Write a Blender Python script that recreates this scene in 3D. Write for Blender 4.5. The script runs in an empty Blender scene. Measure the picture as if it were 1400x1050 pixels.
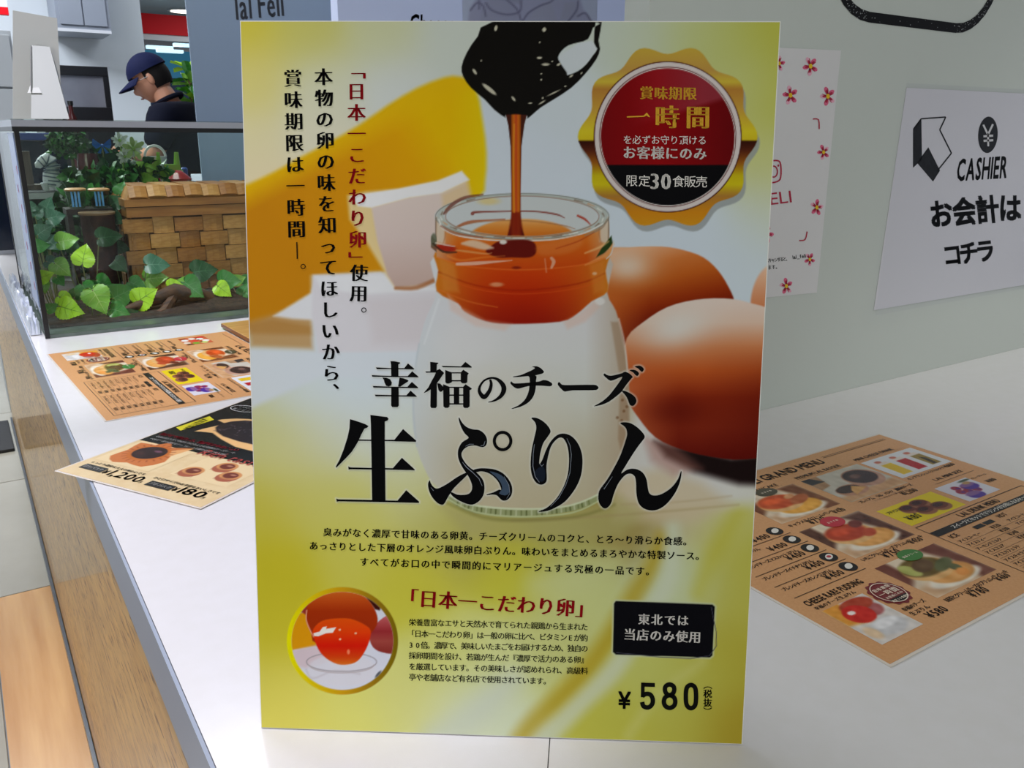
import bpy, bmesh, math, random
import numpy as np
from mathutils import Vector, Matrix, Euler
from mathutils.geometry import tessellate_polygon
random.seed(7)
rng = np.random.default_rng(5)
PI = math.pi
scn = bpy.context.scene
COL = scn.collection

# ------------------------------------------------------------------ camera, world, lights, exposure
F_PX, CX, CY = 1156.98, 700.0, 525.0
PITCH, ROLL, YAW = 0.2864, 0.0065, 0.5756
ZT = 0.95                                    # counter top height
CAM = Vector((0.0, 0.0, ZT + 0.35585))
_F = Vector((math.sin(YAW) * math.cos(PITCH), math.cos(YAW) * math.cos(PITCH), -math.sin(PITCH)))
_Rt = _F.cross(Vector((0, 0, 1))).normalized()
_Up = _Rt.cross(_F)
_r = _Rt * math.cos(ROLL) + _Up * math.sin(ROLL)
_u = _r.cross(_F)
camd = bpy.data.cameras.new('camera')
camd.sensor_width = 36.0
camd.lens = F_PX / 1400.0 * 36.0
camd.clip_start = 0.02
camd.clip_end = 100
camd.dof.use_dof = True
camd.dof.focus_distance = 0.53
camd.dof.aperture_fstop = camd.lens / 0.45    # 0.45 mm opening, as on a phone
cam = bpy.data.objects.new('camera', camd)
COL.objects.link(cam)
M = Matrix((( _r.x, _u.x, -_F.x, CAM.x), (_r.y, _u.y, -_F.y, CAM.y), (_r.z, _u.z, -_F.z, CAM.z), (0, 0, 0, 1)))
cam.matrix_world = M
scn.camera = cam

world = bpy.data.worlds.new('world')
scn.world = world
world.use_nodes = True
wb = world.node_tree.nodes['Background']
wb.inputs[0].default_value = (0.80, 0.86, 1.0, 1)
wb.inputs[1].default_value = 0.25

def area(name, loc, size, power, col=(1, 1, 1), rot=(0, 0, 0), size_y=None):
    l = bpy.data.lights.new(name, 'AREA')
    l.energy = power
    l.color = col
    l.size = size
    if size_y:
        l.shape = 'RECTANGLE'
        l.size_y = size_y
    o = bpy.data.objects.new(name, l)
    COL.objects.link(o)
    o.location = loc
    o.rotation_euler = rot
    return o
def aim(o, target):
    o.rotation_euler = (Vector(target) - Vector(o.location)).to_track_quat('-Z', 'Y').to_euler()
def spot(loc, target, power, deg, col, blend=0.6, size=0.12):
    l = bpy.data.lights.new('spot_lamp', 'SPOT')
    l.energy = power; l.color = col; l.spot_size = math.radians(deg); l.spot_blend = blend; l.shadow_soft_size = size
    o = bpy.data.objects.new('spot_lamp', l); COL.objects.link(o); o.location = loc; aim(o, target)
    return o
spot((-0.5, 0.80, 2.95), (0.04, 0.68, 0.95), 130, 25, (0.90, 0.87, 1.0), 0.5, 0.06)        # track lamp over the left end of the counter
spot((-0.3, 1.45, 2.95), (0.22, 1.62, 0.95), 156, 36, (0.92, 0.90, 1.0), 0.7)          # track lamp over the tank
spot((2.4, -0.1, 2.95), (1.6, 0.45, 0.95), 60, 36, (1.0, 1.0, 0.97), 0.8)             # track lamp over the cashier end
aim(area('front_fill_light', (-1.9, -2.4, 1.8), 2.4, 37, (1, 1.0, 0.90), size_y=1.5), (0.3, 0.4, 1.1))  # added fill from an unseen source, lifts the poster front
area('overhead_light', (0.4, -1.6, 3.0), 1.6, 9, (1, 1.0, 0.93))
area('overhead_light', (2.0, 0.1, 2.95), 0.6, 3, (1, 1.0, 0.95))
area('overhead_light', (-0.6, 4.6, 3.0), 1.4, 120, (0.92, 0.96, 1))
area('overhead_light', (0.45, 2.75, 3.0), 0.7, 12, (0.94, 0.96, 1))  # added to brighten the shelf ornaments and the blue panel
area('overhead_light', (2.2, 5.6, 3.0), 1.4, 16, (0.90, 0.95, 1))
area('overhead_light', (4.0, 11.0, 3.0), 2.0, 70, (0.95, 0.98, 1))

vs = scn.view_settings
vs.view_transform = 'Standard'
vs.look = 'None'
vs.exposure = 0.0
vs.gamma = 1.0
vs.use_curve_mapping = False

# ------------------------------------------------------------------ helpers
def ray(px, py):
    return _r * (px - CX) - _u * (py - CY) + _F * F_PX
def at(px, py, y):                           # the point that stands at depth y (metres along Y)
    v = ray(px, py)
    return CAM + v * (y / v.y)
def onz(px, py, z=ZT):
    v = ray(px, py)
    return CAM + v * ((z - CAM.z) / v.z)

def lin(c):
    c = np.asarray(c, float) / 255.0
    return np.where(c <= 0.04045, c / 12.92, ((c + 0.055) / 1.055) ** 2.4)
def L4(c):
    a = lin(c)
    return (float(a[0]), float(a[1]), float(a[2]), 1.0)

_mats = {}
def mat(name, col, rough=0.5, spec=0.5, metal=0.0, noise=None, bump=None, emit=None, coat=0.0, sheen=0.0):
    """col in sRGB 0-255; noise=(scale, second colour, stretch xyz); bump=(scale, strength)"""
    if name in _mats:
        return _mats[name]
    m = bpy.data.materials.new(name)
    m.use_nodes = True
    nt = m.node_tree
    b = nt.nodes['Principled BSDF']
    b.inputs['Base Color'].default_value = L4(col)
    b.inputs['Roughness'].default_value = rough
    b.inputs['Specular IOR Level'].default_value = spec
    b.inputs['Metallic'].default_value = metal
    b.inputs['Coat Weight'].default_value = coat
    if noise or bump:
        tc = nt.nodes.new('ShaderNodeTexCoord')
        mp = nt.nodes.new('ShaderNodeMapping')
        nt.links.new(tc.outputs['Object'], mp.inputs[0])
    if noise:
        mp.inputs['Scale'].default_value = noise[2] if len(noise) > 2 else (1, 1, 1)
        n = nt.nodes.new('ShaderNodeTexNoise')
        n.inputs['Scale'].default_value = noise[0]
        n.inputs['Detail'].default_value = 5
        cr = nt.nodes.new('ShaderNodeValToRGB')
        cr.color_ramp.elements[0].position = 0.35
        cr.color_ramp.elements[1].position = 0.65
        cr.color_ramp.elements[0].color = L4(col)
        cr.color_ramp.elements[1].color = L4(noise[1])
        nt.links.new(mp.outputs[0], n.inputs['Vector'])
        nt.links.new(n.outputs['Fac'], cr.inputs[0])
        nt.links.new(cr.outputs[0], b.inputs['Base Color'])
    if bump:
        n2 = nt.nodes.new('ShaderNodeTexNoise')
        n2.inputs['Scale'].default_value = bump[0]
        bp = nt.nodes.new('ShaderNodeBump')
        bp.inputs['Strength'].default_value = bump[1]
        bp.inputs['Distance'].default_value = 0.002
        nt.links.new(mp.outputs[0], n2.inputs['Vector'])
        nt.links.new(n2.outputs['Fac'], bp.inputs['Height'])
        nt.links.new(bp.outputs[0], b.inputs['Normal'])
    if emit:
        b.inputs['Emission Color'].default_value = L4(emit[0])
        b.inputs['Emission Strength'].default_value = emit[1]
    _mats[name] = m
    return m

def print_mat(name, rough=0.35, spec=0.35):  # ink whose colour is stored with the printed sheet
    if name in _mats:
        return _mats[name]
    m = bpy.data.materials.new(name)
    m.use_nodes = True
    b = m.node_tree.nodes['Principled BSDF']
    a = m.node_tree.nodes.new('ShaderNodeAttribute')
    a.attribute_name = 'ink'
    m.node_tree.links.new(a.outputs['Color'], b.inputs['Base Color'])
    b.inputs['Roughness'].default_value = rough
    b.inputs['Specular IOR Level'].default_value = spec
    _mats[name] = m
    return m

def glass_mat(name, tint=(245, 252, 248), ior=1.45, rough=0.0):
    if name in _mats:
        return _mats[name]
    m = bpy.data.materials.new(name)
    m.use_nodes = True
    nt = m.node_tree
    for n in list(nt.nodes):
        if n.type != 'OUTPUT_MATERIAL':
            nt.nodes.remove(n)
    out = nt.nodes['Material Output']
    tr = nt.nodes.new('ShaderNodeBsdfTransparent')
    tr.inputs[0].default_value = L4(tint)
    gl = nt.nodes.new('ShaderNodeBsdfGlossy')
    gl.inputs['Roughness'].default_value = rough
    lw = nt.nodes.new('ShaderNodeLayerWeight')
    lw.inputs[0].default_value = 0.5
    pw = nt.nodes.new('ShaderNodeMath'); pw.operation = 'POWER'; pw.inputs[1].default_value = 5.0
    fr = nt.nodes.new('ShaderNodeMath'); fr.operation = 'MULTIPLY_ADD'
    r0 = ((ior - 1) / (ior + 1)) ** 2
    fr.inputs[1].default_value = 0.7 * (1 - r0); fr.inputs[2].default_value = r0 * 0.8
    nt.links.new(lw.outputs['Facing'], pw.inputs[0])
    nt.links.new(pw.outputs[0], fr.inputs[0])
    mx = nt.nodes.new('ShaderNodeMixShader')
    nt.links.new(fr.outputs[0], mx.inputs[0])
    nt.links.new(tr.outputs[0], mx.inputs[1])
    nt.links.new(gl.outputs[0], mx.inputs[2])
    nt.links.new(mx.outputs[0], out.inputs[0])
    _mats[name] = m
    return m

def empty(name, label, cat, loc=(0, 0, 0), rz=0.0, group=None, mw=None):
    o = bpy.data.objects.new(name, None)
    o.empty_display_size = 0.05
    COL.objects.link(o)
    if mw is not None:
        o.matrix_world = mw
    else:
        o.location = loc
        o.rotation_euler = (0, 0, rz)
    o['label'] = label
    o['category'] = cat
    if group:
        o['group'] = group
    return o
def tag(o, label=None, cat=None, group=None, kind=None):
    for k, v in (('label', label), ('category', cat), ('group', group), ('kind', kind)):
        if v:
            o[k] = v
    return o
def link(name, me, m, parent=None, smooth=False):
    if m is not None:
        me.materials.append(m)
    if smooth:
        me.polygons.foreach_set('use_smooth', np.ones(len(me.polygons), bool))
    o = bpy.data.objects.new(name, me)
    COL.objects.link(o)
    if parent:
        o.parent = parent
    return o
def from_bm(name, bm, m, parent=None, smooth=False, bevel=0.0, seg=2):
    if bevel:
        bmesh.ops.bevel(bm, geom=[e for e in bm.edges if e.calc_face_angle(0) > 0.5], offset=bevel, segments=seg, affect='EDGES', profile=0.7)
    bmesh.ops.recalc_face_normals(bm, faces=bm.faces)
    me = bpy.data.meshes.new(name)
    bm.to_mesh(me)
    bm.free()
    o = link(name, me, m, parent, smooth)
    if smooth:
        try:
            me.set_sharp_from_angle(angle=0.7)
        except Exception:
            pass
    return o
def tri_mesh(name, V, T, m, parent=None, smooth=False):
    me = bpy.data.meshes.new(name)
    V = np.asarray(V, np.float32)
    T = np.asarray(T, np.int32)
    me.vertices.add(len(V))
    me.vertices.foreach_set('co', V.ravel())
    k = T.shape[1]
    me.loops.add(T.size)
    me.loops.foreach_set('vertex_index', T.ravel())
    me.polygons.add(len(T))
    me.polygons.foreach_set('loop_start', np.arange(0, T.size, k, dtype=np.int32))
    me.polygons.foreach_set('loop_total', np.full(len(T), k, np.int32))
    me.update(calc_edges=True)
    return link(name, me, m, parent, smooth)
def add_box(bm, c, s, rot=None):
    vs_ = bmesh.ops.create_cube(bm, size=1.0)['verts']
    bmesh.ops.scale(bm, vec=Vector(s), verts=vs_)
    if rot is not None:
        bmesh.ops.rotate(bm, cent=(0, 0, 0), matrix=Euler(rot).to_matrix(), verts=vs_)
    bmesh.ops.translate(bm, vec=Vector(c), verts=vs_)
    return vs_
def box(name, lo, hi, m, parent=None, bevel=0.0):
    bm = bmesh.new()
    lo, hi = Vector(lo), Vector(hi)
    add_box(bm, (lo + hi) / 2, hi - lo)
    return from_bm(name, bm, m, parent, bevel=bevel)
def tube(bm, pts, radii, n=8, caps=True):
    rings = []
    pts = [Vector(p) for p in pts]
    for i, p in enumerate(pts):
        d = (pts[min(i + 1, len(pts) - 1)] - pts[max(i - 1, 0)]).normalized()
        a = d.cross(Vector((0, 0, 1)))
        if a.length < 0.1:
            a = d.cross(Vector((0, 1, 0)))
        a.normalize()
        b = d.cross(a)
        r = radii[i] if hasattr(radii, '__len__') else radii
        rings.append([bm.verts.new(p + (a * math.cos(t) + b * math.sin(t)) * r) for t in [2 * PI * k / n for k in range(n)]])
    for q, w in zip(rings, rings[1:]):
        for k in range(n):
            bm.faces.new((q[k], q[(k + 1) % n], w[(k + 1) % n], w[k]))
    if caps:
        bm.faces.new(rings[0][::-1])
        bm.faces.new(rings[-1])
def lathe(bm, prof, n=24, c=(0, 0, 0), sx=1.0, sy=1.0):
    c = Vector(c)
    rings = []
    for r, z in prof:
        rings.append([bm.verts.new(c + Vector((r * sx * math.cos(t), r * sy * math.sin(t), z))) for t in [2 * PI * k / n for k in range(n)]])
    for q, w in zip(rings, rings[1:]):
        for k in range(n):
            bm.faces.new((q[k], q[(k + 1) % n], w[(k + 1) % n], w[k]))
    bm.faces.new(rings[0][::-1])
    bm.faces.new(rings[-1])
def blob(bm, c, r, sub=2, jit=0.0):
    v = bmesh.ops.create_icosphere(bm, subdivisions=sub, radius=1.0)['verts']
    for q in v:
        k = 1 + random.uniform(-jit, jit)
        q.co = Vector((q.co.x * r[0] * k, q.co.y * r[1] * k, q.co.z * r[2] * k)) + Vector(c)
    return v

class Plane:
    """a flat sheet that stands in the room: origin O, unit axes U (across) and V (up the sheet)"""
    def __init__(s, O, U, V):
        s.O, s.U, s.V = Vector(O), Vector(U).normalized(), Vector(V).normalized()
        s.N = s.U.cross(s.V)
    def mw(s):
        return Matrix(((s.U.x, s.V.x, s.N.x, s.O.x), (s.U.y, s.V.y, s.N.y, s.O.y), (s.U.z, s.V.z, s.N.z, s.O.z), (0, 0, 0, 1)))
    def uv(s, px, py):                       # traced point of the sheet -> sheet coordinates (arrays allowed)
        px = np.asarray(px, float) - CX
        py = np.asarray(py, float) - CY
        D = px[..., None] * np.array(_r) - py[..., None] * np.array(_u) + F_PX * np.array(_F)
        t = (np.array(s.O) - np.array(CAM)) @ np.array(s.N) / (D @ np.array(s.N))
        P = D * t[..., None] + np.array(CAM) - np.array(s.O)
        return np.stack([P @ np.array(s.U), P @ np.array(s.V)], -1)
    def px(s, u, v):
        P = np.array(s.O) + u[..., None] * np.array(s.U) + v[..., None] * np.array(s.V) - np.array(CAM)
        d = P @ np.array(_F)
        return CX + F_PX * (P @ np.array(_r)) / d, CY - F_PX * (P @ np.array(_u)) / d

# ---- lettering: outlines of the built-in typeface, collected into one mesh per block of text
_gl = {}
_fc = bpy.data.curves.new('glyph', 'FONT')
_fc.resolution_u = 2
_fo = bpy.data.objects.new('glyph', _fc)
COL.objects.link(_fo)
def glyph(ch, off=0.0):
    k = (ch, off)
    if k not in _gl:
        _fc.body = ch
        _fc.offset = off
        bpy.context.view_layer.update()
        me = bpy.data.meshes.new_from_object(_fo.evaluated_get(bpy.context.evaluated_depsgraph_get()))
        v = np.zeros(len(me.vertices) * 3)
        me.vertices.foreach_get('co', v)
        me.calc_loop_triangles()
        t = np.zeros(len(me.loop_triangles) * 3, np.int32)
        me.loop_triangles.foreach_get('vertices', t)
        _gl[k] = (v.reshape(-1, 3)[:, :2], t.reshape(-1, 3))
        bpy.data.meshes.remove(me)
    return _gl[k]
def shifted(key, ch, base, D):
    k = (key, ch)
    if k not in _gl:
        v, t = glyph(ch, base)
        V, T = [], []
        n = 0
        for dx, dy in D:
            V.append(v + np.array([dx, dy])); T.append(t + n); n += len(v)
        _gl[k] = (np.concatenate(V), np.concatenate(T))
    return _gl[k]
def serif(ch):                               # thin level strokes and heavy upright ones, as in a Mincho face
    return shifted('serif', ch, -0.012, ((-0.048, 0), (-0.018, 0.006), (0.018, -0.006), (0.048, 0)))
def bold(ch, o=0.022):
    return shifted('bold%g' % o, ch, 0.0, ((-o, -o), (o, -o), (-o, o), (o, o), (0, 0)))
def plain(ch):
    return glyph(ch, 0.0)
def medium(ch):
    return shifted('medium', ch, 0.0, ((-0.03, 0.004), (0, 0), (0.03, -0.004)))

class Ink:
    """collects flat printed shapes of one colour"""
    def __init__(s, plane, space='px'):
        s.pl, s.space, s.V, s.T, s.n = plane, space, [], [], 0
    def add(s, V, T):
        V = np.asarray(V, float)
        if s.space == 'px':
            V = s.pl.uv(V[:, 0], V[:, 1])
        s.V.append(V); s.T.append(np.asarray(T) + s.n); s.n += len(V)
    def poly(s, pts):
        tris = tessellate_polygon([[Vector((p[0], p[1], 0)) for p in pts]])
        if tris:
            s.add(pts, tris)
    def stroke(s, pts, w=None):              # pts (x, y[, width])
        P = np.array([p[:2] for p in pts], float)
        W = np.array([p[2] if w is None else w for p in pts], float) / 2
        d = np.gradient(P, axis=0)
        d /= np.linalg.norm(d, axis=1)[:, None] + 1e-9
        nrm = np.stack([-d[:, 1], d[:, 0]], 1) * W[:, None]
        V = np.concatenate([P + nrm, P - nrm])
        n = len(P)
        T = []
        for i in range(n - 1):
            T += [(i, i + 1, n + i + 1), (i, n + i + 1, n + i)]
        s.add(V, T)
    def disc(s, c, rx, ry, n=24, rot=0.0):
        a = np.linspace(0, 2 * PI, n, endpoint=False)
        x, y = rx * np.cos(a), ry * np.sin(a)
        V = np.stack([c[0] + x * math.cos(rot) - y * math.sin(rot), c[1] + x * math.sin(rot) + y * math.cos(rot)], 1)
        s.add(V, [(0, i, i + 1) for i in range(1, n - 1)])
    def ring(s, c, rx, ry, w, n=36):
        a = np.linspace(0, 2 * PI, n, endpoint=False)
        s.add(np.concatenate([np.stack([c[0] + (rx + k) * np.cos(a), c[1] + (ry + k) * np.sin(a)], 1) for k in (w / 2, -w / 2)]),
              [q for i in range(n) for q in ((i, (i + 1) % n, n + (i + 1) % n), (i, n + (i + 1) % n, n + i))])
    def chars(s, txt, p0, p1, size, fn=plain, wide=1.0):
        """centres of the first and last character given; down = +y in px space, up = +y in sheet space"""
        p0, p1 = np.array(p0, float), np.array(p1, float)
        n = max(len(txt) - 1, 1)
        d = p1 - p0
        vertical = s.space == 'px' and abs(d[1]) > abs(d[0])
        L = np.linalg.norm(d)
        if vertical:
            yv = d / L if L else np.array([0, 1.0]); xv = np.array([yv[1], -yv[0]])
        else:
            xv = d / L if L else np.array([1.0, 0]); yv = np.array([-xv[1], xv[0]])
        sg = 1 if s.space == 'px' else -1
        for i, ch in enumerate(txt):
            if ch == ' ':
                continue
            v, t = fn(ch)
            if not len(v):
                continue
            c = p0 + d * i / n
            cxg = 0.5 if ord(ch) > 0x2000 else (v[:, 0].min() + v[:, 0].max()) / 2
            x = (v[:, 0] - cxg) * size * wide
            y = -(v[:, 1] - 0.38) * size
            s.add(c + x[:, None] * xv + y[:, None] * yv * 1.0 if s.space == 'px' else c + x[:, None] * xv - y[:, None] * yv, t)
    def line(s, txt, p0, p1, cap, fn=plain, slant=0.0):
        """proportional Latin line, baseline from p0 to p1, capital height cap"""
        p0, p1 = np.array(p0, float), np.array(p1, float)
        x = 0.0; items = []
        for ch in txt:
            if ch == ' ':
                x += 0.28; continue
            v, t = fn(ch)
            items.append((v, t, x - v[:, 0].min())); x += v[:, 0].max() - v[:, 0].min() + 0.09
        x -= 0.09
        L = np.linalg.norm(p1 - p0); xv = (p1 - p0) / L
        up = np.array([xv[1], -xv[0]]) if s.space == 'px' else np.array([-xv[1], xv[0]])
        for v, t, dx in items:
            s.add(p0 + ((v[:, 0] + dx) * L / x + v[:, 1] / 0.7 * cap * slant)[:, None] * xv + (v[:, 1] / 0.7 * cap)[:, None] * up, t)
    def build(s, name, m, parent, off):
        if not s.V:
            return None
        V = np.concatenate(s.V); T = np.concatenate(s.T)
        a, b, c = V[T[:, 0]], V[T[:, 1]], V[T[:, 2]]
        cr = (b[:, 0] - a[:, 0]) * (c[:, 1] - a[:, 1]) - (b[:, 1] - a[:, 1]) * (c[:, 0] - a[:, 0])
        T = np.where((cr < 0)[:, None], T[:, ::-1], T)
        o = tri_mesh(name, np.concatenate([V, np.full((len(V), 1), off)], 1), T, m, parent)
        if name.endswith(('lettering', 'print', 'petals', 'centres', 'sheen', 'highlight', 'slogan', 'heading', 'speckles')):
            o['kind'] = 'stuff'
        return o

def smooth_poly(P, n=4, closed=True):
    P = np.array(P, float)
    out = []
    N = len(P)
    for i in range(N if closed else N - 1):
        if closed:
            a, b, c, d = P[(i - 1) % N], P[i], P[(i + 1) % N], P[(i + 2) % N]
        else:
            a, b, c, d = P[max(i - 1, 0)], P[i], P[i + 1], P[min(i + 2, N - 1)]
        for k in range(n):
            t = k / n
            out.append(0.5 * (2 * b + (c - a) * t + (2 * a - 5 * b + 4 * c - d) * t * t + (3 * b - a - 3 * c + d) * t ** 3))
    if not closed:
        out.append(P[-1])
    return np.array(out)

# ---- soft printed pictures: a fine grid whose ink colours are computed from shapes
def sst(x):
    x = np.clip(x, 0, 1)
    return x * x * (3 - 2 * x)
class Pic:
    def __init__(s, X, Y):
        s.X, s.Y = X.ravel(), Y.ravel()
        s.C = np.zeros((len(s.X), 3))
    def sel(s, x0, y0, x1, y1):
        return np.nonzero((s.X >= x0) & (s.X <= x1) & (s.Y >= y0) & (s.Y <= y1))[0]
    def blend(s, idx, a, col):
        col = np.asarray(col, float)
        s.C[idx] = s.C[idx] * (1 - a[:, None]) + col * a[:, None]
    def field(s, pts, sig):
        x = np.array([p[0] for p in pts]); y = np.array([p[1] for p in pts]); c = np.array([p[2] for p in pts], float)
        for k in range(0, len(s.X), 40000):
            d2 = (s.X[k:k + 40000, None] - x) ** 2 + (s.Y[k:k + 40000, None] - y) ** 2
            w = np.exp(-(d2 - d2.min(1)[:, None]) / (2 * sig * sig))
            s.C[k:k + 40000] = (w @ c) / w.sum(1)[:, None]
    def ell(s, cx, cy, rx, ry, col, soft=2.0, rot=0.0, a=1.0, clip=None):
        R = max(rx, ry) + soft + 1
        i = s.sel(cx - R, cy - R, cx + R, cy + R)
        x, y = s.X[i] - cx, s.Y[i] - cy
        cr, sr = math.cos(rot), math.sin(rot)
        x, y = x * cr + y * sr, -x * sr + y * cr
        k = np.sqrt((x / rx) ** 2 + (y / ry) ** 2)
        d = (k - 1) * min(rx, ry)
        m = sst(0.5 - d / soft) * a
        if clip is not None:
            m = m * clip(s.X[i], s.Y[i])
        if callable(col):
            col = col(s.X[i], s.Y[i])
        s.blend(i, m, col)
    def sdf(s, P, i):
        P = np.asarray(P, float)
        x, y = s.X[i], s.Y[i]
        d = np.full(len(x), 1e9); ins = np.zeros(len(x), bool)
        for k in range(len(P)):
            a, b = P[k], P[(k + 1) % len(P)]
            e = b - a
            t = np.clip(((x - a[0]) * e[0] + (y - a[1]) * e[1]) / (e @ e + 1e-9), 0, 1)
            d = np.minimum(d, (x - a[0] - e[0] * t) ** 2 + (y - a[1] - e[1] * t) ** 2)
            c = ((a[1] > y) != (b[1] > y))
            if a[1] != b[1]:
                ins ^= c & (x < (b[0] - a[0]) * (y - a[1]) / (b[1] - a[1]) + a[0])
        d = np.sqrt(d)
        return np.where(ins, -d, d)
    def poly(s, P, col, soft=2.0, a=1.0, grow=0.0, clip=None):
        P = np.asarray(P, float); R = soft + 2 + grow
        i = s.sel(P[:, 0].min() - R, P[:, 1].min() - R, P[:, 0].max() + R, P[:, 1].max() + R)
        if not len(i):
            return
        m = sst(0.5 - (s.sdf(P, i) - grow) / soft) * a
        if clip is not None:
            m = m * clip(s.X[i], s.Y[i])
        if callable(col):
            col = col(s.X[i], s.Y[i])
        s.blend(i, m, col)
    def line(s, P, col, w=2.0, soft=1.5, a=1.0):
        P = np.asarray(P, float)
        if 3 <= len(P) <= 12:
            P = smooth_poly(P, 4, closed=False)
        R = w * 2 + soft + 2
        i = s.sel(P[:, 0].min() - R, P[:, 1].min() - R, P[:, 0].max() + R, P[:, 1].max() + R)
        x, y = s.X[i], s.Y[i]
        d = np.full(len(x), 1e9)
        for p, q in zip(P, P[1:]):
            e = q[:2] - p[:2]
            t = np.clip(((x - p[0]) * e[0] + (y - p[1]) * e[1]) / (e @ e + 1e-9), 0, 1)
            ww = (p[2] + (q[2] - p[2]) * t) if P.shape[1] > 2 else w
            d = np.minimum(d, np.sqrt((x - p[0] - e[0] * t) ** 2 + (y - p[1] - e[1] * t) ** 2) - ww / 2)
        s.blend(i, sst(0.5 - d / soft) * a, col)
def ramp(t, stops):
    xs = [q[0] for q in stops]
    return np.stack([np.interp(t, xs, [q[1][k] for q in stops]) for k in range(3)], -1)
def raster(name, plane, rect, nu, nv, paint, m, parent, off):
    u = np.linspace(rect[0], rect[2], nu); v = np.linspace(rect[1], rect[3], nv)
    U, V = np.meshgrid(u, v)
    X, Y = plane.px(U, V)
    pic = Pic(X, Y)
    paint(pic)
    idx = np.arange(nu * nv).reshape(nv, nu)
    Q = np.stack([idx[:-1, :-1], idx[:-1, 1:], idx[1:, 1:], idx[1:, :-1]], -1).reshape(-1, 4)
    o = tri_mesh(name, np.stack([U.ravel(), V.ravel(), np.full(U.size, off)], 1), Q, m, parent)
    at_ = o.data.color_attributes.new('ink', 'FLOAT_COLOR', 'POINT')
    C = np.concatenate([lin(np.clip(pic.C, 0, 255)), np.ones((U.size, 1))], 1).astype(np.float32)
    at_.data.foreach_set('color', C.ravel())
    return o

# ------------------------------------------------------------------ setting: floor, ceiling, walls
def poly_prism(bm, pts, z0, z1):
    lo = [bm.verts.new((p[0], p[1], z0)) for p in pts]
    hi = [bm.verts.new((p[0], p[1], z1)) for p in pts]
    bm.faces.new(lo[::-1]); bm.faces.new(hi)
    n = len(pts)
    for i in range(n):
        bm.faces.new((lo[i], lo[(i + 1) % n], hi[(i + 1) % n], hi[i]))

m_floor = mat('floor joint', (120, 120, 118), 0.4)
m_tile = mat('pale stone tile', (158, 154, 142), 0.16, noise=(3.0, (168, 164, 152)))
m_plank = mat('oak floor plank', (214, 168, 110), 0.25, noise=(2.0, (186, 134, 76), (9, 0.6, 1)))
m_plank2 = mat('oak floor plank pale', (222, 180, 126), 0.25, noise=(2.0, (196, 146, 88), (9, 0.6, 1)))
fl = box('floor', (-6, -4, -0.1), (10, 22, -0.008), m_floor)
tag(fl, kind='structure')
Y0 = 2.65; TS = 0.97; X0 = -0.078
tile_me = {}
for i in range(-4, 6):
    for j in range(-2, 10):
        x0 = X0 + i * TS; y0 = Y0 + j * TS
        if i == 0 and j < 0:
            continue
        if not tile_me:
            bm = bmesh.new(); add_box(bm, (TS / 2, TS / 2, -0.004), (TS - 0.005, TS - 0.005, 0.008))
            t = from_bm('tile', bm, m_tile, fl, bevel=0.001, seg=1); tile_me['m'] = t.data
        else:
            t = bpy.data.objects.new('tile', tile_me['m']); COL.objects.link(t); t.parent = fl
        t.location = (x0, y0, 0)
for k in range(5):
    w = TS / 5
    for j in range(2):
        o = box('plank', (X0 + k * w + 0.001, Y0 - 1.94 + j * 0.97 + 0.001, -0.008), (X0 + (k + 1) * w - 0.001, Y0 - 0.97 + j * 0.97 - 0.001, 0), m_plank if (k + j) % 2 else m_plank2, fl)

m_ceil = mat('white ceiling paint', (225, 225, 222), 0.8)
tag(box('ceiling', (-6, -4, 3.1), (10, 22, 3.2), m_ceil), kind='structure')

m_wall = mat('glossy white laminate wall', (196, 203, 198), 0.22, spec=0.4)
WY = 0.730
wr = box('wall_right', (0.642, WY, ZT), (3.2, WY + 0.04, 3.1), m_wall, bevel=0.001)
tag(wr, kind='structure')

m_grey = mat('grey painted wall', (222, 230, 240), 0.6)
tag(box('wall_back', (-5.0, 6.6, 0), tuple(at(197, 60, 6.6))[:1] + (6.75, 3.1), m_grey), kind='structure')
c0 = at(450, 12, 3.0)
m_blue = mat('pale blue emissive panel', (206, 214, 242), 0.35, emit=((150, 164, 206), 0.22))  # weak emission raises the panel's brightness
bp0 = at(452, 12, 2.35); bp1 = at(886, 12, 2.35)
tag(box('wall_panel', (bp0.x + 0.02, 2.35, 0), (bp1.x + 0.9, 2.40, 2.3), m_blue, bevel=0.002), kind='structure')

# round-cornered column with lettering
colc = at(362, 60, 3.3)
mwc = Matrix.Translation((colc.x, colc.y, 0)) @ Matrix.Rotation(-0.23, 4, 'Z')
m_col = mat('pale grey column', (140, 158, 178), 0.55)
col = box('trim_1', (-0.262, -0.03, 0), (0.262, 0.45, 3.1), m_col, bevel=0.004)
col.matrix_world = mwc
tag(col, kind='structure')
PC = Plane(mwc @ Vector((-0.262, -0.03, 0)), mwc.to_3x3() @ Vector((1, 0, 0)), (0, 0, 1))
m_black = mat('black ink', (14, 14, 16), 0.4, spec=0.2)
m_dgrey = mat('dark grey ink', (62, 66, 74), 0.5)
e = empty('column_lettering', 'dark grey serif lettering on the pale column behind the poster', 'sign', mw=PC.mw())
k = Ink(PC); k.line('lal Feli', (323, 27), (389, 21.5), 36, medium)
k.build('lettering', m_dgrey, e, 0.001)

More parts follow.
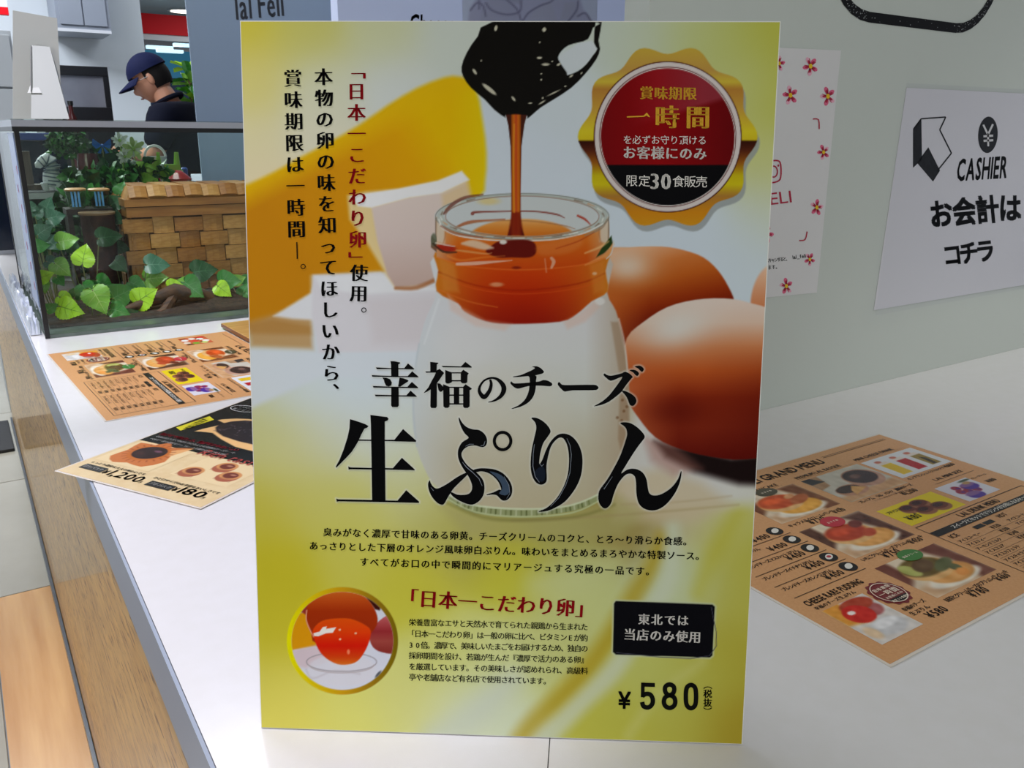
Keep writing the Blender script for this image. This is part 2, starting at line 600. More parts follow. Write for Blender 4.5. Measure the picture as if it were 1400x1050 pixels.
# panel lettering "Cheese" and the sketched flower
PB = Plane((bp0.x, 2.35, 0), (1, 0, 0), (0, 0, 1))
e = empty('panel_lettering', 'dark grey word printed on the pale blue panel above the poster', 'sign', mw=PB.mw())
k = Ink(PB); k.line('Cheese', (560, 43.5), (622, 45), 24, bold)
k.build('lettering', m_dgrey, e, 0.001)
e = empty('flower_drawing', 'grey lavender sketched flower on the pale blue panel', 'drawing', mw=PB.mw())
def flower_paint(p):
    p.C[:] = (206, 214, 242)
    for pts, c in (([(638, 40), (642, 12), (655, -10), (668, -30), (745, -34), (770, -20), (792, -6), (797, 12), (810, 30), (812, 44)], (182, 184, 216)),
                   ([(655, 30), (660, 8), (676, -6), (700, 4), (712, 30)], (176, 178, 208)),
                   ([(716, 32), (735, 8), (752, 0), (762, 30)], (182, 184, 212)),
                   ([(765, 28), (772, 4), (788, 2), (792, 26)], (178, 180, 208)),
                   ([(668, -4), (690, -22), (722, -14), (712, 6)], (168, 170, 200))):
        p.poly(pts, c, 5)
    for L in ([(643, 14), (652, 4), (660, 8), (664, 22)], [(664, 4), (672, 14), (692, 20), (710, 16), (712, 2)], [(714, 30), (722, 18), (738, 8), (756, 0), (760, -20)],
              [(776, 30), (788, 14), (790, 2)], [(790, 22), (800, 18), (808, 30)], [(690, -2), (706, 12), (712, 28)], [(655, 12), (655, -12)]):
        p.line(L, (128, 126, 162), 2.2, 3)
r0 = PB.uv(632, 48); r1 = PB.uv(818, -40)
raster('printed_picture', PB, (r0[0], r0[1], r1[0], r1[1]), 90, 60, flower_paint, print_mat('printed sheet'), e, 0.0012)

# ------------------------------------------------------------------ counter
CXE = 0.077; SL = 0.056
cnt = empty('counter', 'long white topped counter with a grey edge band and wood grain front', 'counter', (CXE, -0.6, 0))
m_top = mat('white counter laminate', (230, 228, 230), 0.16, spec=0.45, noise=(60, (228, 226, 227)), bump=(900, 0.03))
m_edge = mat('blue grey edge band', (150, 160, 180), 0.35)
m_cwood = mat('weathered wood laminate', (224, 178, 100), 0.4, spec=0.35, noise=(16.0, (190, 144, 80), (5, 0.8, 4)), bump=(60, 0.35), coat=0.3)
_nt = m_cwood.node_tree; _b = _nt.nodes['Principled BSDF']
_old = _b.inputs['Base Color'].links[0].from_socket
_tc = _nt.nodes.new('ShaderNodeTexCoord'); _mp = _nt.nodes.new('ShaderNodeMapping'); _mp.inputs['Scale'].default_value = (60, 7, 60); _mp.inputs['Rotation'].default_value = (0.12, 0, 0)
_n = _nt.nodes.new('ShaderNodeTexNoise'); _n.inputs['Scale'].default_value = 3.2; _n.inputs['Detail'].default_value = 6; _n.inputs['Distortion'].default_value = 0.6
_cr = _nt.nodes.new('ShaderNodeValToRGB'); _cr.color_ramp.elements[0].position = 0.56; _cr.color_ramp.elements[1].position = 0.64
_mx = _nt.nodes.new('ShaderNodeMix'); _mx.data_type = 'RGBA'; _mx.inputs[7].default_value = L4((104, 62, 26))
_nt.links.new(_tc.outputs['Object'], _mp.inputs[0]); _nt.links.new(_mp.outputs[0], _n.inputs['Vector']); _nt.links.new(_n.outputs['Fac'], _cr.inputs[0])
_nt.links.new(_cr.outputs[0], _mx.inputs[0]); _nt.links.new(_old, _mx.inputs[6]); _nt.links.new(_mx.outputs[2], _b.inputs['Base Color'])
m_toe = mat('dark grey toe trim', (70, 76, 84), 0.3, metal=0.3)
def cchild(name, lo, hi, m, b=0.0):
    o = box(name, [lo[0] - CXE, lo[1] + 0.6, lo[2]], [hi[0] - CXE, hi[1] + 0.6, hi[2]], m, cnt, b)
    return o
def seam_x(y): return 0.24 + (y - 0.336)
cx1 = 3.2
# two worktop sheets meeting in a slanted joint
bm = bmesh.new(); poly_prism(bm, [(0.003, 0.0), (2.4, 0.0), (2.4, 2.9), (0.003, 2.9)], ZT - SL + 0.002, ZT)
from_bm('worktop', bm, m_top, cnt, bevel=0.0008)
cchild('edge_band', (CXE, -0.6, ZT - SL), (CXE + 0.0025, 4.4, ZT - 0.0005), m_edge)
cchild('worktop', (CXE + 0.003, 2.302, ZT - SL + 0.002), (0.62, 4.4, ZT), m_top, 0.0008)
cchild('front_panel', (CXE + 0.004, -0.6, 0.0), (CXE + 0.02, 4.4, ZT - SL), m_cwood)
for _a, _b2 in (((6, 449), (27, 561)),):
    _P = []
    for _q in (_a, _b2):
        _v = ray(*_q); _P.append(CAM + _v * ((CXE + 0.0035 - CAM.x) / _v.x))
    bm = bmesh.new(); _o = Vector((CXE, -0.6, 0)); _w = Vector((0, 0, 0.006))
    _vs = [bm.verts.new(_p - _o + _d) for _p, _d in ((_P[0], -_w), (_P[1], -_w * 0.4), (_P[1], _w * 0.4), (_P[0], _w))]
    bm.faces.new(_vs); from_bm('panel_joint', bm, mat('dark joint', (40, 38, 40), 0.6), cnt)
cchild('toe_trim', (CXE - 0.005, -0.6, 0.0), (CXE + 0.003, 4.4, 0.03), m_toe, 0.001)
cchild('end_panel', (CXE + 0.02, 4.38, 0.0), (0.6, 4.4, ZT - SL), m_cwood)
# the hairline joint in the top
bm = bmesh.new()
a = Vector((0.2655 - CXE, 0.362 + 0.6, ZT)); b_ = Vector((0.15 - CXE, 0.215 + 0.6, ZT))
d = (b_ - a).normalized(); nn = Vector((-d.y, d.x, 0)) * 0.0003
bm.faces.new([bm.verts.new(q + Vector((0, 0, 0.0001))) for q in (a + nn, b_ + nn, b_ - nn, a - nn)])
from_bm('joint_line', bm, mat('dark joint', (60, 58, 60), 0.6), cnt)

# floor mat by the counter
m_rub = mat('black rubber', (28, 28, 32), 0.55, bump=(60, 0.4))
o = box('floor_mat', (-0.7, 3.98, 0.0), (0.062, 4.42, 0.014), m_rub, bevel=0.005)
tag(o, 'black rubber mat on the pale tiles beside the counter front', 'mat')

# ------------------------------------------------------------------ the poster
HH = 0.35585
PA, PLEAN = -0.6167, 0.1496
pO = Vector((0.3146 * HH, 1.2852 * HH, ZT + 0.0005))
pU = Vector((math.cos(PA), math.sin(PA), 0))
pBk = Vector((-math.sin(PA), math.cos(PA), 0))
pV = Vector((0, 0, math.cos(PLEAN))) + pBk * math.sin(PLEAN)
PP = Plane(pO, pU, pV)
PW, PH = 0.297, 0.42
poster = empty('poster_board', 'yellow pudding advertising poster board with black and red lettering propped upright on the counter', 'poster', mw=PP.mw())
m_card = mat('white card edge', (232, 232, 228), 0.5)
box('board', (0, 0, -0.004), (PW, PH, -0.0003), m_card, poster, bevel=0.0004)
bm = bmesh.new()                              # folding card strut at the back
zb = -(PH * 0.62) * math.sin(2 * PLEAN) - 0.02
L0 = Vector((PW / 2, PH * 0.72, -0.0045))
wf = (PP.mw().inverted() @ Vector((0, 0, 0)) , )
foot = PP.mw().inverted() @ (PP.O + pU * PW / 2 + pBk * 0.17)
dirn = (foot - L0)
for s in (-0.03, 0.03):
    pass
q = [L0 + Vector((-0.03, 0, 0)), L0 + Vector((0.03, 0, 0)), foot + Vector((0.045, 0, 0)), foot + Vector((-0.045, 0, 0))]
t = Vector((0, 0, -0.002))
vs1 = [bm.verts.new(x) for x in q]; vs2 = [bm.verts.new(x + t) for x in q]
bm.faces.new(vs1); bm.faces.new(vs2[::-1])
for i in range(4):
    bm.faces.new((vs1[i], vs2[i], vs2[(i + 1) % 4], vs1[(i + 1) % 4]))
from_bm('strut', bm, m_card, poster)

def T7(pts, ox, oy, s):
    return [(ox + p[0] / s, oy + p[1] / s) for p in pts]
SEI = [T7(p, 450, 560, 7) for p in (
    [(200,90),(290,118),(350,140),(378,158),(365,172),(338,182),(310,235),(270,320),(220,400),(160,465),(110,515),(70,556),(64,545),(100,480),(140,380),(175,270),(195,180)],
    [(395,50),(500,64),(555,70),(570,88),(560,103),(533,115),(533,300),(540,880),(412,880),(405,400),(400,150)],
    [(280,285),(405,287),(405,300),(272,298)], [(530,288),(625,288),(708,185),(835,298),(830,308),(530,301)],
    [(183,543),(205,552),(410,557),(410,573),(205,570),(187,573)], [(534,558),(610,560),(697,460),(820,572),(818,580),(534,573)],
    [(68,850),(88,858),(412,864),(540,868),(655,870),(738,770),(862,880),(860,892),(540,885),(90,877),(74,882)])]
PU = [T7(smooth_poly(p, 3), 575, 560, 7) for p in (
    [(365,78),(375,82),(395,120),(440,165),(500,188),(560,195),(610,230),(635,280),(632,330),(605,357),(570,355),(520,342),(460,350),(420,375),(395,410),(395,450),(430,510),(480,560),(510,580),(560,625),(600,680),(612,750),(600,820),(560,875),(500,908),(440,900),(370,870),(310,830),(285,797),(300,790),(350,812),(410,815),(460,805),(490,770),(492,720),(470,660),(440,610),(400,550),(370,490),(357,430),(365,370),(400,310),(460,270),(425,230),(395,180),(372,120)],
    [(88,675),(97,700),(120,735),(155,755),(200,740),(270,700),(350,645),(430,605),(448,622),(380,690),(320,750),(285,800),(255,850),(230,895),(205,910),(160,890),(110,835),(80,770),(72,710)],
    [(505,578),(560,562),(640,562),(720,575),(790,610),(845,670),(875,740),(872,810),(835,860),(790,870),(755,845),(730,820),(690,812),(635,818),(640,808),(700,790),(750,765),(772,765),(750,700),(700,640),(640,603),(580,590),(530,598)])]
RI = [T7(smooth_poly([(185,80),(230,78),(280,100),(330,140),(362,185),(368,215),(345,255),(300,320),(275,400),(265,460),(262,520),(290,480),(320,400),(360,320),(410,260),(460,232),(520,232),(580,262),(635,330),(668,420),(675,520),(660,630),(620,730),(560,820),(500,885),(420,935),(340,968),(265,978),(262,970),(330,940),(400,880),(460,800),(505,710),(535,610),(545,500),(540,400),(520,320),(490,275),(455,268),(410,300),(370,360),(345,450),(330,540),(333,660),(320,700),(280,718),(235,700),(200,650),(180,570),(180,460),(195,350),(220,240),(233,170),(220,120)], 3), 700, 560, 7)]
NN = [T7(smooth_poly([(335,130),(380,120),(440,132),(500,170),(550,220),(570,260),(550,295),(500,360),(440,450),(385,540),(345,610),(400,575),(460,565),(520,580),(565,620),(590,680),(600,750),(615,800),(650,820),(710,815),(780,780),(840,730),(890,660),(915,592),(922,600),(910,680),(870,780),(800,880),(720,945),(640,965),(560,945),(510,890),(490,800),(487,700),(475,640),(435,612),(385,625),(335,680),(300,740),(270,820),(245,900),(205,942),(165,935),(130,880),(128,800),(150,750),(210,670),(280,550),(340,430),(385,300),(402,230),(385,170)], 3), 800, 560, 7)]
KOU = [T7(p, 500, 485, 14) for p in (
    [(475,120),(560,125),(655,145),(665,160),(625,185),(628,415),(490,415),(487,200)], [(490,620),(630,620),(635,970),(610,1000),(510,1000),(488,970)],
    [(195,240),(490,255),(740,255),(810,165),(930,265),(925,280),(490,275),(215,275)], [(118,388),(300,398),(630,408),(805,408),(890,315),(1012,420),(1010,432),(630,428),(125,420)],
    [(320,435),(400,440),(470,470),(502,530),(490,590),(440,605),(390,590),(360,530),(350,480)], [(650,435),(720,450),(800,480),(825,500),(790,525),(720,570),(665,610),(622,608),(635,520)],
    [(135,595),(480,610),(630,612),(800,612),(885,518),(1005,625),(1000,640),(630,635),(150,628)], [(175,762),(490,770),(630,775),(780,775),(860,685),(980,795),(975,803),(630,797),(190,795)])]
FUKU = [T7(p, 575, 485, 11.2) for p in (
    [(148,108),(275,122),(270,135),(250,150),(247,240),(290,215),(355,270),(358,285),(345,300),(300,370),(255,430),(250,450),(250,790),(235,815),(165,815),(150,790),(155,530),(110,560),(50,588),(55,575),(120,500),(170,400),(215,320),(235,272),(85,275),(75,255),(150,255)],
    [(255,435),(300,440),(340,480),(358,520),(330,560),(300,568),(275,540)], [(322,170),(345,170),(620,178),(687,108),(785,185),(780,197),(345,192)],
    [(378,232),(480,270),(480,420),(440,440),(400,440),(380,420)], [(615,270),(655,228),(740,285),(720,310),(715,420),(690,437),(640,437),(615,415)],
    [(475,268),(620,268),(620,286),(475,286)], [(475,388),(620,388),(620,408),(475,408)],
    [(345,450),(445,490),(445,790),(420,812),(375,812),(350,790)], [(652,490),(690,452),(785,515),(780,530),(752,540),(752,790),(720,815),(670,812),(652,790)],
    [(510,490),(592,490),(592,745),(510,745)], [(440,490),(655,490),(655,508),(440,508)], [(440,608),(655,608),(655,628),(440,628)], [(440,742),(655,742),(655,762),(440,762)])]
CHI = [T7(smooth_poly(p, 2), 690, 490, 14) for p in (
    [(525,155),(560,150),(620,150),(690,185),(740,235),(752,262),(720,290),(640,310),(580,325),(480,335),(300,352),(175,358),(165,345),(300,320),(420,270),(520,225),(575,190),(570,175)],
    [(450,330),(580,325),(612,355),(600,420),(597,520),(580,640),(530,760),(430,860),(300,925),(150,965),(140,955),(260,900),(370,810),(430,710),(465,600),(480,450),(475,360)],
    [(125,435),(150,460),(200,478),(400,468),(600,448),(680,435),(740,412),(820,425),(880,455),(912,490),(890,528),(820,532),(700,520),(480,525),(320,565),(245,577),(180,550),(130,505),(108,470)])]
ZU = [T7(smooth_poly(p, 2), 755, 490, 10.77) for p in (
    [(100,345),(130,375),(180,392),(400,389),(610,388),(660,402),(682,430),(660,458),(600,468),(300,470),(190,488),(150,465),(110,425),(80,380)],
    [(770,220),(800,240),(860,255),(950,238),(1030,215),(1075,195),(1140,225),(1185,270),(1170,290),(1120,350),(1060,430),(1020,490),(940,560),(830,640),(720,685),(620,705),(625,695),(740,630),(840,540),(920,440),(985,350),(1035,268),(950,300),(860,330),(800,290),(755,245)],
    [(1020,475),(1080,482),(1160,520),(1220,570),(1240,630),(1215,680),(1180,700),(1140,680),(1115,610),(1075,540)],
    [(1135,175),(1200,165),(1255,190),(1278,225),(1255,258),(1225,245),(1190,205)], [(1210,120),(1280,105),(1325,125),(1350,160),(1325,198),(1295,180),(1260,145)])]
NO = T7([(1065,378),(1082,440),(1065,530),(1010,620),(965,645),(920,600),(898,540),(915,470),(975,395),(1060,358),(1140,360),(1210,400),(1265,470),(1275,540),(1240,620),(1170,680),(1100,712),(1035,726)], 575, 485, 11.2)
NOW = [w / 11.2 for w in (30,45,55,65,70,60,45,35,30,30,35,55,72,75,60,40,22,8)]
_no = smooth_poly([(p[0], p[1], w) for p, w in zip(NO, NOW)], 3, closed=False)
TITLE = SEI + PU + RI + NN + KOU + FUKU + CHI + ZU

SEAL = (912.9, 187.1)
def seal_outline(dx=0, dy=0, k=1.0):
    a = np.linspace(0, 2 * PI, 121)[:-1]
    r = 116.5 + 6.5 * np.cos(10 * a)
    return np.stack([SEAL[0] + dx + r * k * np.cos(a), SEAL[1] + dy - r * k * 1.03 * np.sin(a)], 1)

def poster_paint(p):
    # printed ground: yellow-olive sheet fading to a pale cool middle, lamp pool painted in at lower left
    p.field([(330,30,(214,200,70)),(345,110,(222,212,130)),(345,200,(226,218,172)),(350,260,(232,216,180)),(420,40,(206,202,110)),(440,120,(216,218,190)),(440,190,(224,220,196)),(520,40,(208,212,170)),(540,125,(214,220,218)),(620,50,(206,214,206)),(700,220,(208,218,230)),(760,120,(206,216,224)),(820,45,(196,206,196)),(880,45,(194,204,180)),(950,45,(192,200,140)),(1000,55,(188,194,110)),(1055,45,(186,186,74)),(1058,130,(190,192,86)),(1052,220,(200,204,134)),(1050,290,(204,212,190)),(1030,340,(204,216,226)),(960,320,(206,218,230)),(880,310,(206,218,230)),(1010,120,(196,202,140)),(360,400,(208,180,130)),(400,520,(214,226,230)),(480,540,(214,226,234)),(560,500,(214,224,232)),(355,510,(206,214,200)),(350,580,(206,206,140)),(390,627,(214,212,150)),(450,600,(212,216,190)),(365,690,(204,194,72)),(430,680,(208,204,110)),(500,700,(208,206,120)),(600,705,(190,186,104)),(480,750,(206,200,84)),(380,780,(202,190,44)),(370,860,(206,194,48)),(370,940,(222,212,92)),(400,985,(226,216,100)),(470,975,(222,220,118)),(560,960,(216,216,130)),(565,640,(214,218,188)),(540,590,(214,222,214)),(570,675,(206,206,140)),(560,790,(202,196,66)),(640,730,(180,174,90)),(760,730,(170,164,90)),(700,780,(198,194,60)),(620,900,(210,212,120)),(680,900,(212,218,150)),(660,960,(212,222,196)),(620,990,(216,222,182)),(780,800,(202,208,140)),(760,880,(200,204,130)),(850,700,(160,144,80)),(930,680,(196,184,150)),(960,650,(208,202,196)),(1000,700,(204,206,140)),(1020,740,(188,184,76)),(1010,820,(190,186,84)),(1005,900,(182,172,62)),(1005,1000,(174,154,48)),(930,1000,(190,186,80)),(900,920,(196,200,110)),(850,1000,(192,190,78)),(930,800,(200,210,170)),(950,920,(190,188,84))], 34)
    # flowing satin bands low on the sheet
    p.line([(905, 735, 16), (890, 775, 22), (868, 812, 26), (835, 870, 26), (790, 930, 28), (735, 985, 30), (715, 1010, 30)], (176, 144, 14), soft=26, a=0.62)
    p.line([(920, 720, 20), (915, 790, 24), (880, 850, 24), (840, 915, 26), (790, 965, 26), (740, 1015, 30)], (206, 214, 190), soft=24, a=0.8)
    p.line([(735, 800, 30), (790, 790, 40), (838, 770, 30)], (204, 210, 150), soft=40, a=0.5)
    p.line([(700, 930, 30), (640, 985, 40), (600, 1010, 40)], (204, 212, 196), soft=40, a=0.7)
    p.line([(1010, 700, 20), (975, 760, 24), (955, 810, 20)], (190, 184, 60), soft=26, a=0.5)
    p.line([(960, 905, 12), (900, 950, 12), (860, 1005, 14)], (208, 208, 130), soft=20, a=0.5)
    # table top to the right under the eggs
    p.poly([(840, 640), (870, 560), (1045, 640), (1040, 690), (920, 690), (850, 690)], (214, 214, 216), 30, a=0.85)
    p.poly([(840, 655), (900, 640), (960, 660), (1000, 690), (950, 712), (840, 712)], (206, 190, 158), 26, a=0.8)
    p.poly([(600, 690), (660, 700), (780, 702), (850, 680), (880, 700), (850, 735), (640, 735)], (176, 170, 110), 24, a=0.7)
    p.line([(700, 712, 3), (790, 708, 3), (900, 700, 3), (1010, 690, 2)], (170, 150, 104), soft=6, a=0.5)
    p.line([(850, 690, 3), (930, 686, 3), (1000, 678, 2)], (178, 156, 118), soft=5, a=0.4)
    # yellow cheese wedge out of focus
    wedge = [(325, 254), (334, 254), (375, 235), (411, 215), (453, 193), (491, 171), (530, 144), (569, 121), (607, 106), (629, 105), (649, 116), (660, 166), (665, 210), (663, 249), (655, 270), (600, 300), (560, 330), (520, 380), (430, 395), (426, 401), (374, 433), (343, 446), (325, 448)]
    def wcol(x, y):
        t = np.clip((x - 340) / 300 - (y - 250) / 500, 0, 1)
        c = ramp(t, [(0, (200, 132, 18)), (0.45, (214, 146, 14)), (0.8, (226, 164, 8)), (1, (232, 186, 4))])
        d = np.clip((x - 615) / 45, 0, 1)[:, None]
        c = c * (1 - d) + np.array((232, 200, 8)) * d
        e2 = np.clip(1 - (y - (262 - (x - 330) * 0.53)) / 34, 0, 1)[:, None] * 0.85
        return c * (1 - e2) + np.array((232, 186, 12)) * e2
    p.poly(smooth_poly(wedge, 2), wcol, 9)
    p.poly([(338, 440), (380, 428), (426, 432), (430, 478), (343, 474)], (190, 148, 92), 14, a=0.85)
    p.poly([(338, 444), (372, 436), (426, 446), (428, 458), (343, 456)], (176, 124, 56), 10, a=0.6)
    # white blocks of fresh cheese
    p.poly([(426, 378), (520, 372), (610, 392), (600, 505), (560, 520), (440, 515), (340, 560), (340, 476), (428, 480)], (216, 224, 232), 12, a=0.9)
    p.poly([(374, 432), (426, 400), (432, 378), (470, 380), (470, 440), (400, 436)], (226, 228, 232), 7)
    p.poly([(428, 376), (520, 372), (600, 392), (590, 480), (436, 482), (426, 430)], (220, 218, 224), 7)
    p.poly([(500, 408), (600, 404), (590, 470), (510, 470)], (212, 204, 208), 20, a=0.6)
    p.poly([(430, 378), (520, 374), (560, 386), (600, 396), (500, 402), (440, 396)], (232, 234, 238), 8, a=0.9)
    p.poly([(475, 268), (500, 262), (545, 258), (599, 247), (631, 234), (640, 246), (648, 290), (610, 380), (541, 394), (528, 376), (500, 330), (478, 300)], (230, 206, 150), 8)
    p.poly([(508, 284), (560, 270), (608, 262), (636, 250), (648, 290), (612, 384), (541, 394), (530, 376), (516, 330)], lambda x, y: ramp((y - 260) / 130, [(0, (222, 206, 198)), (0.5, (214, 196, 190)), (1, (196, 170, 160))]), 5)
    p.poly([(478, 268), (545, 258), (599, 247), (631, 234), (642, 246), (604, 264), (560, 270), (508, 284), (490, 282)], (238, 238, 240), 4)
    p.poly([(604, 266), (640, 248), (646, 264), (630, 284), (606, 290)], (224, 188, 120), 10, a=0.5)
    p.line([(541, 394, 4), (570, 393, 6), (600, 380, 5)], (168, 104, 58), soft=5, a=0.8)
    # eggs
    p.ell(1062, 420, 36, 60, lambda x, y: ramp((y - 365) / 70, [(0, (230, 190, 160)), (1, (200, 110, 62))]), 4)
    def egg1(x, y):
        t = np.clip((y - 338 + (x - 880) * 0.22) / 100, 0, 1.2)
        c = ramp(t, [(0, (226, 168, 126)), (0.25, (206, 118, 56)), (0.5, (188, 92, 28)), (0.8, (150, 50, 8)), (1.0, (118, 26, 4)), (1.2, (96, 12, 2))])
        h = np.exp(-(((x - 858) / 34) ** 2 + ((y - 364) / 22) ** 2))[:, None] * 0.9
        c = c * (1 - h) + np.array((222, 204, 186)) * h
        b = (np.clip(1 - (x - 830) / 60, 0, 1) * np.clip((y - 380) / 30, 0, 1))[:, None] * 0.7
        return c * (1 - b) + np.array((204, 110, 48)) * b
    p.poly(smooth_poly([(826, 342), (860, 338), (905, 337), (935, 342), (962, 352), (982, 370), (996, 392), (1004, 412), (1000, 430), (930, 470), (880, 480), (850, 478), (820, 440), (812, 380)], 3), egg1, 2.5)
    def egg2(x, y):
        t = np.clip((y - 408) / 220, 0, 1)
        c = ramp(t, [(0, (226, 208, 198)), (0.15, (222, 192, 172)), (0.30, (206, 130, 84)), (0.45, (190, 88, 36)), (0.62, (140, 42, 14)), (0.8, (132, 40, 18)), (1, (96, 14, 6))])
        h = np.exp(-(((x - 925) / 48) ** 2 + ((y - 448 + (x - 925) * 0.2) / 28) ** 2))[:, None] * 0.9
        c = c * (1 - h) + np.array((222, 218, 212)) * h
        k1 = (np.clip((x - 960) / 90, 0, 1) * np.clip((y - 470) / 90, 0, 1))[:, None] * 0.55
        c = c * (1 - k1) + np.array((86, 10, 4)) * k1
        k2 = (np.clip(1 - (x - 858) / 70, 0, 1) * np.clip((y - 470) / 60, 0, 1))[:, None] * 0.8
        c = c * (1 - k2) + np.array((202, 108, 62)) * k2
        k3 = np.exp(-(((x - 925) / 45) ** 2 + ((y - 562) / 22) ** 2))[:, None] * 0.6
        return c * (1 - k3) + np.array((92, 14, 4)) * k3
    # shadow printed in the photograph of the eggs
    p.poly([(895, 604), (940, 612), (1000, 626), (1060, 620), (1060, 665), (1010, 662), (950, 645), (910, 625)], (20, 8, 8), 16, a=0.97)
    p.poly([(880, 598), (920, 606), (960, 640), (920, 650), (890, 630)], (168, 112, 100), 18, a=0.5)
    p.poly(smooth_poly([(857, 462), (880, 440), (912, 420), (950, 410), (990, 408), (1025, 414), (1070, 436), (1090, 520), (1070, 610), (1020, 628), (970, 624), (930, 614), (896, 598), (872, 570), (858, 545), (852, 500)], 3), egg2, 2.5)
    # the jar
    jar = smooth_poly([(597, 345), (596, 390), (594, 410), (582, 436), (573, 470), (567, 510), (564, 560), (567, 600), (580, 640), (600, 668), (650, 690), (713, 697), (780, 691), (828, 672), (850, 640), (859, 600), (861, 560), (858, 500), (851, 460), (842, 425), (830, 400), (830, 345), (713, 330)], 3)
    def jcol(x, y):
        t = np.clip((y - 430) / 260, 0, 1)
        c = ramp(t, [(0, (216, 216, 220)), (0.2, (214, 216, 216)), (0.45, (208, 210, 202)), (0.7, (196, 190, 168)), (1, (190, 180, 150))])
        q = np.clip((x - 800) / 55, 0, 1)[:, None] * 0.75
        c = c * (1 - q) + np.array((176, 156, 132)) * q
        l = np.clip(1 - (x - 565) / 60, 0, 1)[:, None] * 0.6
        return c * (1 - l) + np.array((206, 216, 224)) * l
    p.poly(jar, jcol, 3)
    p.poly([(835, 440), (846, 440), (858, 500), (860, 580), (852, 630), (845, 600), (848, 520)], (150, 116, 84), 5, a=0.5)
    for x, y in ((851, 547), (857, 556), (844, 571), (850, 575), (853, 562)):
        p.ell(x, y, 2, 2, (110, 70, 40), 2, a=0.6)
    p.line([(846, 436, 2), (854, 470, 2), (858, 510, 2)], (226, 222, 216), soft=3, a=0.7)
    p.line([(573, 470, 2), (567, 510, 2), (565, 560, 2), (570, 610, 2)], (186, 198, 206), soft=4, a=0.6)
    p.line([(600, 410, 3), (590, 440, 3), (580, 470, 2)], (226, 230, 234), soft=4, a=0.7)
    p.ell(820, 412, 7, 5, (232, 230, 228), 3, a=0.7)
    p.ell(690, 560, 80, 60, (214, 208, 192), 60, a=0.35)
    p.ell(640, 470, 40, 30, (222, 222, 224), 30, a=0.4)
    # glass foot
    base = smooth_poly([(600, 668), (640, 688), (713, 697), (780, 692), (830, 672), (818, 684), (782, 699), (713, 706), (650, 702), (612, 684)], 3)
    p.poly(base, (150, 158, 112), 2)
    for k_ in range(30):
        a = 2.45 - k_ * 0.062
        x0 = 714 + 114 * math.cos(a); y0 = 663 + 38.5 * math.sin(a)
        p.line([(x0, y0 - 3, 2.2), (x0 + 1.2 * math.cos(a), y0 + 3, 2.2)], ((92, 100, 56), (188, 194, 158), (116, 124, 78))[k_ % 3], soft=1.6, a=0.85)
    p.line([(602, 668, 2.4), (640, 689, 2.6), (713, 696, 2.6), (780, 691, 2.6), (828, 671, 2.6)], (206, 214, 180), soft=2)
    p.line([(608, 680, 2), (650, 700, 2), (713, 706.5, 2.2), (782, 701, 2), (822, 683, 2)], (188, 198, 150), soft=2)
    p.line([(612, 688, 4), (660, 707, 5), (713, 711, 5), (790, 706, 4), (840, 690, 3)], (120, 118, 60), soft=6, a=0.5)
    # orange jelly and custard
    body = smooth_poly([(595, 345), (640, 356), (714, 360), (790, 356), (832, 345), (828, 370), (831, 398), (809, 412), (788, 430), (765, 440), (697, 443), (663, 439), (635, 426), (626, 415), (597, 398), (599, 370)], 3)
    def ocol(x, y):
        t = np.clip((y - 340) / 100, 0, 1)
        c = ramp(t, [(0, (206, 76, 14)), (0.3, (202, 62, 6)), (0.6, (184, 42, 2)), (1, (150, 22, 4))])
        e_ = np.clip(np.abs(x - 714) / 118, 0, 1)[:, None] ** 2.2
        return c * (1 - e_) + np.array((206, 122, 30)) * e_
    p.poly(body, ocol, 3)
    p.poly([(612, 402), (630, 420), (664, 438), (700, 443), (690, 452), (650, 446), (616, 424)], (224, 190, 176), 8, a=0.5)
    p.poly([(770, 440), (790, 430), (812, 412), (820, 420), (800, 440), (776, 450)], (224, 186, 170), 8, a=0.5)
    # neck glass
    p.ell(714, 296, 119, 32, (204, 212, 216), 2)
    neck = [(595.5, 296), (832.5, 296), (833, 330), (833, 352), (780, 366), (714, 370), (650, 366), (597, 352)]
    def ncol(x, y):
        c = ramp((y - 300) / 70, [(0, (216, 150, 90)), (0.3, (214, 116, 36)), (0.6, (208, 92, 18)), (1, (198, 66, 10))])
        e_ = np.clip((np.abs(x - 714) - 88) / 30, 0, 1)[:, None] * 0.7
        return c * (1 - e_) + np.array((206, 180, 150)) * e_
    p.poly(neck, ncol, 2)
    p.ell(714, 297, 117, 30, (202, 210, 216), 2)                       # inside back wall seen through the mouth
    p.ell(714, 297, 104, 28, (200, 206, 208), 3)
    inner = lambda x, y: (((x - 714) / 106) ** 2 + ((y - 297) / 28.5) ** 2 < 1).astype(float)
    p.ell(714, 330, 76, 31, lambda x, y: ramp((y - 298) / 24, [(0, (228, 176, 110)), (0.5, (218, 140, 60)), (1, (206, 110, 30))]), 3, clip=inner)
    p.line([(622, 312, 3), (640, 304, 4), (668, 301, 2), (690, 300, 2)], (170, 90, 50), soft=2, a=0.8)
    p.line([(646, 292, 5), (652, 290, 3), (690, 289, 2), (730, 289, 2), (760, 293, 2.5), (772, 298, 1)], (128, 54, 44), soft=1.5, a=0.8)
    p.line([(790, 295, 3), (800, 300, 3), (808, 308, 1)], (170, 40, 20), soft=1.5, a=0.8)
    p.line([(624, 310, 2), (660, 303, 1.5), (720, 302, 1.5), (768, 308, 2), (786, 313, 1)], (166, 108, 70), soft=1.5, a=0.6)
    p.ell(668, 275, 14, 5, (224, 196, 110), 6, a=0.6)
    # rim
    a = np.linspace(0, 2 * PI, 73)
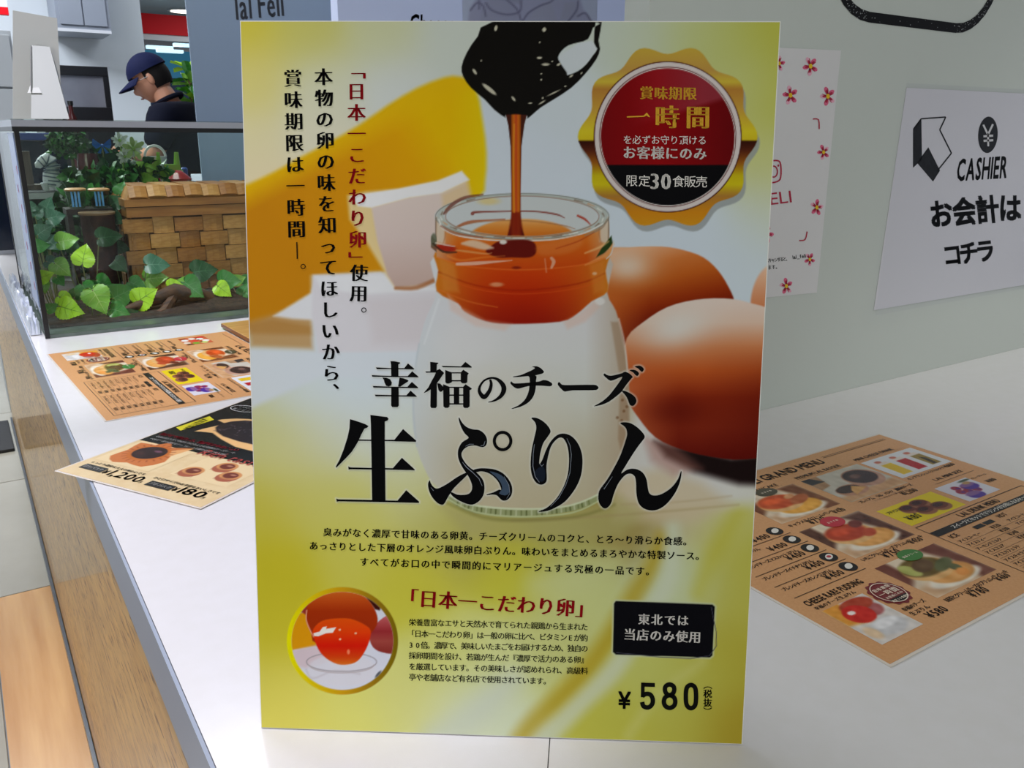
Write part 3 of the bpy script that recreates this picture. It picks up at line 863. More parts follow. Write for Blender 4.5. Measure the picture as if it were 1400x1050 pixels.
    rim = np.stack([714 + 112 * np.cos(a), 296 + 29.5 * np.sin(a), 4 + 7 * np.abs(np.cos(a)) ** 2 + 3 * (np.sin(a) > 0) * np.abs(np.sin(a))], 1)
    for sx_ in (-1, 1):
        xe = 714 + sx_ * 112
        p.poly([(xe - 5, 300), (xe + 6, 300), (xe + 6, 334), (xe - 6, 330)], (214, 208, 196), 5, a=0.75)
        p.line([(xe + sx_ * 6, 298, 1.4), (xe + sx_ * 6.2, 318, 1.4), (xe + sx_ * 5.5, 330, 1)], (96, 74, 60), soft=1.4, a=0.7)
        p.line([(xe - sx_ * 6, 306, 2), (xe - sx_ * 7, 320, 1.6), (xe - sx_ * 4, 332, 1)], (176, 110, 66), soft=2.5, a=0.6)
    rimw = np.stack([714 + 112 * np.cos(a), 296 + 29.5 * np.sin(a), 3 + 6.5 * np.abs(np.cos(a)) ** 2 + 2.5 * (np.sin(a) > 0) * np.abs(np.sin(a))], 1)
    p.line(rimw, (176, 184, 176), soft=2, a=0.75)
    for k_ in range(26):
        a0 = k_ * 2 * PI / 26 + 0.1
        if math.sin(a0) > 0.2 or abs(math.cos(a0)) > 0.6:
            p.line([(714 + 111 * math.cos(a0), 296 + 29.5 * math.sin(a0), 2.2), (714 + 112 * math.cos(a0 + 0.13), 296 + 29.8 * math.sin(a0 + 0.13), 1.2)], ((236, 236, 230), (120, 96, 78), (206, 150, 106))[k_ % 3], soft=2, a=0.7)
    rim2 = np.stack([714 + 118.5 * np.cos(a), 296 + 31.5 * np.sin(a), np.full(73, 1.3)], 1)
    p.line(rim2, (110, 112, 104), soft=1.5, a=0.7)
    rim3 = np.stack([714 + 105 * np.cos(a), 296 + 28 * np.sin(a), np.full(73, 1.3)], 1)
    p.line(rim3, (140, 100, 80), soft=1.5, a=0.7)
    p.line([(607, 292, 3), (618, 280, 5), (636, 270, 4), (660, 266, 2)], (120, 70, 60), soft=2, a=0.8)
    p.line([(600, 300, 2), (606, 312, 3), (628, 322, 3), (670, 328, 2), (714, 329, 2), (760, 327, 2), (800, 318, 2), (824, 306, 2)], (226, 226, 222), soft=1.5, a=0.9)
    p.line([(603, 309, 2), (622, 319, 3), (660, 325, 2)], (146, 84, 62), soft=2, a=0.7)
    p.line([(800, 322, 2), (822, 312, 3), (830, 300, 2)], (150, 130, 110), soft=2, a=0.7)
    # screw thread ring around the neck
    p.poly([(590, 322), (597, 330), (597, 345), (589, 338)], (120, 90, 70), 2)
    p.ell(593, 328, 4, 9, (90, 100, 80), 2, a=0.8)
    p.ell(610, 339, 14, 5, (166, 40, 22), 3, rot=0.15)
    p.line([(592, 333, 2), (606, 344, 3), (624, 345, 2)], (60, 40, 30), soft=1.5, a=0.8)
    p.line([(596, 332, 2), (610, 335, 2), (622, 337, 1)], (226, 214, 200), soft=1.5, a=0.8)
    p.poly([(836, 322), (838, 334), (826, 346), (815, 352), (822, 340)], (40, 62, 24), 2)
    p.line([(838, 334, 3), (830, 348, 5), (815, 356, 4), (800, 362, 2)], (224, 150, 80), soft=2, a=0.8)
    p.line([(839, 330, 1.5), (836, 346, 1.5), (829, 354, 1)], (214, 206, 196), soft=1.5)
    # dark syrup blob, reflections
    p.poly(smooth_poly([(664, 344), (672, 336), (682, 330), (700, 328), (722, 328), (732, 334), (733, 345), (724, 352), (700, 352), (680, 352)], 3), (100, 18, 10), 3)
    p.ell(688, 331, 5, 3, (220, 214, 206), 2)
    p.line([(632, 333, 3), (646, 333, 10), (662, 337, 9), (674, 339, 2)], (222, 200, 176), soft=4, a=0.85)
    p.line([(624, 342, 2), (640, 344, 3), (664, 347, 2), (672, 346, 1)], (222, 160, 96), soft=2, a=0.7)
    p.line([(612, 350, 2), (630, 356, 3), (660, 352, 2), (690, 350, 1)], (236, 150, 60), soft=3, a=0.5)
    p.poly(smooth_poly([(734, 336), (760, 330), (790, 322), (796, 334), (776, 346), (740, 349)], 3), (218, 124, 60), 8, a=0.5)
    p.line([(760, 340, 1.5), (790, 330, 2), (812, 318, 1)], (170, 50, 16), soft=2, a=0.5)
    p.line([(800, 346, 2), (820, 338, 3), (832, 330, 2)], (236, 190, 130), soft=3, a=0.7)
    p.line([(598, 352, 2), (640, 364, 2), (714, 369, 2), (790, 363, 2), (826, 353, 2)], (226, 110, 40), soft=2, a=0.6)
    p.line([(625, 361, 4), (650, 360, 5), (675, 358, 3), (700, 356, 1)], (230, 186, 166), soft=2, a=0.85)
    p.line([(754, 353, 4), (757, 358, 5), (754, 366, 3)], (228, 190, 170), soft=2, a=0.7)
    p.line([(745, 354, 2), (747, 372, 2)], (220, 150, 120), soft=2, a=0.6)
    p.ell(679, 389, 9, 3, (226, 170, 130), 3, a=0.7)
    p.ell(813, 374, 3, 2, (240, 226, 210), 2)
    p.line([(600, 372, 2), (650, 390, 2), (714, 397, 2), (790, 388, 2), (826, 374, 2)], (150, 24, 0), soft=3, a=0.5)
    p.line([(602, 378, 1.5), (650, 395, 1.5), (714, 402, 1.5), (790, 394, 1.5), (826, 380, 1.5)], (216, 84, 24), soft=2, a=0.5)
    p.line([(600, 396, 2), (640, 412, 2), (680, 420, 1.5)], (218, 110, 40), soft=2, a=0.6)
    p.poly([(600, 352), (622, 362), (628, 400), (606, 398)], (214, 140, 60), 8, a=0.5)
    p.poly([(806, 362), (826, 356), (828, 396), (812, 402)], (214, 130, 50), 8, a=0.5)
    p.ell(706, 366, 6, 2, (110, 20, 10), 2, a=0.7)
    # seal: shadow, gold star, silver ring, red and black disc
    p.poly(seal_outline(3, 8), (150, 156, 158), 3, a=0.85)
    def gold(x, y):
        return ramp(y, [(66, (196, 164, 62)), (96, (188, 146, 70)), (112, (204, 180, 60)), (122, (178, 124, 52)), (150, (196, 154, 60)), (180, (214, 196, 40)), (191, (208, 186, 34)), (193.5, (52, 16, 6)), (205, (84, 34, 18)),
                        (222, (150, 88, 22)), (240, (196, 178, 20)), (252, (206, 190, 24)), (268, (170, 120, 50)), (290, (204, 132, 22)), (312, (206, 146, 30))])
    p.poly(seal_outline(), gold, 1.8)
    p.ell(SEAL[0], SEAL[1], 101.2, 103.4, (66, 20, 14), 1.5)
    p.ell(SEAL[0], SEAL[1], 99.8, 102, (212, 202, 200), 1.5)
    p.ell(SEAL[0], SEAL[1], 93.6, 96, (70, 20, 20), 1.5)
    p.ell(SEAL[0], SEAL[1], 92.6, 95, (222, 214, 210), 1.5)
    def disc(x, y):
        c = ramp(x, [(820, (118, 6, 12)), (900, (142, 6, 12)), (1000, (104, 4, 10))])
        g_ = (np.clip(1 - (y - (125 + (1010 - x) * 0.3)) / 8, 0, 1) * np.clip((x - 860) / 100, 0, 1))[:, None] * 0.35
        c = c * (1 - g_) + np.array((190, 120, 140)) * g_
        k_ = np.clip((y - 224.5) / 2, 0, 1)[:, None]
        return c * (1 - k_) + np.array((8, 8, 12)) * k_
    p.ell(SEAL[0], SEAL[1], 91.4, 93.6, disc, 1.5)
    # syrup stream and spoon
    st = [(691, 155), (721, 155), (717, 170), (713, 200), (712, 262), (712, 308), (717, 322), (694, 322), (699, 306), (699, 262), (698, 200), (695, 172)]
    p.poly(st, lambda x, y: ramp(np.abs(x - 705.5) / 7, [(0, (190, 70, 30)), (0.45, (206, 106, 24)), (0.85, (150, 72, 20)), (1, (70, 30, 20))]), 1.6)
    p.poly([(700, 290), (711, 290), (716, 322), (694, 322)], (120, 24, 10), 4, a=0.8)
    p.line([(703, 170, 2), (702, 230, 2), (703, 290, 2)], (226, 150, 40), soft=2, a=0.7)
    sp = T7([(400,150),(1115,150),(1105,200),(1070,280),(1000,305),(930,325),(880,365),(855,410),(865,440),(890,480),(918,520),(925,540),(1000,510),(1060,460),(1105,400),(1138,350),(1113,305),(1127,150),(1170,150),(1146,290),(1157,350),(1130,425),(1050,530),(950,630),(830,710),(730,772),(660,832),(632,850),(628,825),(480,822),(478,845),(400,790),(330,715),(230,630),(175,550),(163,480),(200,380),(280,260)], 600, 0, 5.25)
    p.poly(T7([(870,400),(1000,310),(1100,290),(1140,350),(1060,460),(925,540),(880,470)], 600, 0, 5.25), (204, 212, 218), 3)
    p.poly(smooth_poly(sp, 2), (16, 14, 12), 1.8)
    for x, y, rx, ry, r_ in ((678, 38.5, 2, 4, 0.2), (744, 40.5, 2.6, 3, 0.4), (649, 98, 1.8, 4.5, -0.6), (669, 122, 12, 2.6, 0.68), (737.5, 79, 3.5, 1.6, 0), (746, 88, 5.5, 1.6, 0), (764, 88, 3, 1.5, -0.4), (781, 104, 3, 1.2, -0.6), (702, 135, 4, 1.5, 0.9), (725, 141, 2.5, 1, 0),
                             (757, 127, 9, 0.9, -0.45), (741, 140, 5, 1, -0.55), (738, 58, 1, 1, 0), (658, 83, 1, 1, 0), (755, 84, 1, 1, 0), (742, 134, 1.2, 1.2, 0), (740, 109, 1.2, 1.2, 0), (740, 101, 1, 1, 0), (773, 118, 1.4, 1, 0), (795, 100, 1.6, 0.9, -0.9)):
        p.ell(x, y, rx, ry, (196, 192, 172), 1.3, rot=r_)
    # round inset photograph
    IC = (468.2, 876.2)
    p.ell(IC[0], IC[1], 76, 73.5, lambda x, y: ramp(np.clip((x - 392) / 152, 0, 1), [(0, (236, 232, 0)), (0.2, (224, 200, 10)), (0.5, (206, 156, 20)), (0.8, (150, 116, 20)), (1, (120, 100, 8))]), 1.8)
    clip = lambda x, y: sst(0.5 - (np.sqrt(((x - IC[0]) / 69.5) ** 2 + ((y - IC[1]) / 67) ** 2) - 1) * 67 / 1.8)
    Z = lambda pts: T7(pts, 385, 795, 6.5647)
    p.ell(IC[0], IC[1], 69.5, 67, (216, 218, 232), 1.8)
    p.poly(Z([(60, 280), (240, 280), (310, 560), (310, 580), (80, 620)]), (222, 152, 12), 3, clip=clip)
    p.poly(Z([(160, 150), (260, 150), (220, 300), (170, 270)]), (150, 50, 40), 3, clip=clip)
    p.poly(Z([(740, 120), (900, 200), (880, 260), (840, 250)]), (60, 16, 10), 3, clip=clip)
    p.poly(smooth_poly(Z([(800, 440), (880, 350), (960, 310), (1020, 400), (1020, 630), (900, 635), (820, 590), (785, 500)]), 3), lambda x, y: ramp((y - 845) / 45, [(0, (190, 90, 92)), (0.4, (150, 44, 48)), (0.7, (160, 70, 62)), (1, (140, 50, 44))]), 2, clip=clip)
    p.poly(Z([(90, 620), (300, 575), (420, 720), (230, 780), (140, 760)]), (214, 196, 204), 6, clip=clip)
    # glass dish
    aa = np.linspace(0, 2 * PI, 40)
    p.ell(467, 916, 47, 22, (220, 218, 228), 4, a=0.8, clip=clip)
    p.line(np.stack([467 + 48 * np.cos(aa), 905 + 13 * np.sin(aa)], 1), (150, 142, 150), 1.4, 1.5, a=0.8)
    p.line(np.stack([467 + 44 * np.cos(aa[:20]), 909 + 11 * np.sin(aa[:20])], 1), (180, 168, 170), 1.4, 1.5, a=0.8)
    p.line(Z([(220, 790), (280, 870), (480, 800), (700, 830)]), (192, 184, 192), 2, 4, a=0.6)
    p.ell(517, 922, 2, 6, (90, 94, 100), 2, rot=0.7, clip=clip)
    p.poly(smooth_poly(Z([(235, 200), (330, 130), (480, 90), (640, 100), (750, 140), (830, 240), (862, 330), (850, 400), (800, 470), (700, 600), (320, 560), (265, 460), (225, 350)]), 3),
           lambda x, y: ramp((y - 806) / 50, [(0, (206, 104, 34)), (0.3, (190, 74, 20)), (0.6, (164, 48, 8)), (1, (160, 46, 10))]), 2, clip=clip)
    p.line(Z([(225, 260), (222, 350), (262, 450), (290, 500)]), (230, 160, 130), 1.5, 1.5, clip if False else 1.0)
    p.poly(smooth_poly(Z([(285, 425), (360, 355), (480, 332), (620, 335), (740, 385), (800, 440), (785, 540), (740, 640), (680, 715), (600, 745), (500, 742), (400, 690), (330, 610), (290, 500)]), 3),
           lambda x, y: ramp((y - 846) / 62, [(0, (224, 80, 10)), (0.3, (226, 62, 8)), (0.6, (214, 26, 6)), (0.85, (212, 66, 14)), (1, (220, 110, 30))]), 2, clip=clip)
    p.poly(Z([(290, 490), (285, 465), (340, 450), (370, 410), (405, 402), (400, 425), (490, 410), (460, 460), (400, 465), (330, 492)]), (240, 232, 226), 1.5)
    for x, y in ((522, 434), (665, 465), (525, 518)):
        q_ = Z([(x, y)])[0]; p.ell(q_[0], q_[1], 1.6, 1.5, (244, 190, 150), 1.2)
    q_ = Z([(600, 632)])[0]; p.ell(q_[0], q_[1], 2, 3.4, (240, 130, 90), 2)
    # soft white halo printed round the title
    for P_ in TITLE + [NO]:
        P_ = np.array(P_)
        p.poly(P_, (222, 224, 220), 3.0, a=0.55, grow=1.9)
    # black badge with a fine bevel line
    bd = [(842, 821.6), (974, 826.4), (977.4, 829.5), (974, 896), (970.5, 899), (842, 895), (838, 891.5), (839.4, 825)]
    p.poly(bd, (196, 204, 170), 3, grow=2.2, a=0.8)
    p.poly(bd, (10, 10, 16), 1.5)
    p.line([(843, 892.5), (970, 896.5), (972.6, 830)], (70, 70, 84), 1.0, 1.2)

raster('printed_picture', PP, (0.0006, 0.0006, PW - 0.0006, PH - 0.0006), 600, 830, poster_paint, print_mat('printed poster', 0.5, 0.03), poster, 0.0)

def pl(name, ink, m, off=0.00025):
    o = ink.build(name, m, poster, off)
    return o
m_ink = mat('poster black ink', (5, 5, 7), 0.4, spec=0.03)
m_red = mat('poster red ink', (150, 14, 24), 0.45, spec=0.03)
m_gold = mat('poster gold ink', (222, 170, 52), 0.4, spec=0.03)
m_white = mat('poster white ink', (226, 222, 218), 0.5, spec=0.03)
m_hl = mat('poster blue grey ink', (62, 78, 98), 0.4, spec=0.03)
m_hl2 = mat('poster pale highlight ink', (128, 136, 148), 0.4, spec=0.03)
k = Ink(PP)
for P_ in TITLE:
    k.poly(P_)
k.ring((575 + 785 / 7, 560 + 300 / 7), 79 / 7, 83 / 7, 30 / 7)
k.stroke(_no)
pl('title_lettering', k, m_ink)
k = Ink(PP)
k.poly(T7(smooth_poly([(660, 590), (740, 610), (800, 650), (845, 720), (850, 790), (810, 820), (750, 800), (782, 760), (768, 700), (720, 640)], 2), 575, 560, 7))
pl('title_sheen', k, m_hl, 0.0003)
k = Ink(PP)
k.poly(T7(smooth_poly([(255, 555), (300, 545), (318, 600), (312, 670), (280, 690), (235, 660), (215, 600)], 2), 700, 560, 7))
k.build('title_dark_sheen', mat('poster deep blue ink', (22, 30, 44), 0.4, spec=0.03), poster, 0.0003)
k = Ink(PP)
for pts, ox in (([(215, 330, 4), (203, 420, 6), (200, 540, 6), (222, 640, 6), (262, 695, 5)], 700), ([(262, 515, 4), (285, 540, 7), (305, 520, 4)], 700), ([(525, 275, 3), (555, 340, 5), (568, 430, 5), (555, 600, 5), (515, 720, 5), (450, 840, 5), (370, 925, 3)], 700),
                ([(400, 500, 3), (440, 550, 8), (500, 600, 6), (560, 660, 6), (590, 730, 3)], 575), ([(430, 350, 3), (470, 330, 6), (510, 330, 3)], 575), ([(575, 345, 3), (605, 340, 8), (618, 300, 3)], 575),
                ([(800, 640, 3), (845, 720, 5), (855, 800, 4), (825, 850, 3)], 575), ([(100, 745, 3), (125, 775, 5)], 575), ([(165, 730, 3), (180, 760, 6), (260, 640, 4)], 800)):
    k.stroke([(ox + a / 7, 560 + b / 7, c / 7) for a, b, c in pts])
pl('title_highlight', k, m_hl2, 0.00035)

# upright columns of text
k = Ink(PP)
k.chars('\ufe41日本一こだわり卵\ufe42', (487, 96), (489.5, 356), 25.5, serif)
pl('red_slogan', k, m_red)
k = Ink(PP)
k.chars('使用', (491, 373), (490.5, 401), 25, serif)
k.chars('\ufe12', (490, 431), (490, 431.01), 25, plain)
k.chars('本物の卵の味を知ってほしいから', (442.5, 105), (453, 510), 25.5, serif)
k.chars('\ufe11', (452, 536), (452, 536.01), 25, medium)
k.chars('賞味期限は一時間', (400.5, 107), (405.5, 313), 25.5, serif)
k.stroke([(406, 331, 1.6), (406.6, 354, 1.6)])
k.chars('\ufe12', (407, 371.5), (407, 371.51), 25, plain)
pl('upright_lettering', k, m_ink)
# body copy
k = Ink(PP)
k.chars('臭みがなく濃厚で甘味のある卵黄。チーズクリームのコクと、とろ～り滑らか食感。', (448, 727.5), (940, 740), 12.6, medium)
k.chars('あっさりとした下層のオレンジ風味卵白ぷりん。味わいをまとめるまろやかな特製ソース。', (429, 746), (957, 760), 12.6, medium)
k.chars('すべてがお口の中で瞬間的にマリアージュする究極の一品です。', (498, 768), (889, 781), 12.6, medium)
for txt, a, b in (('栄養豊富なエサと天然水で育てられた親鶏から生まれた', (564, 850.5), (799, 857)), ('「日本一こだわり卵」は一般の卵に比べ、ビタミンEが約', (562, 866), (799, 872)),
                  ('30倍。濃厚で、美味しいたまごをお届けするため、独自の', (562, 881.5), (799, 886.5)), ('採卵期間を設け、若鶏が生んだ『濃厚で活力のある卵』', (564, 896), (799, 902)),
                  ('を厳選しています。その美味しさが認めれられ、高級料', (564, 911), (799, 917)), ('亭や老舗店など有名店で使用されています。', (564, 925.5), (748, 931))):
    k.chars(txt, a, b, 10.4, lambda c: shifted('book', c, 0.0, ((-0.018, 0), (0.018, 0))))
pl('body_lettering', k, m_ink)
k = Ink(PP)
k.chars('「日本一こだわり卵」', (559, 817), (800, 832), 26.5, serif)
pl('red_heading', k, m_red)
# badge
k = Ink(PP)
k.chars('東北では', (880.3, 846.3), (933.5, 848), 16, medium)
k.chars('当店のみ使用', (861, 867), (950, 870.7), 17, medium)
k.chars('限定', (863.5, 247), (881, 247.3), 17, plain)
k.chars('30', (895.0, 246.8), (910.5, 247.1), 31, serif, 0.86)
k.chars('食販売', (927.5, 248), (959, 248.6), 17, plain)
k.chars('を必ずお守り頂ける', (858, 191), (960, 191.8), 13, plain)
k.chars('お客様にのみ', (860.5, 208.5), (957, 210), 18.5, medium)
pl('white_lettering', k, m_white)
k = Ink(PP)
k.chars('賞味期限', (884, 127), (943, 128), 19, medium)
k.chars('時間', (912, 159.8), (954, 160.2), 34, serif)
k.stroke([(857, 160, 1.6), (880, 159, 1.6), (884, 156, 4), (888, 160, 1.2)])
pl('gold_lettering', k, m_gold)
# price
k = Ink(PP)
k.line('¥', (844.5, 968), (862, 968.6), 22, bold)
W5 = 6.2
def st(P_, w=W5, closed=False, n=4):
    Q = smooth_poly(P_, n, closed=closed)
    if closed:
        Q = np.concatenate([Q, Q[:2]])
    k.stroke([(q_[0], q_[1], w) for q_ in Q])
k.poly([(876.5, 933), (895.3, 933.6), (895.3, 939), (876.5, 938.6)]); k.poly([(876.5, 933), (881.6, 933), (881.0, 953), (876.0, 953)])
st([(878.0, 951.5), (883, 948.6), (889, 949.5), (892.2, 955), (892, 961.5), (888.5, 966), (884, 967), (879.5, 965), (877.8, 959.5)])
st([(915.4, 935.6), (920.6, 938), (921.8, 943), (919.8, 948), (915.4, 950.2), (911, 948), (909.0, 943), (910.2, 938)], closed=True)
st([(915.4, 950.4), (921.2, 953), (923.2, 959), (921.2, 965), (915.4, 967.6), (909.6, 965), (907.6, 959), (909.6, 953)], closed=True)
st([(944.6, 936.2), (949.6, 939), (951.4, 946), (951.4, 958), (949.6, 965), (944.6, 968), (939.6, 965), (937.8, 958), (937.8, 946), (939.6, 939)], closed=True)
k.chars('︵税抜︶', (967.6, 936), (967.4, 972.5), 12.2, medium)
pl('price_lettering', k, mat('poster charcoal ink', (16, 16, 14), 0.5, spec=0.03))

# ------------------------------------------------------------------ signs on the right wall
PWL = Plane((0.642, WY, ZT), (1, 0, 0), (0, 0, 1))
def sheet(name, label, cat, quad, m, off=0.0006, thick=0.0006):
    Q = PWL.uv(np.array([q[0] for q in quad]), np.array([q[1] for q in quad]))
    O = PWL.O + PWL.U * Q[0][0] + PWL.V * Q[0][1]
    # sheet plane with its origin at the lower left corner
    p = Plane(O, PWL.U, PWL.V)
    e = empty(name, label, cat, mw=p.mw())
    bm = bmesh.new()
    R = Q - Q[0]
    a = [bm.verts.new((r[0], r[1], 0.0003)) for r in R]; b = [bm.verts.new((r[0], r[1], 0.0003 + thick)) for r in R]
    bm.faces.new(a[::-1]); bm.faces.new(b)
    for i in range(4):
        bm.faces.new((a[i], a[(i + 1) % 4], b[(i + 1) % 4], b[i]))
    from_bm('sheet', bm, m, e)
    return e, p, R
m_paper = mat('white printed paper', (214, 214, 216), 0.45)
# quad order: lower left, lower right, upper right, upper left
cs, pcs, Rcs = sheet('cashier_sign', 'white sign in a clear sleeve reading CASHIER with a black arrow', 'sign',
                     [(1194, 424), (1432, 384), (1420, 129), (1239, 120)], mat('sleeved white paper', (216, 216, 222), 0.3))
m_sb = mat('speckled black ink', (16, 17, 20), 0.5, spec=0.2, noise=(400, (34, 36, 40)))
k = Ink(pcs)
k.line('CASHIER', (1306.5, 247), (1375, 242.5), 29, lambda c: bold(c, 0.022), slant=0.16)
k.chars('お会計', (1285.5, 292), (1349, 286), 40, lambda c: bold(c, 0.034), 0.82)
k.chars('は', (1380, 284), (1381, 284), 40, lambda c: bold(c, 0.034), 0.80)
k.chars('コチラ', (1301, 348), (1346, 342.5), 33, lambda c: bold(c, 0.034), 0.82)
S2 = 2.187
k.disc((1349.7, 184.3), 13.4, 25, 32, 0.06)
for P_ in ([(497,385),(522,353),(524,475),(512,488),(497,502)], [(510,488),(524,466),(543,440),(578,510),(557,543)], ):
    k.poly([(1020 + a / S2, b / S2) for a, b in P_])
for L_ in ([(522,355),(595,350)], [(595,350),(577,388)], [(577,388),(612,458)], [(612,458),(568,513)], [(522,355),(500,384)]):
    k.stroke([(1020 + a / S2, b / S2, 1.9) for a, b in L_])
k.build('lettering', m_sb, cs, 0.0011)
k = Ink(pcs)
for L_ in ([(1343.2, 170.5), (1349.6, 184)], [(1356.4, 169.8), (1349.6, 184)], [(1349.6, 183), (1350.0, 200)], [(1343.4, 186.4), (1356.6, 185.4)], [(1343.6, 192.6), (1356.8, 191.6)]):
    k.stroke([(a_[0], a_[1], 2.6 if abs(L_[0][0] - L_[1][0]) < 12 else 2.9) for a_ in L_])
k.build('yen_mark', m_paper, cs, 0.0013)
bm = bmesh.new()
R = Rcs
pts = [Vector((R[i][0] * 1.0, R[i][1] * 1.0, 0.0016)) for i in range(4)]
g_ = 0.006
pts = [pts[0] + Vector((-g_, -g_, 0.006)), pts[1] + Vector((g_, -g_, 0)), pts[2] + Vector((g_, g_, 0)), pts[3] + Vector((-g_ * 0.5, g_, 0))]
bm.faces.new([bm.verts.new(q) for q in pts])
from_bm('clear_sleeve', bm, glass_mat('clear plastic', (250, 250, 252), 1.25, 0.08), cs)

fp, pfp, Rfp = sheet('flower_notice', 'white paper notice edged with pink blossoms taped beside the poster', 'notice',
                     [(1000, 411), (1116, 400), (1149, 69), (1035, 64)], m_paper)
m_pink = mat('pink petal ink', (214, 96, 132), 0.5); m_ppk = mat('pale pink petal ink', (226, 170, 190), 0.5)
m_crim = mat('crimson ink', (170, 16, 56), 0.5); m_yel = mat('yellow ink', (226, 186, 20), 0.5)
kp, kq, kc, ky = Ink(pfp), Ink(pfp), Ink(pfp), Ink(pfp)
for (x, y, s) in ((190, 198, 1.0), (130, 285, 1.0), (242, 288, 1.0), (229, 455, 0.8), (209, 620, 0.85), (188, 775, 0.7), (118, 855, 0.85), (96, 190, 0.8), (60, 700, 0.9)):
    cx_, cy_ = 1020 + x / S2, y / S2
    for j in range(5):
        a = j * 2 * PI / 5 + x * 0.1 + 0.3
        (kq if j % 2 else kp).disc((cx_ + 6.2 * s * math.cos(a), cy_ + 9.0 * s * math.sin(a)), 4.6 * s, 3.0 * s, 12, a)
        kc.disc((cx_ + 3.6 * s * math.cos(a), cy_ + 5.2 * s * math.sin(a)), 4.2 * s, 1.7 * s, 10, a)
        kc.stroke([(cx_, cy_, 1.2), (cx_ + 8.2 * s * math.cos(a + 0.3), cy_ + 11 * s * math.sin(a + 0.3), 0.8)])
    ky.disc((cx_, cy_), 2.6 * s, 3.4 * s, 12)
for L_ in ([(197,356),(214,358),(216,386)], [(156,719),(174,716),(180,692)]):
    kc.stroke(smooth_poly([(1020 + a / S2, b / S2, 1.7) for a, b in L_], 3, closed=False))
kc.line('lal.FELI', (1013, 285), (1081.5, 276.5), 16.5, plain)
for L_ in ([(68, 482), (92, 480), (101, 492), (101, 530), (90, 543), (64, 546), (52, 535), (54, 495), (68, 482)],):
    kc.stroke(smooth_poly([(1020 + a / S2, b / S2, 2.0) for a, b in L_], 3, closed=False))
kc.ring((1020 + 80 / S2, 513 / S2), 5.2, 7.5, 1.8)
kc.disc((1020 + 94 / S2, 495 / S2), 1.2, 1.6)
kp.build('pink_petals', m_pink, fp, 0.0011); kq.build('pale_petals', m_ppk, fp, 0.0012)
kc.build('crimson_print', m_crim, fp, 0.0014); ky.build('blossom_centres', m_yel, fp, 0.0016)
k = Ink(pfp)
k.chars('スキャンすると、', (1048, 356), (1076, 353.5), 6.5, medium, 0.8); k.line('lal_feli', (1083, 354), (1101, 352), 5, bold)
k.chars('きます。', (1046, 366), (1062, 364.5), 6.5, medium, 0.8)
k.build('small_print', m_black, fp, 0.0011)

# rounded outline decal high on the wall
C_ = PWL.uv(np.array([1130, 1200, 1300, 1355]), np.array([0, 25, 36, 0]))
e = empty('wall_decal', 'speckled black rounded outline decal high on the white wall', 'decal', mw=PWL.mw())
k = Ink(PWL, 'uv')
zl = C_[1][1]; x0 = C_[0][0] - 0.004; x1 = C_[3][0] + 0.012; rr = 0.09
pts = []
for cx_, cz_, a0 in ((x0 + rr, zl + rr, PI), (x1 - rr, zl + rr, 1.5 * PI), (x1 - rr, zl + 0.42 - rr, 0), (x0 + rr, zl + 0.42 - rr, 0.5 * PI)):
    for j in range(9):
        a = a0 + j * PI / 16
        pts.append((cx_ + rr * math.cos(a), cz_ + rr * math.sin(a), 0.0125))
pts.append(pts[0])
k.stroke(pts)
k.build('outline', m_black, e, 0.0006)
k = Ink(PWL, 'uv')
P3 = np.array(pts)
for j in range(420):
    i_ = random.randrange(len(P3) - 1); t = random.random()
    q_ = P3[i_] * (1 - t) + P3[i_ + 1] * t
    r_ = random.uniform(0.0002, 0.0008)
    k.disc((q_[0] + random.uniform(-.0055, .0055), q_[1] + random.uniform(-.0055, .0055)), r_, r_ * random.uniform(0.6, 1.2), 6)
o = k.build('speckles', mat('pale speckle', (190, 194, 198), 0.6), e, 0.0009); o['kind'] = 'stuff'

# ------------------------------------------------------------------ the two printed menus and the flyer
m_lam = mat('laminated tan paper', (216, 161, 110), 0.22, spec=0.3, noise=(400, (210, 154, 104)))
m_film = mat('clear laminate rim', (226, 216, 206), 0.15)
m_cream = mat('laminated cream paper', (232, 208, 162), 0.2, noise=(60, (226, 198, 150)))
m_pr = print_mat('printed picture', 0.25, 0.25)
m_bk = mat('menu black ink', (20, 16, 16), 0.3, spec=0.25)
MW_, MH_ = 0.42, 0.297
# menu sheet plane of the right hand menu, millimetres handled through a small helper
PM = Plane((0.5045, 0.2872, ZT + 0.0005), (1, 0, 0), (0, 1, 0))
class MmPlane:                               # lets shapes be drawn in millimetres of the sheet
    def __init__(s, w, h):
        s.w, s.h = w, h
    def px(s, u, v):
        return u * 1000, v * 1000
MP = MmPlane(420, 297)
class MmInk(Ink):
    def __init__(s):
        Ink.__init__(s, None, 'uv')
    def add(s, V, T):
        V = np.asarray(V, float) / 1000.0
        s.V.append(V); s.T.append(np.asarray(T) + s.n); s.n += len(V)
    def rect(s, x0, y0, x1, y1):
        s.add([(x0, y0), (x1, y0), (x1, y1), (x0, y1)], [(0, 1, 2), (0, 2, 3)])

menu = empty('menu_sheet', 'tan laminated food menu lying beside the right edge of the poster', 'menu', mw=PM.mw())
menu['group'] = 'tan food menus on the counter'
box('laminate', (-0.0025, -0.0025, -0.0003), (MW_ + 0.0025, MH_ + 0.0025, 0.0001), m_film, menu, bevel=0.0001)
box('sheet', (0, 0, 0), (MW_, MH_, 0.0003), m_lam, menu)

def noisy(p, amp, cell):
    """low frequency mottling inside a printed photograph"""
    xs, ys = p.X, p.Y
    n = np.zeros(len(xs))
    for k in range(5):
        a, b, c = rng.uniform(0, 6.28, 3)
        f_ = cell * rng.uniform(0.6, 1.8)
        n += np.sin(xs / f_ * math.cos(a) * 6.28 + b) * np.sin(ys / f_ * math.sin(a) * 6.28 + c)
    p.C += (n * amp)[:, None]

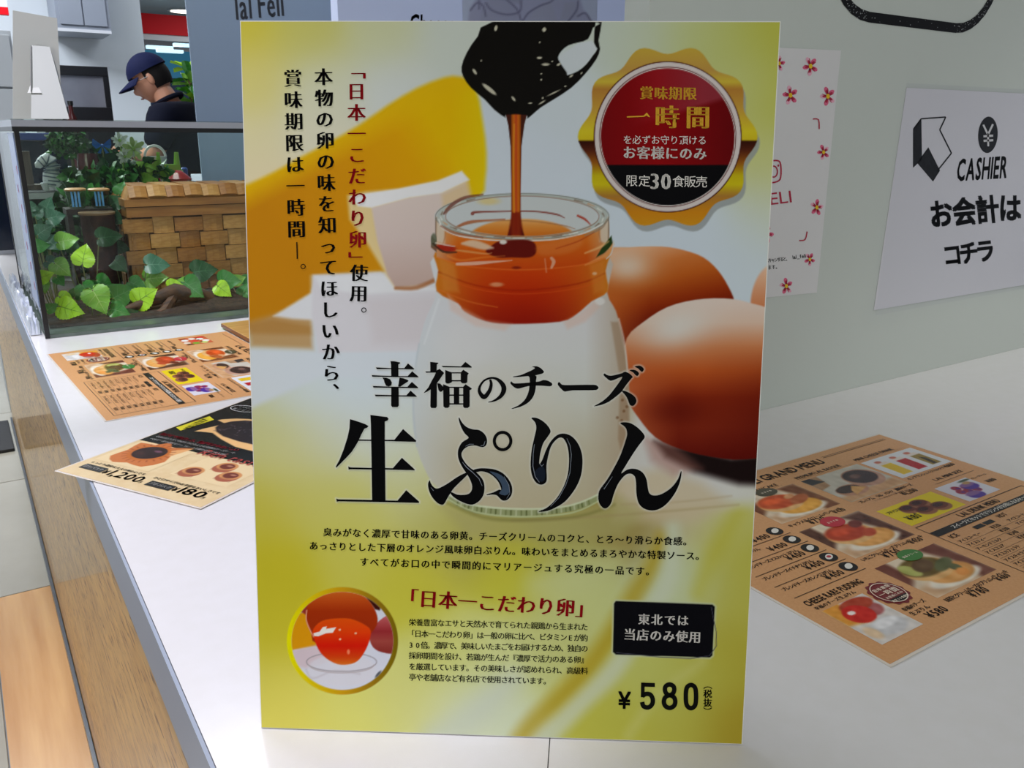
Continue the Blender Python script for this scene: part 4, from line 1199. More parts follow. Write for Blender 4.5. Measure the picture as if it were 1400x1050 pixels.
def pancake(x0, y0, top, side, bg, blobs):
    def f(p):
        p.C[:] = (224, 206, 180)
        p.poly([(x0, y0), (x0 + 88, y0), (x0 + 88, y0 + 30), (x0 + 50, y0 + 20), (x0, y0 + 16)], (206, 166, 128), 10)
        p.poly([(x0 + 60, y0 + 60), (x0 + 88, y0 + 60), (x0 + 88, y0 - 2), (x0 + 66, y0 - 2), (x0 + 72, y0 + 30)], bg, 10)
        p.poly([(x0 - 2, y0 + 62), (x0 + 16, y0 + 62), (x0 + 14, y0 + 30), (x0 - 2, y0 + 20)], bg, 8)
        p.ell(x0 + 46, y0 + 12, 34, 10, (234, 224, 208), 3)
        p.ell(x0 + 50, y0 + 19, 28, 14, side, 3)
        p.ell(x0 + 49, y0 + 17, 24, 9, tuple(min(255, c + 18) for c in side), 5)
        p.ell(x0 + 38, y0 + 33, 28, 17, (226, 176, 112), 2)
        p.ell(x0 + 37, y0 + 37, 25, 14, top, 4)
        p.ell(x0 + 32, y0 + 40, 12, 6, tuple(min(255, int(c * 1.15 + 10)) for c in top), 6)
        for bx, by, rx, ry, c in blobs:
            p.ell(x0 + bx, y0 + by, rx, ry, c, 2.5, rot=0.3)
        noisy(p, 5, 16)
    return f
pics = [
    ((114, 191, 202, 251), pancake(114, 191, (196, 74, 22), (222, 156, 50), (120, 66, 34), [(62, 30, 16, 7, (176, 92, 46)), (58, 40, 8, 4, (214, 150, 100))])),
    ((114, 110, 202, 171), pancake(114, 110, (178, 56, 20), (214, 150, 72), (84, 44, 28), [(56, 26, 10, 6, (186, 70, 36)), (60, 44, 9, 6, (110, 40, 30))])),
    ((112, 33, 200, 90), pancake(112, 33, (104, 84, 34), (210, 146, 74), (110, 56, 40), [(58, 30, 16, 6, (92, 96, 56)), (62, 22, 6, 6, (96, 98, 60)), (60, 14, 8, 5, (226, 146, 66)), (22, 38, 8, 10, (176, 178, 96)), (40, 38, 14, 8, (96, 70, 40))])),
]
def basque_p(p):
    p.C[:] = (196, 190, 178)
    p.poly([(214, 187), (310, 187), (310, 205), (214, 200)], (206, 160, 116), 8)
    p.poly([(214, 252), (240, 252), (232, 226), (214, 222)], (168, 130, 96), 3)
    p.poly([(214, 252), (226, 252), (236, 236), (216, 236)], (40, 36, 44), 2)
    p.ell(282, 222, 26, 21, (186, 142, 120), 2); p.ell(281, 225, 22, 16, (50, 32, 36), 3); p.ell(276, 228, 9, 5, (110, 80, 74), 5)
    p.ell(243, 207, 22, 12, (190, 140, 112), 2); p.ell(240, 210, 17, 8, (58, 40, 38), 2); p.poly([(236, 196), (262, 204), (250, 214), (240, 206)], (214, 162, 96), 2)
    noisy(p, 4, 14)
def drinks_p(p):
    p.C[:] = (222, 224, 230)
    for x, c in ((336, (222, 186, 30)), (364, (178, 22, 34)), (391, (150, 126, 56))):
        p.poly([(x - 9, 203), (x + 8, 203), (x + 10, 232), (x - 8, 232)], c, 2)
        p.poly([(x - 9, 232), (x + 10, 232), (x + 8, 238), (x - 8, 238)], (226, 214, 206), 2)
        p.ell(x - 2, 240, 5, 3, (196, 110, 90), 2)
    p.poly([(386, 204), (392, 204), (396, 220), (390, 226)], (60, 50, 24), 2)
def grape_p(p):
    p.C[:] = (216, 214, 226)
    for x, y in ((338, 150), (350, 146), (344, 140), (356, 138), (334, 142)):
        p.ell(x, y, 6, 5, (150, 36, 66), 2); p.ell(x + 2, y - 1, 3, 2, (96, 30, 120), 2)
    for x, y in ((342, 134), (358, 150)):
        p.ell(x, y - 4, 12, 7, (70, 36, 150), 2); p.ell(x, y, 12, 4, (130, 90, 150), 2)
    p.ell(362, 153, 6, 3, (176, 140, 90), 2); p.ell(366, 158, 10, 2, (60, 80, 60), 2)
def yellow_p(p):
    p.C[:] = (228, 204, 20)
    for x, y in ((250, 148), (270, 150), (262, 138), (284, 136)):
        p.ell(x, y - 3, 13, 8, (150, 96, 64), 1.5); p.ell(x, y, 12, 6.5, (104, 52, 40), 1.5); p.ell(x - 1, y + 1, 7, 3.5, (60, 26, 26), 2)
def pud_p(p):
    p.C[:] = (220, 212, 206)
    p.poly([(16, 45), (40, 40), (36, 72), (16, 72)], (224, 150, 50), 6)
    p.ell(52, 52, 12, 9, (170, 90, 90), 3); p.ell(48, 62, 18, 8, (176, 60, 30), 2)
    p.ell(38, 52, 14, 12, (206, 32, 16), 2); p.ell(34, 56, 4, 2.5, (246, 232, 226), 1.5)
    p.ell(44, 30, 18, 10, (206, 204, 206), 4); p.ell(44, 34, 14, 5, (236, 234, 236), 3); p.ell(24, 30, 6, 8, (226, 196, 160), 4)
    noisy(p, 4, 10)
def cups_p(p):
    p.C[:] = (200, 96, 60)
    for x, y, c in ((20, 242, (206, 40, 30)), (34, 238, (236, 232, 226)), (50, 244, (240, 236, 228)), (62, 238, (196, 206, 120)), (26, 226, (232, 220, 210)), (44, 226, (216, 60, 50)), (62, 224, (120, 160, 50)), (34, 212, (236, 230, 224)), (54, 210, (226, 210, 190)), (18, 212, (150, 60, 34)), (68, 212, (110, 70, 40))):
        p.ell(x, y, 8, 6, c, 2)
    for x in (24, 40, 56):
        p.ell(x, 234, 3, 2, (40, 30, 30), 1.5)
for r_, f_ in pics + [((214, 187, 310, 250), basque_p), ((316, 197, 410, 249), drinks_p), ((318, 124, 376, 162), grape_p), ((216, 122, 308, 160), yellow_p), ((16, 17, 67, 70), pud_p), ((14, 205, 72, 251), cups_p)]:
    raster('food_picture', MP, tuple(c / 1000.0 for c in r_), 72, 52, f_, m_pr, menu, 0.00045)
k = MmInk()
k.line('LAL FELI GRAND MENU', (122, 271), (284, 271), 13, lambda c: bold(c, 0.02))
k.rect(292, 281.5, 410, 282.3); k.rect(292, 284.5, 410, 285.1); k.rect(14, 284.5, 114, 285.1)
k.line('SOUFFLE PANCAKE', (116, 256), (186, 256), 5.5, medium)
k.line('PREMIUM LAL BASQUE', (216, 255), (290, 255), 6, medium)
k.line('MINI CHEESE DRINK', (317, 255), (388, 255), 6, medium)
for x0, x1, y in ((116, 190, 253.8), (216, 308, 252.6), (317, 408, 252.4)):
    for j in range(int((x1 - x0) / 2)):
        k.rect(x0 + 2 * j, y, x0 + 2 * j + 1, y + 0.5)
k.rect(216, 117.2, 405, 118.1); k.rect(214.6, 12, 215.4, 118)
k.rect(216, 12, 405, 12.7); k.rect(404.4, 12, 405.2, 118)
k.rect(216, 95, 405, 104)
k.line('LAL DRINK MENU', (276, 107), (346, 107), 7.5, medium)
for y, nm in ((194, 'まろやかチーズぷりん'), (174, 'ストロベリーぷりん'), (154, 'ブレンドチーズマスカットぷりん'), (134, 'ブレンドチーズイチヂクぷりん'), (114, 'ブレンドチーズオレンジぷりん')):
    k.rect(14, y - 20, 106, y - 19.3)
    n_ = len(nm)
    k.chars(nm, (18, y - 6), (18 + (n_ - 1) * 4.5, y - 6), 5.4, medium)
    k.line('¥400', (62, y - 16), (84, y - 16), 7.6, medium)
    k.disc((96, y - 9.6), 8.6, 7.6, 24)
k.line('CHEESE RARE PUDDING', (14, 80), (84, 80), 7, bold)
k.chars('幸福のチーズ生ぷりん', (17, 75), (62, 75), 4.8, medium)
k.chars('キャラメルクリームパンケーキ', (118, 184), (190, 184), 6, medium); k.line('¥720', (138, 174.5), (160, 174), 8.4, medium); k.line('¥420', (178, 178), (194, 178), 6, medium)
k.chars('いちごクリームチーズブリュレパンケーキ', (118, 105), (202, 105), 5.6, medium); k.line('¥750', (138, 95), (160, 94.5), 8.4, medium); k.line('¥450', (182, 99), (199, 99), 6, medium)
k.chars('抹茶とクリームチーズのブリュレパンケーキ', (116, 27), (202, 27), 5.6, medium); k.line('¥780', (138, 17), (160, 16.5), 8.4, medium); k.line('¥480', (182, 20), (199, 20), 6, medium)
k.chars('プレミアム ラル バスク 濃厚のチーズ', (222, 182), (306, 182), 5.8, medium); k.line('¥1,200', (276, 168), (300, 168), 7.5, medium)
k.chars('ミニチーズタルトと濃いめケーキ', (238, 176.5), (292, 176.5), 3, medium)
k.chars('モンブランシェイクミルクチーズ', (320, 192), (392, 191.5), 5.6, medium); k.line('¥600', (386, 189), (404, 189), 6, medium)
k.rect(330, 168, 404, 168.5)
k.line('LAL MINI SIZE', (340, 173), (392, 173), 5.5, medium)
k.chars('グレープソース', (380, 156), (404, 156), 4, medium); k.line('¥180', (384, 140), (400, 140), 6, medium)
k.chars('プチバスク', (222, 151), (240, 151), 5.5, medium); k.line('¥180', (226, 129), (245, 129), 8.5, bold)
k.chars('幸福のチーズ', (74, 37), (98, 37), 5.2, medium); k.chars('生ぷりん', (74, 30), (92, 30), 5.6, medium); k.line('¥580', (80, 17.5), (103, 17.5), 8, medium)
k.line('ICE', (224, 86), (236, 86), 6, medium); k.line('HOT', (306, 86), (320, 86), 6, medium)
k.rect(262, 84.5, 277, 90); k.rect(279, 84.5, 294, 90)
for j, nm in enumerate(('アイスコーヒー', 'アイスティー', 'アーモンドミルク', 'アイスココア', 'アイスカフェラテ', 'アイスキャラメルラテ', 'アイスアールグレイ', 'アップルジュース')):
    y = 79 - j * 8.3
    k.chars(nm, (224, y), (224 + (len(nm) - 1) * 5, y), 5.2, medium)
    k.line('¥%d' % (320 + 10 * j), (276, y - 2.4), (290, y - 2.4), 5, medium)
    k.chars(nm, (308, y), (308 + (len(nm) - 1) * 5, y), 5.2, medium)
    k.line('¥%d' % (300 + 10 * j), (370, y - 2.4), (384, y - 2.4), 5, medium)
    k.rect(222, y - 4.4, 400, y - 4.1)
k.build('black_print', m_bk, menu, 0.0006)
k = MmInk()
k.chars('スイーツとセットでドリンクがお得になるセット割引', (248, 99.5), (392, 99.5), 6.6, medium)
for y in (184.4, 164.4, 144.4, 124.4, 104.4):
    k.disc((96.5, y), 5.6, 3.2, 14, 0.5)
k.build('white_print', mat('menu white ink', (232, 228, 220), 0.3), menu, 0.0008)
k = MmInk(); k.disc((96.5, 124.6), 2.6, 1.8, 10); k.build('red_mark', mat('menu red ink', (190, 20, 50), 0.3), menu, 0.0009)
k = MmInk(); k.disc((159, 168), 14, 10, 28)
k.build('red_label', mat('menu red ink', (190, 20, 50), 0.3), menu, 0.0009)
k = MmInk(); k.disc((160, 250), 14, 8.5, 28)
k.build('olive_label', mat('menu olive ink', (66, 60, 36), 0.3), menu, 0.0009)
k = MmInk(); k.disc((160, 88), 14, 9, 28)
k.build('green_label', mat('menu green ink', (56, 122, 44), 0.3), menu, 0.0009)
a_ = np.linspace(0, 2 * PI, 97)[:-1]
def sealp(rr, amp):
    return [((86 + (rr + amp * math.cos(12 * t)) * math.cos(t)), 59 + (rr + amp * math.cos(12 * t)) * math.sin(t)) for t in a_]
k = MmInk(); k.poly(sealp(17, 0.9)); k.build('seal_rim', mat('menu dark red ink', (120, 16, 24), 0.3), menu, 0.00065)
k = MmInk(); k.ring((86, 59), 14.2, 14.2, 0.8, 40); k.chars('賞味期限', (78, 66), (94, 66), 4.4, medium); k.chars('一時間', (78, 59.5), (94, 59.5), 7, medium); k.chars('お客様にのみ', (77, 54), (95, 54), 3.2, medium)
k.chars('限定30食販売', (77, 48.5), (95, 48.5), 3, medium); k.chars('おすすめ', (153, 168), (165, 168), 3.4, medium); k.chars('抹茶クリーム', (151, 88), (169, 88), 3.2, medium); k.chars('おすすめ', (154, 250), (166, 250), 3.4, medium)
k.build('label_lettering', mat('menu pale ink', (236, 220, 200), 0.3), menu, 0.0011)
k = MmInk(); k.poly([(86 + 13.6 * math.cos(t), 59 + 13.6 * math.sin(t)) for t in np.linspace(PI * 1.19, PI * 1.81, 20)])
k.build('seal_band', m_bk, menu, 0.0010)

# second copy, turned a quarter, farther along the counter
l1, l2 = Vector((0.094, 1.572, 0)), Vector((0.1235, 1.137, 0))
u_ = (l2 - l1).normalized(); v_ = Vector((-u_.y, u_.x, 0))
mid = (l1 + l2) / 2
P2 = Plane(Vector((mid.x, mid.y, ZT + 0.0005)) - u_ * 0.21, u_, v_)
def copy_tree(o, parent=None):
    c = o.copy(); COL.objects.link(c); c.parent = parent
    for ch in list(o.children):
        copy_tree(ch, c)
    return c
m2 = copy_tree(menu)
m2.matrix_world = P2.mw()
m2['label'] = 'tan laminated food menu lying in front of the glass tank'

# flyer
f1, f2 = onz(76, 644), onz(277, 696)
uf = (f2 - f1).normalized(); vf = Vector((-uf.y, uf.x, 0))
PF = Plane(Vector((f1.x, f1.y, ZT + 0.0012)) + uf * 0.004, uf, vf)
fly = empty('flyer', 'black and cream tart flyer jutting over the counter edge beside the poster', 'flyer', mw=PF.mw())
box('laminate', (-0.0025, -0.0025, -0.0003), (0.2125, 0.2995, 0.0001), m_film, fly, bevel=0.0001)
box('sheet', (0, 0, 0), (0.21, 0.297, 0.0003), m_cream, fly)
def ZF(p_):
    return [(a / 3.28, 400 + b / 3.28) for a, b in p_]
def fuv(p_):
    q = ZF(p_); return PF.uv(np.array([t[0] for t in q]), np.array([t[1] for t in q])) * 1000
bt = fuv([(620, 665), (880, 722), (1130, 775)])
ysplit = 108
k = MmInk(); k.rect(0.5, ysplit, 209.5, 296.5); k.build('black_ground', mat('flyer black ink', (14, 13, 14), 0.25, spec=0.25), fly, 0.00045)
def tart_p(p):
    g_ = (p.Y > ysplit)[:, None]
    p.C[:] = np.where(g_, (14, 13, 14), (232, 208, 162))
    x, y = 46, 82
    p.poly(smooth_poly([(x - 32, y - 26), (x - 30, y - 4), (x - 36, y + 20), (x - 14, y + 22), (x - 4, y + 38), (x + 10, y + 24), (x + 34, y + 34), (x + 28, y + 8), (x + 38, y - 12), (x + 26, y - 34), (x + 2, y - 32), (x - 14, y - 38)], 2), (196, 112, 56), 2)
    p.poly([(x + 8, y + 10), (x + 36, y + 34), (x + 30, y + 4)], (222, 164, 104), 3)
    for j in range(22):
        t = j * 2 * PI / 22
        p.line([(x + 22 * math.cos(t), y + 20 * math.sin(t)), (x + 30 * math.cos(t), y + 28 * math.sin(t))], (132, 62, 30), 1.6, 2, 0.7)
    p.ell(x, y, 25, 23, (190, 104, 40), 2.5); p.ell(x, y + 1, 20.5, 18.5, (44, 20, 24), 2.5); p.ell(x + 6, y + 8, 6, 3, (104, 70, 86), 4); p.ell(x - 8, y - 5, 6, 4, (74, 38, 34), 4)
def minis_p(p):
    g_ = (p.Y > ysplit)[:, None]
    p.C[:] = np.where(g_, (14, 13, 14), (232, 208, 162))
    for x, y in ((132, 64), (156, 90), (178, 72)):
        p.ell(x, y - 2.5, 13.5, 13, (174, 98, 70), 1.5); p.ell(x, y + 2, 13, 10.5, (208, 144, 88), 1.5); p.ell(x, y + 2, 9, 7.4, (112, 50, 38), 2); p.ell(x + 2, y + 4, 4, 2, (176, 120, 96), 2)
        for j in range(12):
            p.line([(x - 12 + j * 2.1, y - 6), (x - 11 + j * 2.0, y - 13)], (140, 74, 54), 0.8, 1.2, 0.6)
raster('tart_picture', MP, (0.006, 0.042, 0.090, 0.123), 100, 90, tart_p, m_pr, fly, 0.00050)
raster('tart_picture', MP, (0.116, 0.048, 0.196, 0.107), 90, 70, minis_p, m_pr, fly, 0.00045)
def cake_p(p):
    p.C[:] = (14, 13, 14)
    p.poly(smooth_poly([(30, 205), (46, 200), (44, 186), (36, 160), (60, 166), (120, 142), (206, 150), (206, 236), (120, 236), (60, 226), (40, 216)], 2), (238, 190, 126), 2)
    p.poly(smooth_poly([(44, 196), (60, 172), (110, 158), (206, 166), (206, 228), (110, 228), (62, 220)], 2), (36, 24, 28), 3)
    for j in range(90):
        x_, y_ = rng.uniform(56, 200), rng.uniform(170, 222)
        p.ell(x_, y_, 1.3, 1.3, (100, 88, 96), 1.2, a=0.7)
raster('cake_picture', MP, (0.028, 0.136, 0.2085, 0.240), 150, 90, cake_p, m_pr, fly, 0.0006)
k = MmInk()
k.line('¥', (47, 15.5), (54, 15.5), 9, bold); k.line('1,200', (57, 15), (104, 15), 14.5, lambda c: bold(c, 0.014)); k.line('円', (105, 15), (108, 15), 4, medium)
k.line('¥', (151, 15.5), (157, 15.5), 9, bold); k.line('180', (160, 15), (193, 15), 14.5, lambda c: bold(c, 0.014)); k.line('円', (194, 15), (197, 15), 4, medium)
k.rect(12, 16, 46, 28); k.rect(115, 14, 150, 26)
k.chars('しっとり濃厚な大人の味わいです', (14, 34), (92, 34), 5.6, medium); k.chars('ひと口サイズのお手軽なおいしさです', (112, 33), (200, 33), 5.6, medium)
k.build('black_print', m_bk, fly, 0.0007)
k = MmInk(); k.chars('濃厚バスク', (17, 22), (41, 22), 6, medium); k.chars('プチバスク', (120, 20), (145, 20), 6, medium)
k.chars('表面はほろ苦く中はとろけるような食感のチーズケーキ', (12, 126), (132, 126), 5.6, medium); k.chars('ベルギー産の濃厚なチョコレートを練り込んだ大人の味', (12, 117), (128, 117), 5.6, medium)
k.ring((27, 256), 21, 12, 1.1); k.line('BASQUE', (15, 258), (39, 258), 5, bold); k.chars('焼き菓子', (16, 251), (38, 251), 6, medium)
k.build('white_print', mat('flyer white ink', (232, 230, 228), 0.3), fly, 0.0009)
k = MmInk(); k.chars('焦がすで香ばしさ、焦がすからおいしい', (10, 135), (128, 135), 7.4, lambda c: bold(c, 0.03)); k.build('red_print', mat('flyer red ink', (220, 24, 60), 0.3), fly, 0.0009)
k = MmInk(); k.line('Rich taste', (96, 104), (186, 104), 17, plain, slant=0.3)
k.build('script_print', mat('flyer brown red ink', (176, 60, 50), 0.3), fly, 0.0009)
k = MmInk(); k.poly([(5, 160), (19, 154), (25, 204), (9, 212)]); k.build('yellow_label', mat('flyer yellow ink', (226, 214, 20), 0.3), fly, 0.0007)
k = MmInk(); k.chars('新商品ご案内', (12, 198), (18, 164), 6.0, medium); k.chars('期間限定発売', (18, 197), (22, 166), 4.6, medium); k.build('label_lettering', m_bk, fly, 0.0009)

# small wooden tray corner showing left of the poster
cc = onz(346, 462)
tr = empty('wooden_tray', 'small varnished wooden tray just left of the poster behind the menus', 'tray', (0.402, 1.415, ZT + 0.002), 0.06)
m_wt = mat('varnished pale wood', (206, 160, 92), 0.3, noise=(14, (180, 130, 66), (1, 7, 1)), coat=0.3)
m_wt2 = mat('dark tray rim', (120, 70, 36), 0.35)
bm = bmesh.new(); add_box(bm, (0.12, 0.10, 0.006), (0.24, 0.20, 0.006)); from_bm('tray_base', bm, m_wt, tr, bevel=0.003)
bm = bmesh.new()
for c, s in (((0.12, 0.004, 0.0045), (0.24, 0.008, 0.009)), ((0.12, 0.196, 0.0045), (0.24, 0.008, 0.007)), ((0.004, 0.10, 0.0045), (0.008, 0.184, 0.007)), ((0.236, 0.10, 0.0045), (0.008, 0.184, 0.007))):
    add_box(bm, c, s)
from_bm('tray_rim', bm, m_wt2, tr, bevel=0.0015)

# ------------------------------------------------------------------ glass tank
TX0, TX1, TY0, TY1 = 0.1025, 0.84, 1.690, 2.27
TZ0, TZ1 = ZT + 0.0005, ZT + 0.366
tank = empty('glass_tank', 'large rectangular glass tank with black corner trims full of ivy', 'tank', ((TX0 + TX1) / 2, (TY0 + TY1) / 2, TZ0))
_to = tank.location.copy()
def tb(name, lo, hi, m, b=0.0):
    return box(name, Vector(lo) - _to, Vector(hi) - _to, m, tank, b)
m_gl = glass_mat('tank glass', (250, 254, 251), 1.36)
m_gask = mat('black silicone trim', (14, 15, 17), 0.35)
m_lip = mat('grey aluminium lip', (172, 176, 186), 0.3, metal=0.4)
m_tbase = mat('grey green tank floor', (104, 116, 110), 0.35, noise=(30, (86, 98, 92)))
g = 0.005
tb('tank_floor', (TX0, TY0, TZ0), (TX1, TY1, TZ0 + 0.006), m_tbase)
tb('glass_pane', (TX0 + g, TY0, TZ0 + 0.006), (TX1 - g, TY0 + 0.003, TZ1 - 0.006), m_gl)
tb('glass_pane', (TX0 + g, TY1 - 0.003, TZ0 + 0.006), (TX1 - g, TY1, TZ1 - 0.006), m_gl)
tb('glass_pane', (TX0, TY0 + g, TZ0 + 0.006), (TX0 + 0.003, TY1 - g, TZ1 - 0.006), m_gl)
tb('glass_pane', (TX1 - 0.003, TY0 + g, TZ0 + 0.006), (TX1, TY1 - g, TZ1 - 0.006), m_gl)
for x in (TX0 - 0.001, TX1 - 0.007):
    for y in (TY0 - 0.001, TY1 - 0.007):
        tb('corner_trim', (x, y, TZ0), (x + 0.008, y + 0.008, TZ1 - 0.008), m_gask, 0.0008)
for nm, z0, z1, m in (('top_gasket', TZ1 - 0.010, TZ1 - 0.002, m_gask), ('top_lip', TZ1 - 0.002, TZ1 + 0.0085, m_lip)):
    bm = bmesh.new()
    for lo, hi in (((TX0 - 0.003, TY0 - 0.003), (TX1 + 0.003, TY0 + 0.006)), ((TX0 - 0.003, TY1 - 0.006), (TX1 + 0.003, TY1 + 0.003)), ((TX0 - 0.003, TY0 + 0.006), (TX0 + 0.006, TY1 - 0.006)), ((TX1 - 0.006, TY0 + 0.006), (TX1 + 0.003, TY1 - 0.006))):
        a = Vector((lo[0], lo[1], z0)) - _to; b = Vector((hi[0], hi[1], z1)) - _to
        add_box(bm, (a + b) / 2, b - a)
    from_bm(nm, bm, m, tank)
m_blu = mat('blue white protective film', (150, 168, 214), 0.25)
tb('protective_film', (TX0 - 0.0012, TY0 + 0.035, TZ0 + 0.05), (TX0 - 0.0002, TY0 + 0.17, TZ1 - 0.012), m_blu)

m_rm = mat('red film mark', (150, 40, 90), 0.4)
for j in range(7):
    tb('film_mark', (TX0 - 0.0016, TY0 + 0.06 + 0.02 * (j % 3), TZ0 + 0.08 + j * 0.034), (TX0 - 0.0012, TY0 + 0.068 + 0.02 * (j % 3), TZ0 + 0.094 + j * 0.034), m_rm)
# crumpled clear bag squeezed between tank and counter edge
bm = bmesh.new()
GX, GY = 7, 46
gv = []
for j in range(GY + 1):
    for i in range(GX + 1):
        x = 0.081 + 0.0195 * i / GX; y = 1.73 + 0.62 * j / GY
        hgt = 0.0 if i in (0, GX) or j in (0, GY) else 0.006 + 0.022 * abs(math.sin(j * 0.9 + i * 1.3)) * abs(math.sin(j * 0.37 + 1)) + random.uniform(0, 0.007)
        gv.append(bm.verts.new((x + random.uniform(-0.001, 0.001) * (0 < i < GX), y, ZT + 0.0012 + hgt)))
for j in range(GY):
    for i in range(GX):
        a = j * (GX + 1) + i
        bm.faces.new((gv[a], gv[a + 1], gv[a + GX + 2], gv[a + GX + 1]))
o = from_bm('plastic_bag', bm, mat('crumpled white plastic film', (206, 212, 226), 0.12, spec=0.6))
tag(o, 'crumpled pale plastic bag on the counter edge left of the tank', 'bag')
# dark display case farther back along the counter
dcz = at(8, 182, 2.98).z
e = empty('display_case', 'dark navy display case at the left edge behind the tank', 'case', (0.19, 3.2, ZT + 0.0005))
m_dk = mat('dark navy glass', (20, 30, 52), 0.12); m_dkf = mat('blue case frame', (40, 62, 130), 0.35)
box('case_body', (-0.10, -0.22, 0.012), (0.12, 0.25, dcz - ZT - 0.02), m_dk, e, bevel=0.002)
box('case_top', (-0.104, -0.224, dcz - ZT - 0.02), (0.124, 0.254, dcz - ZT), m_dkf, e, bevel=0.002)
box('case_base', (-0.104, -0.224, 0), (0.124, 0.254, 0.012), m_shw if 'm_shw' in globals() else m_lip, e, bevel=0.001)
# bark and soil bed
m_bark = mat('dark brown bark mulch', (58, 40, 28), 0.8, noise=(90, (30, 20, 15)), bump=(120, 0.8))
bm = bmesh.new()
nx_, ny_ = 60, 40
vv = []
def bedz(x, y):
    return 0.006 + (0.022 * max(0, math.sin(x * 23 + 1.1) * math.sin(y * 19 + 0.6)) + 0.004 * math.sin(x * 71) * math.sin(y * 83)) * max(0, 1 - abs(y - 1.85) / 0.075) + 0.004 * min(1, max(0, (y - 1.75) / 0.10))
for j in range(ny_ + 1):
    for i in range(nx_ + 1):
        x = TX0 + 0.012 + (TX1 - TX0 - 0.024) * i / nx_; y = 1.745 + (TY1 - 0.02 - 1.745) * j / ny_
        vv.append(bm.verts.new((x, y, TZ0 + 0.006 + max(0.001, bedz(x, y) + random.uniform(-0.002, 0.002)) * (0.15 if j == 0 else 1))))
for j in range(ny_):
    for i in range(nx_):
        a = j * (nx_ + 1) + i
        bm.faces.new((vv[a], vv[a + 1], vv[a + nx_ + 2], vv[a + nx_ + 1]))
o = from_bm('bark_mulch', bm, m_bark, None, smooth=True)
tag(o, 'dark bark mulch spread over the floor of the glass tank', 'mulch', kind='stuff')
def bed(x, y):
    return TZ0 + 0.006 + bedz(x, y)
m_root = mat('brown driftwood', (92, 62, 40), 0.7, noise=(30, (52, 34, 24), (1, 6, 1)), bump=(60, 0.6))
bm = bmesh.new()
dpts = [at(170, 424, 1.80), at(205, 412, 1.81), at(240, 398, 1.82), at(275, 404, 1.83), at(310, 420, 1.84), at(345, 412, 1.85)]
tube(bm, dpts, [0.006, 0.012, 0.017, 0.016, 0.013, 0.008], 10)
tube(bm, [at(240, 400, 1.82), at(225, 425, 1.79), at(200, 438, 1.77)], [0.012, 0.010, 0.005], 8)
o = from_bm('driftwood', bm, m_root, None, smooth=True)
tag(o, 'twisted brown driftwood branch lying on bark before the basket', 'driftwood')

# ---- leaves
m_leaf = {k_: mat('leaf ' + k_, a, 0.4, noise=(50, b)) for k_, a, b in (
    ('lime', (150, 206, 24), (180, 224, 50)), ('light', (104, 160, 50), (128, 182, 66)), ('mid', (44, 112, 42), (62, 134, 52)), ('dark', (18, 62, 28), (30, 82, 36)), ('teal', (50, 96, 74), (66, 116, 88)))}
def leaf_geo(s, L=1.0):
    """ivy leaf, base at origin, tip along +y, lies in xy with a fold along the midrib"""
    out = [(0, 0), (0.16, -0.10), (0.36, -0.08), (0.50, 0.10), (0.52, 0.28), (0.40, 0.42), (0.36, 0.58), (0.22, 0.74), (0.10, 0.90), (0, 1.04)]
    V = [(0, 0, 0)]; mid = [(0, y, 0.0) for y in (0.0, 0.25, 0.5, 0.75, 1.04)]
    right = [(x, y, 0.16 * x + 0.10 * math.sin(y * 6) * x - 0.12 * (y - 0.5) ** 2) for x, y in out[1:-1]]
    left = [(-x, y, z) for x, y, z in right]
    V = [(0, y, -0.12 * (y - 0.5) ** 2) for _, y, _ in mid] + right + left
    F = []
    for side, o_ in ((1, 5), (-1, 13)):
        chain = [0] + [o_ + i for i in range(8)] + [4]
        mids = [0, 0, 1, 1, 1, 2, 2, 3, 3, 4]
        for i in range(9):
            a, b, c, d = chain[i], chain[i + 1], mids[i + 1], mids[i]
            f_ = [a, b, c, d] if side > 0 else [d, c, b, a]
            g_ = []
            for q in f_:
                if q not in g_:
                    g_.append(q)
            if len(g_) >= 3:
                F.append(g_)
    return [(x * s, y * s * L, z * s) for x, y, z in V], F
leaf_meshes = {}
m_vein = {k_: mat('vein ' + k_, c_, 0.4) for k_, c_ in (('lime', (96, 142, 24)), ('light', (170, 200, 120)), ('mid', (96, 150, 90)), ('dark', (60, 112, 70)), ('teal', (110, 150, 128)))}
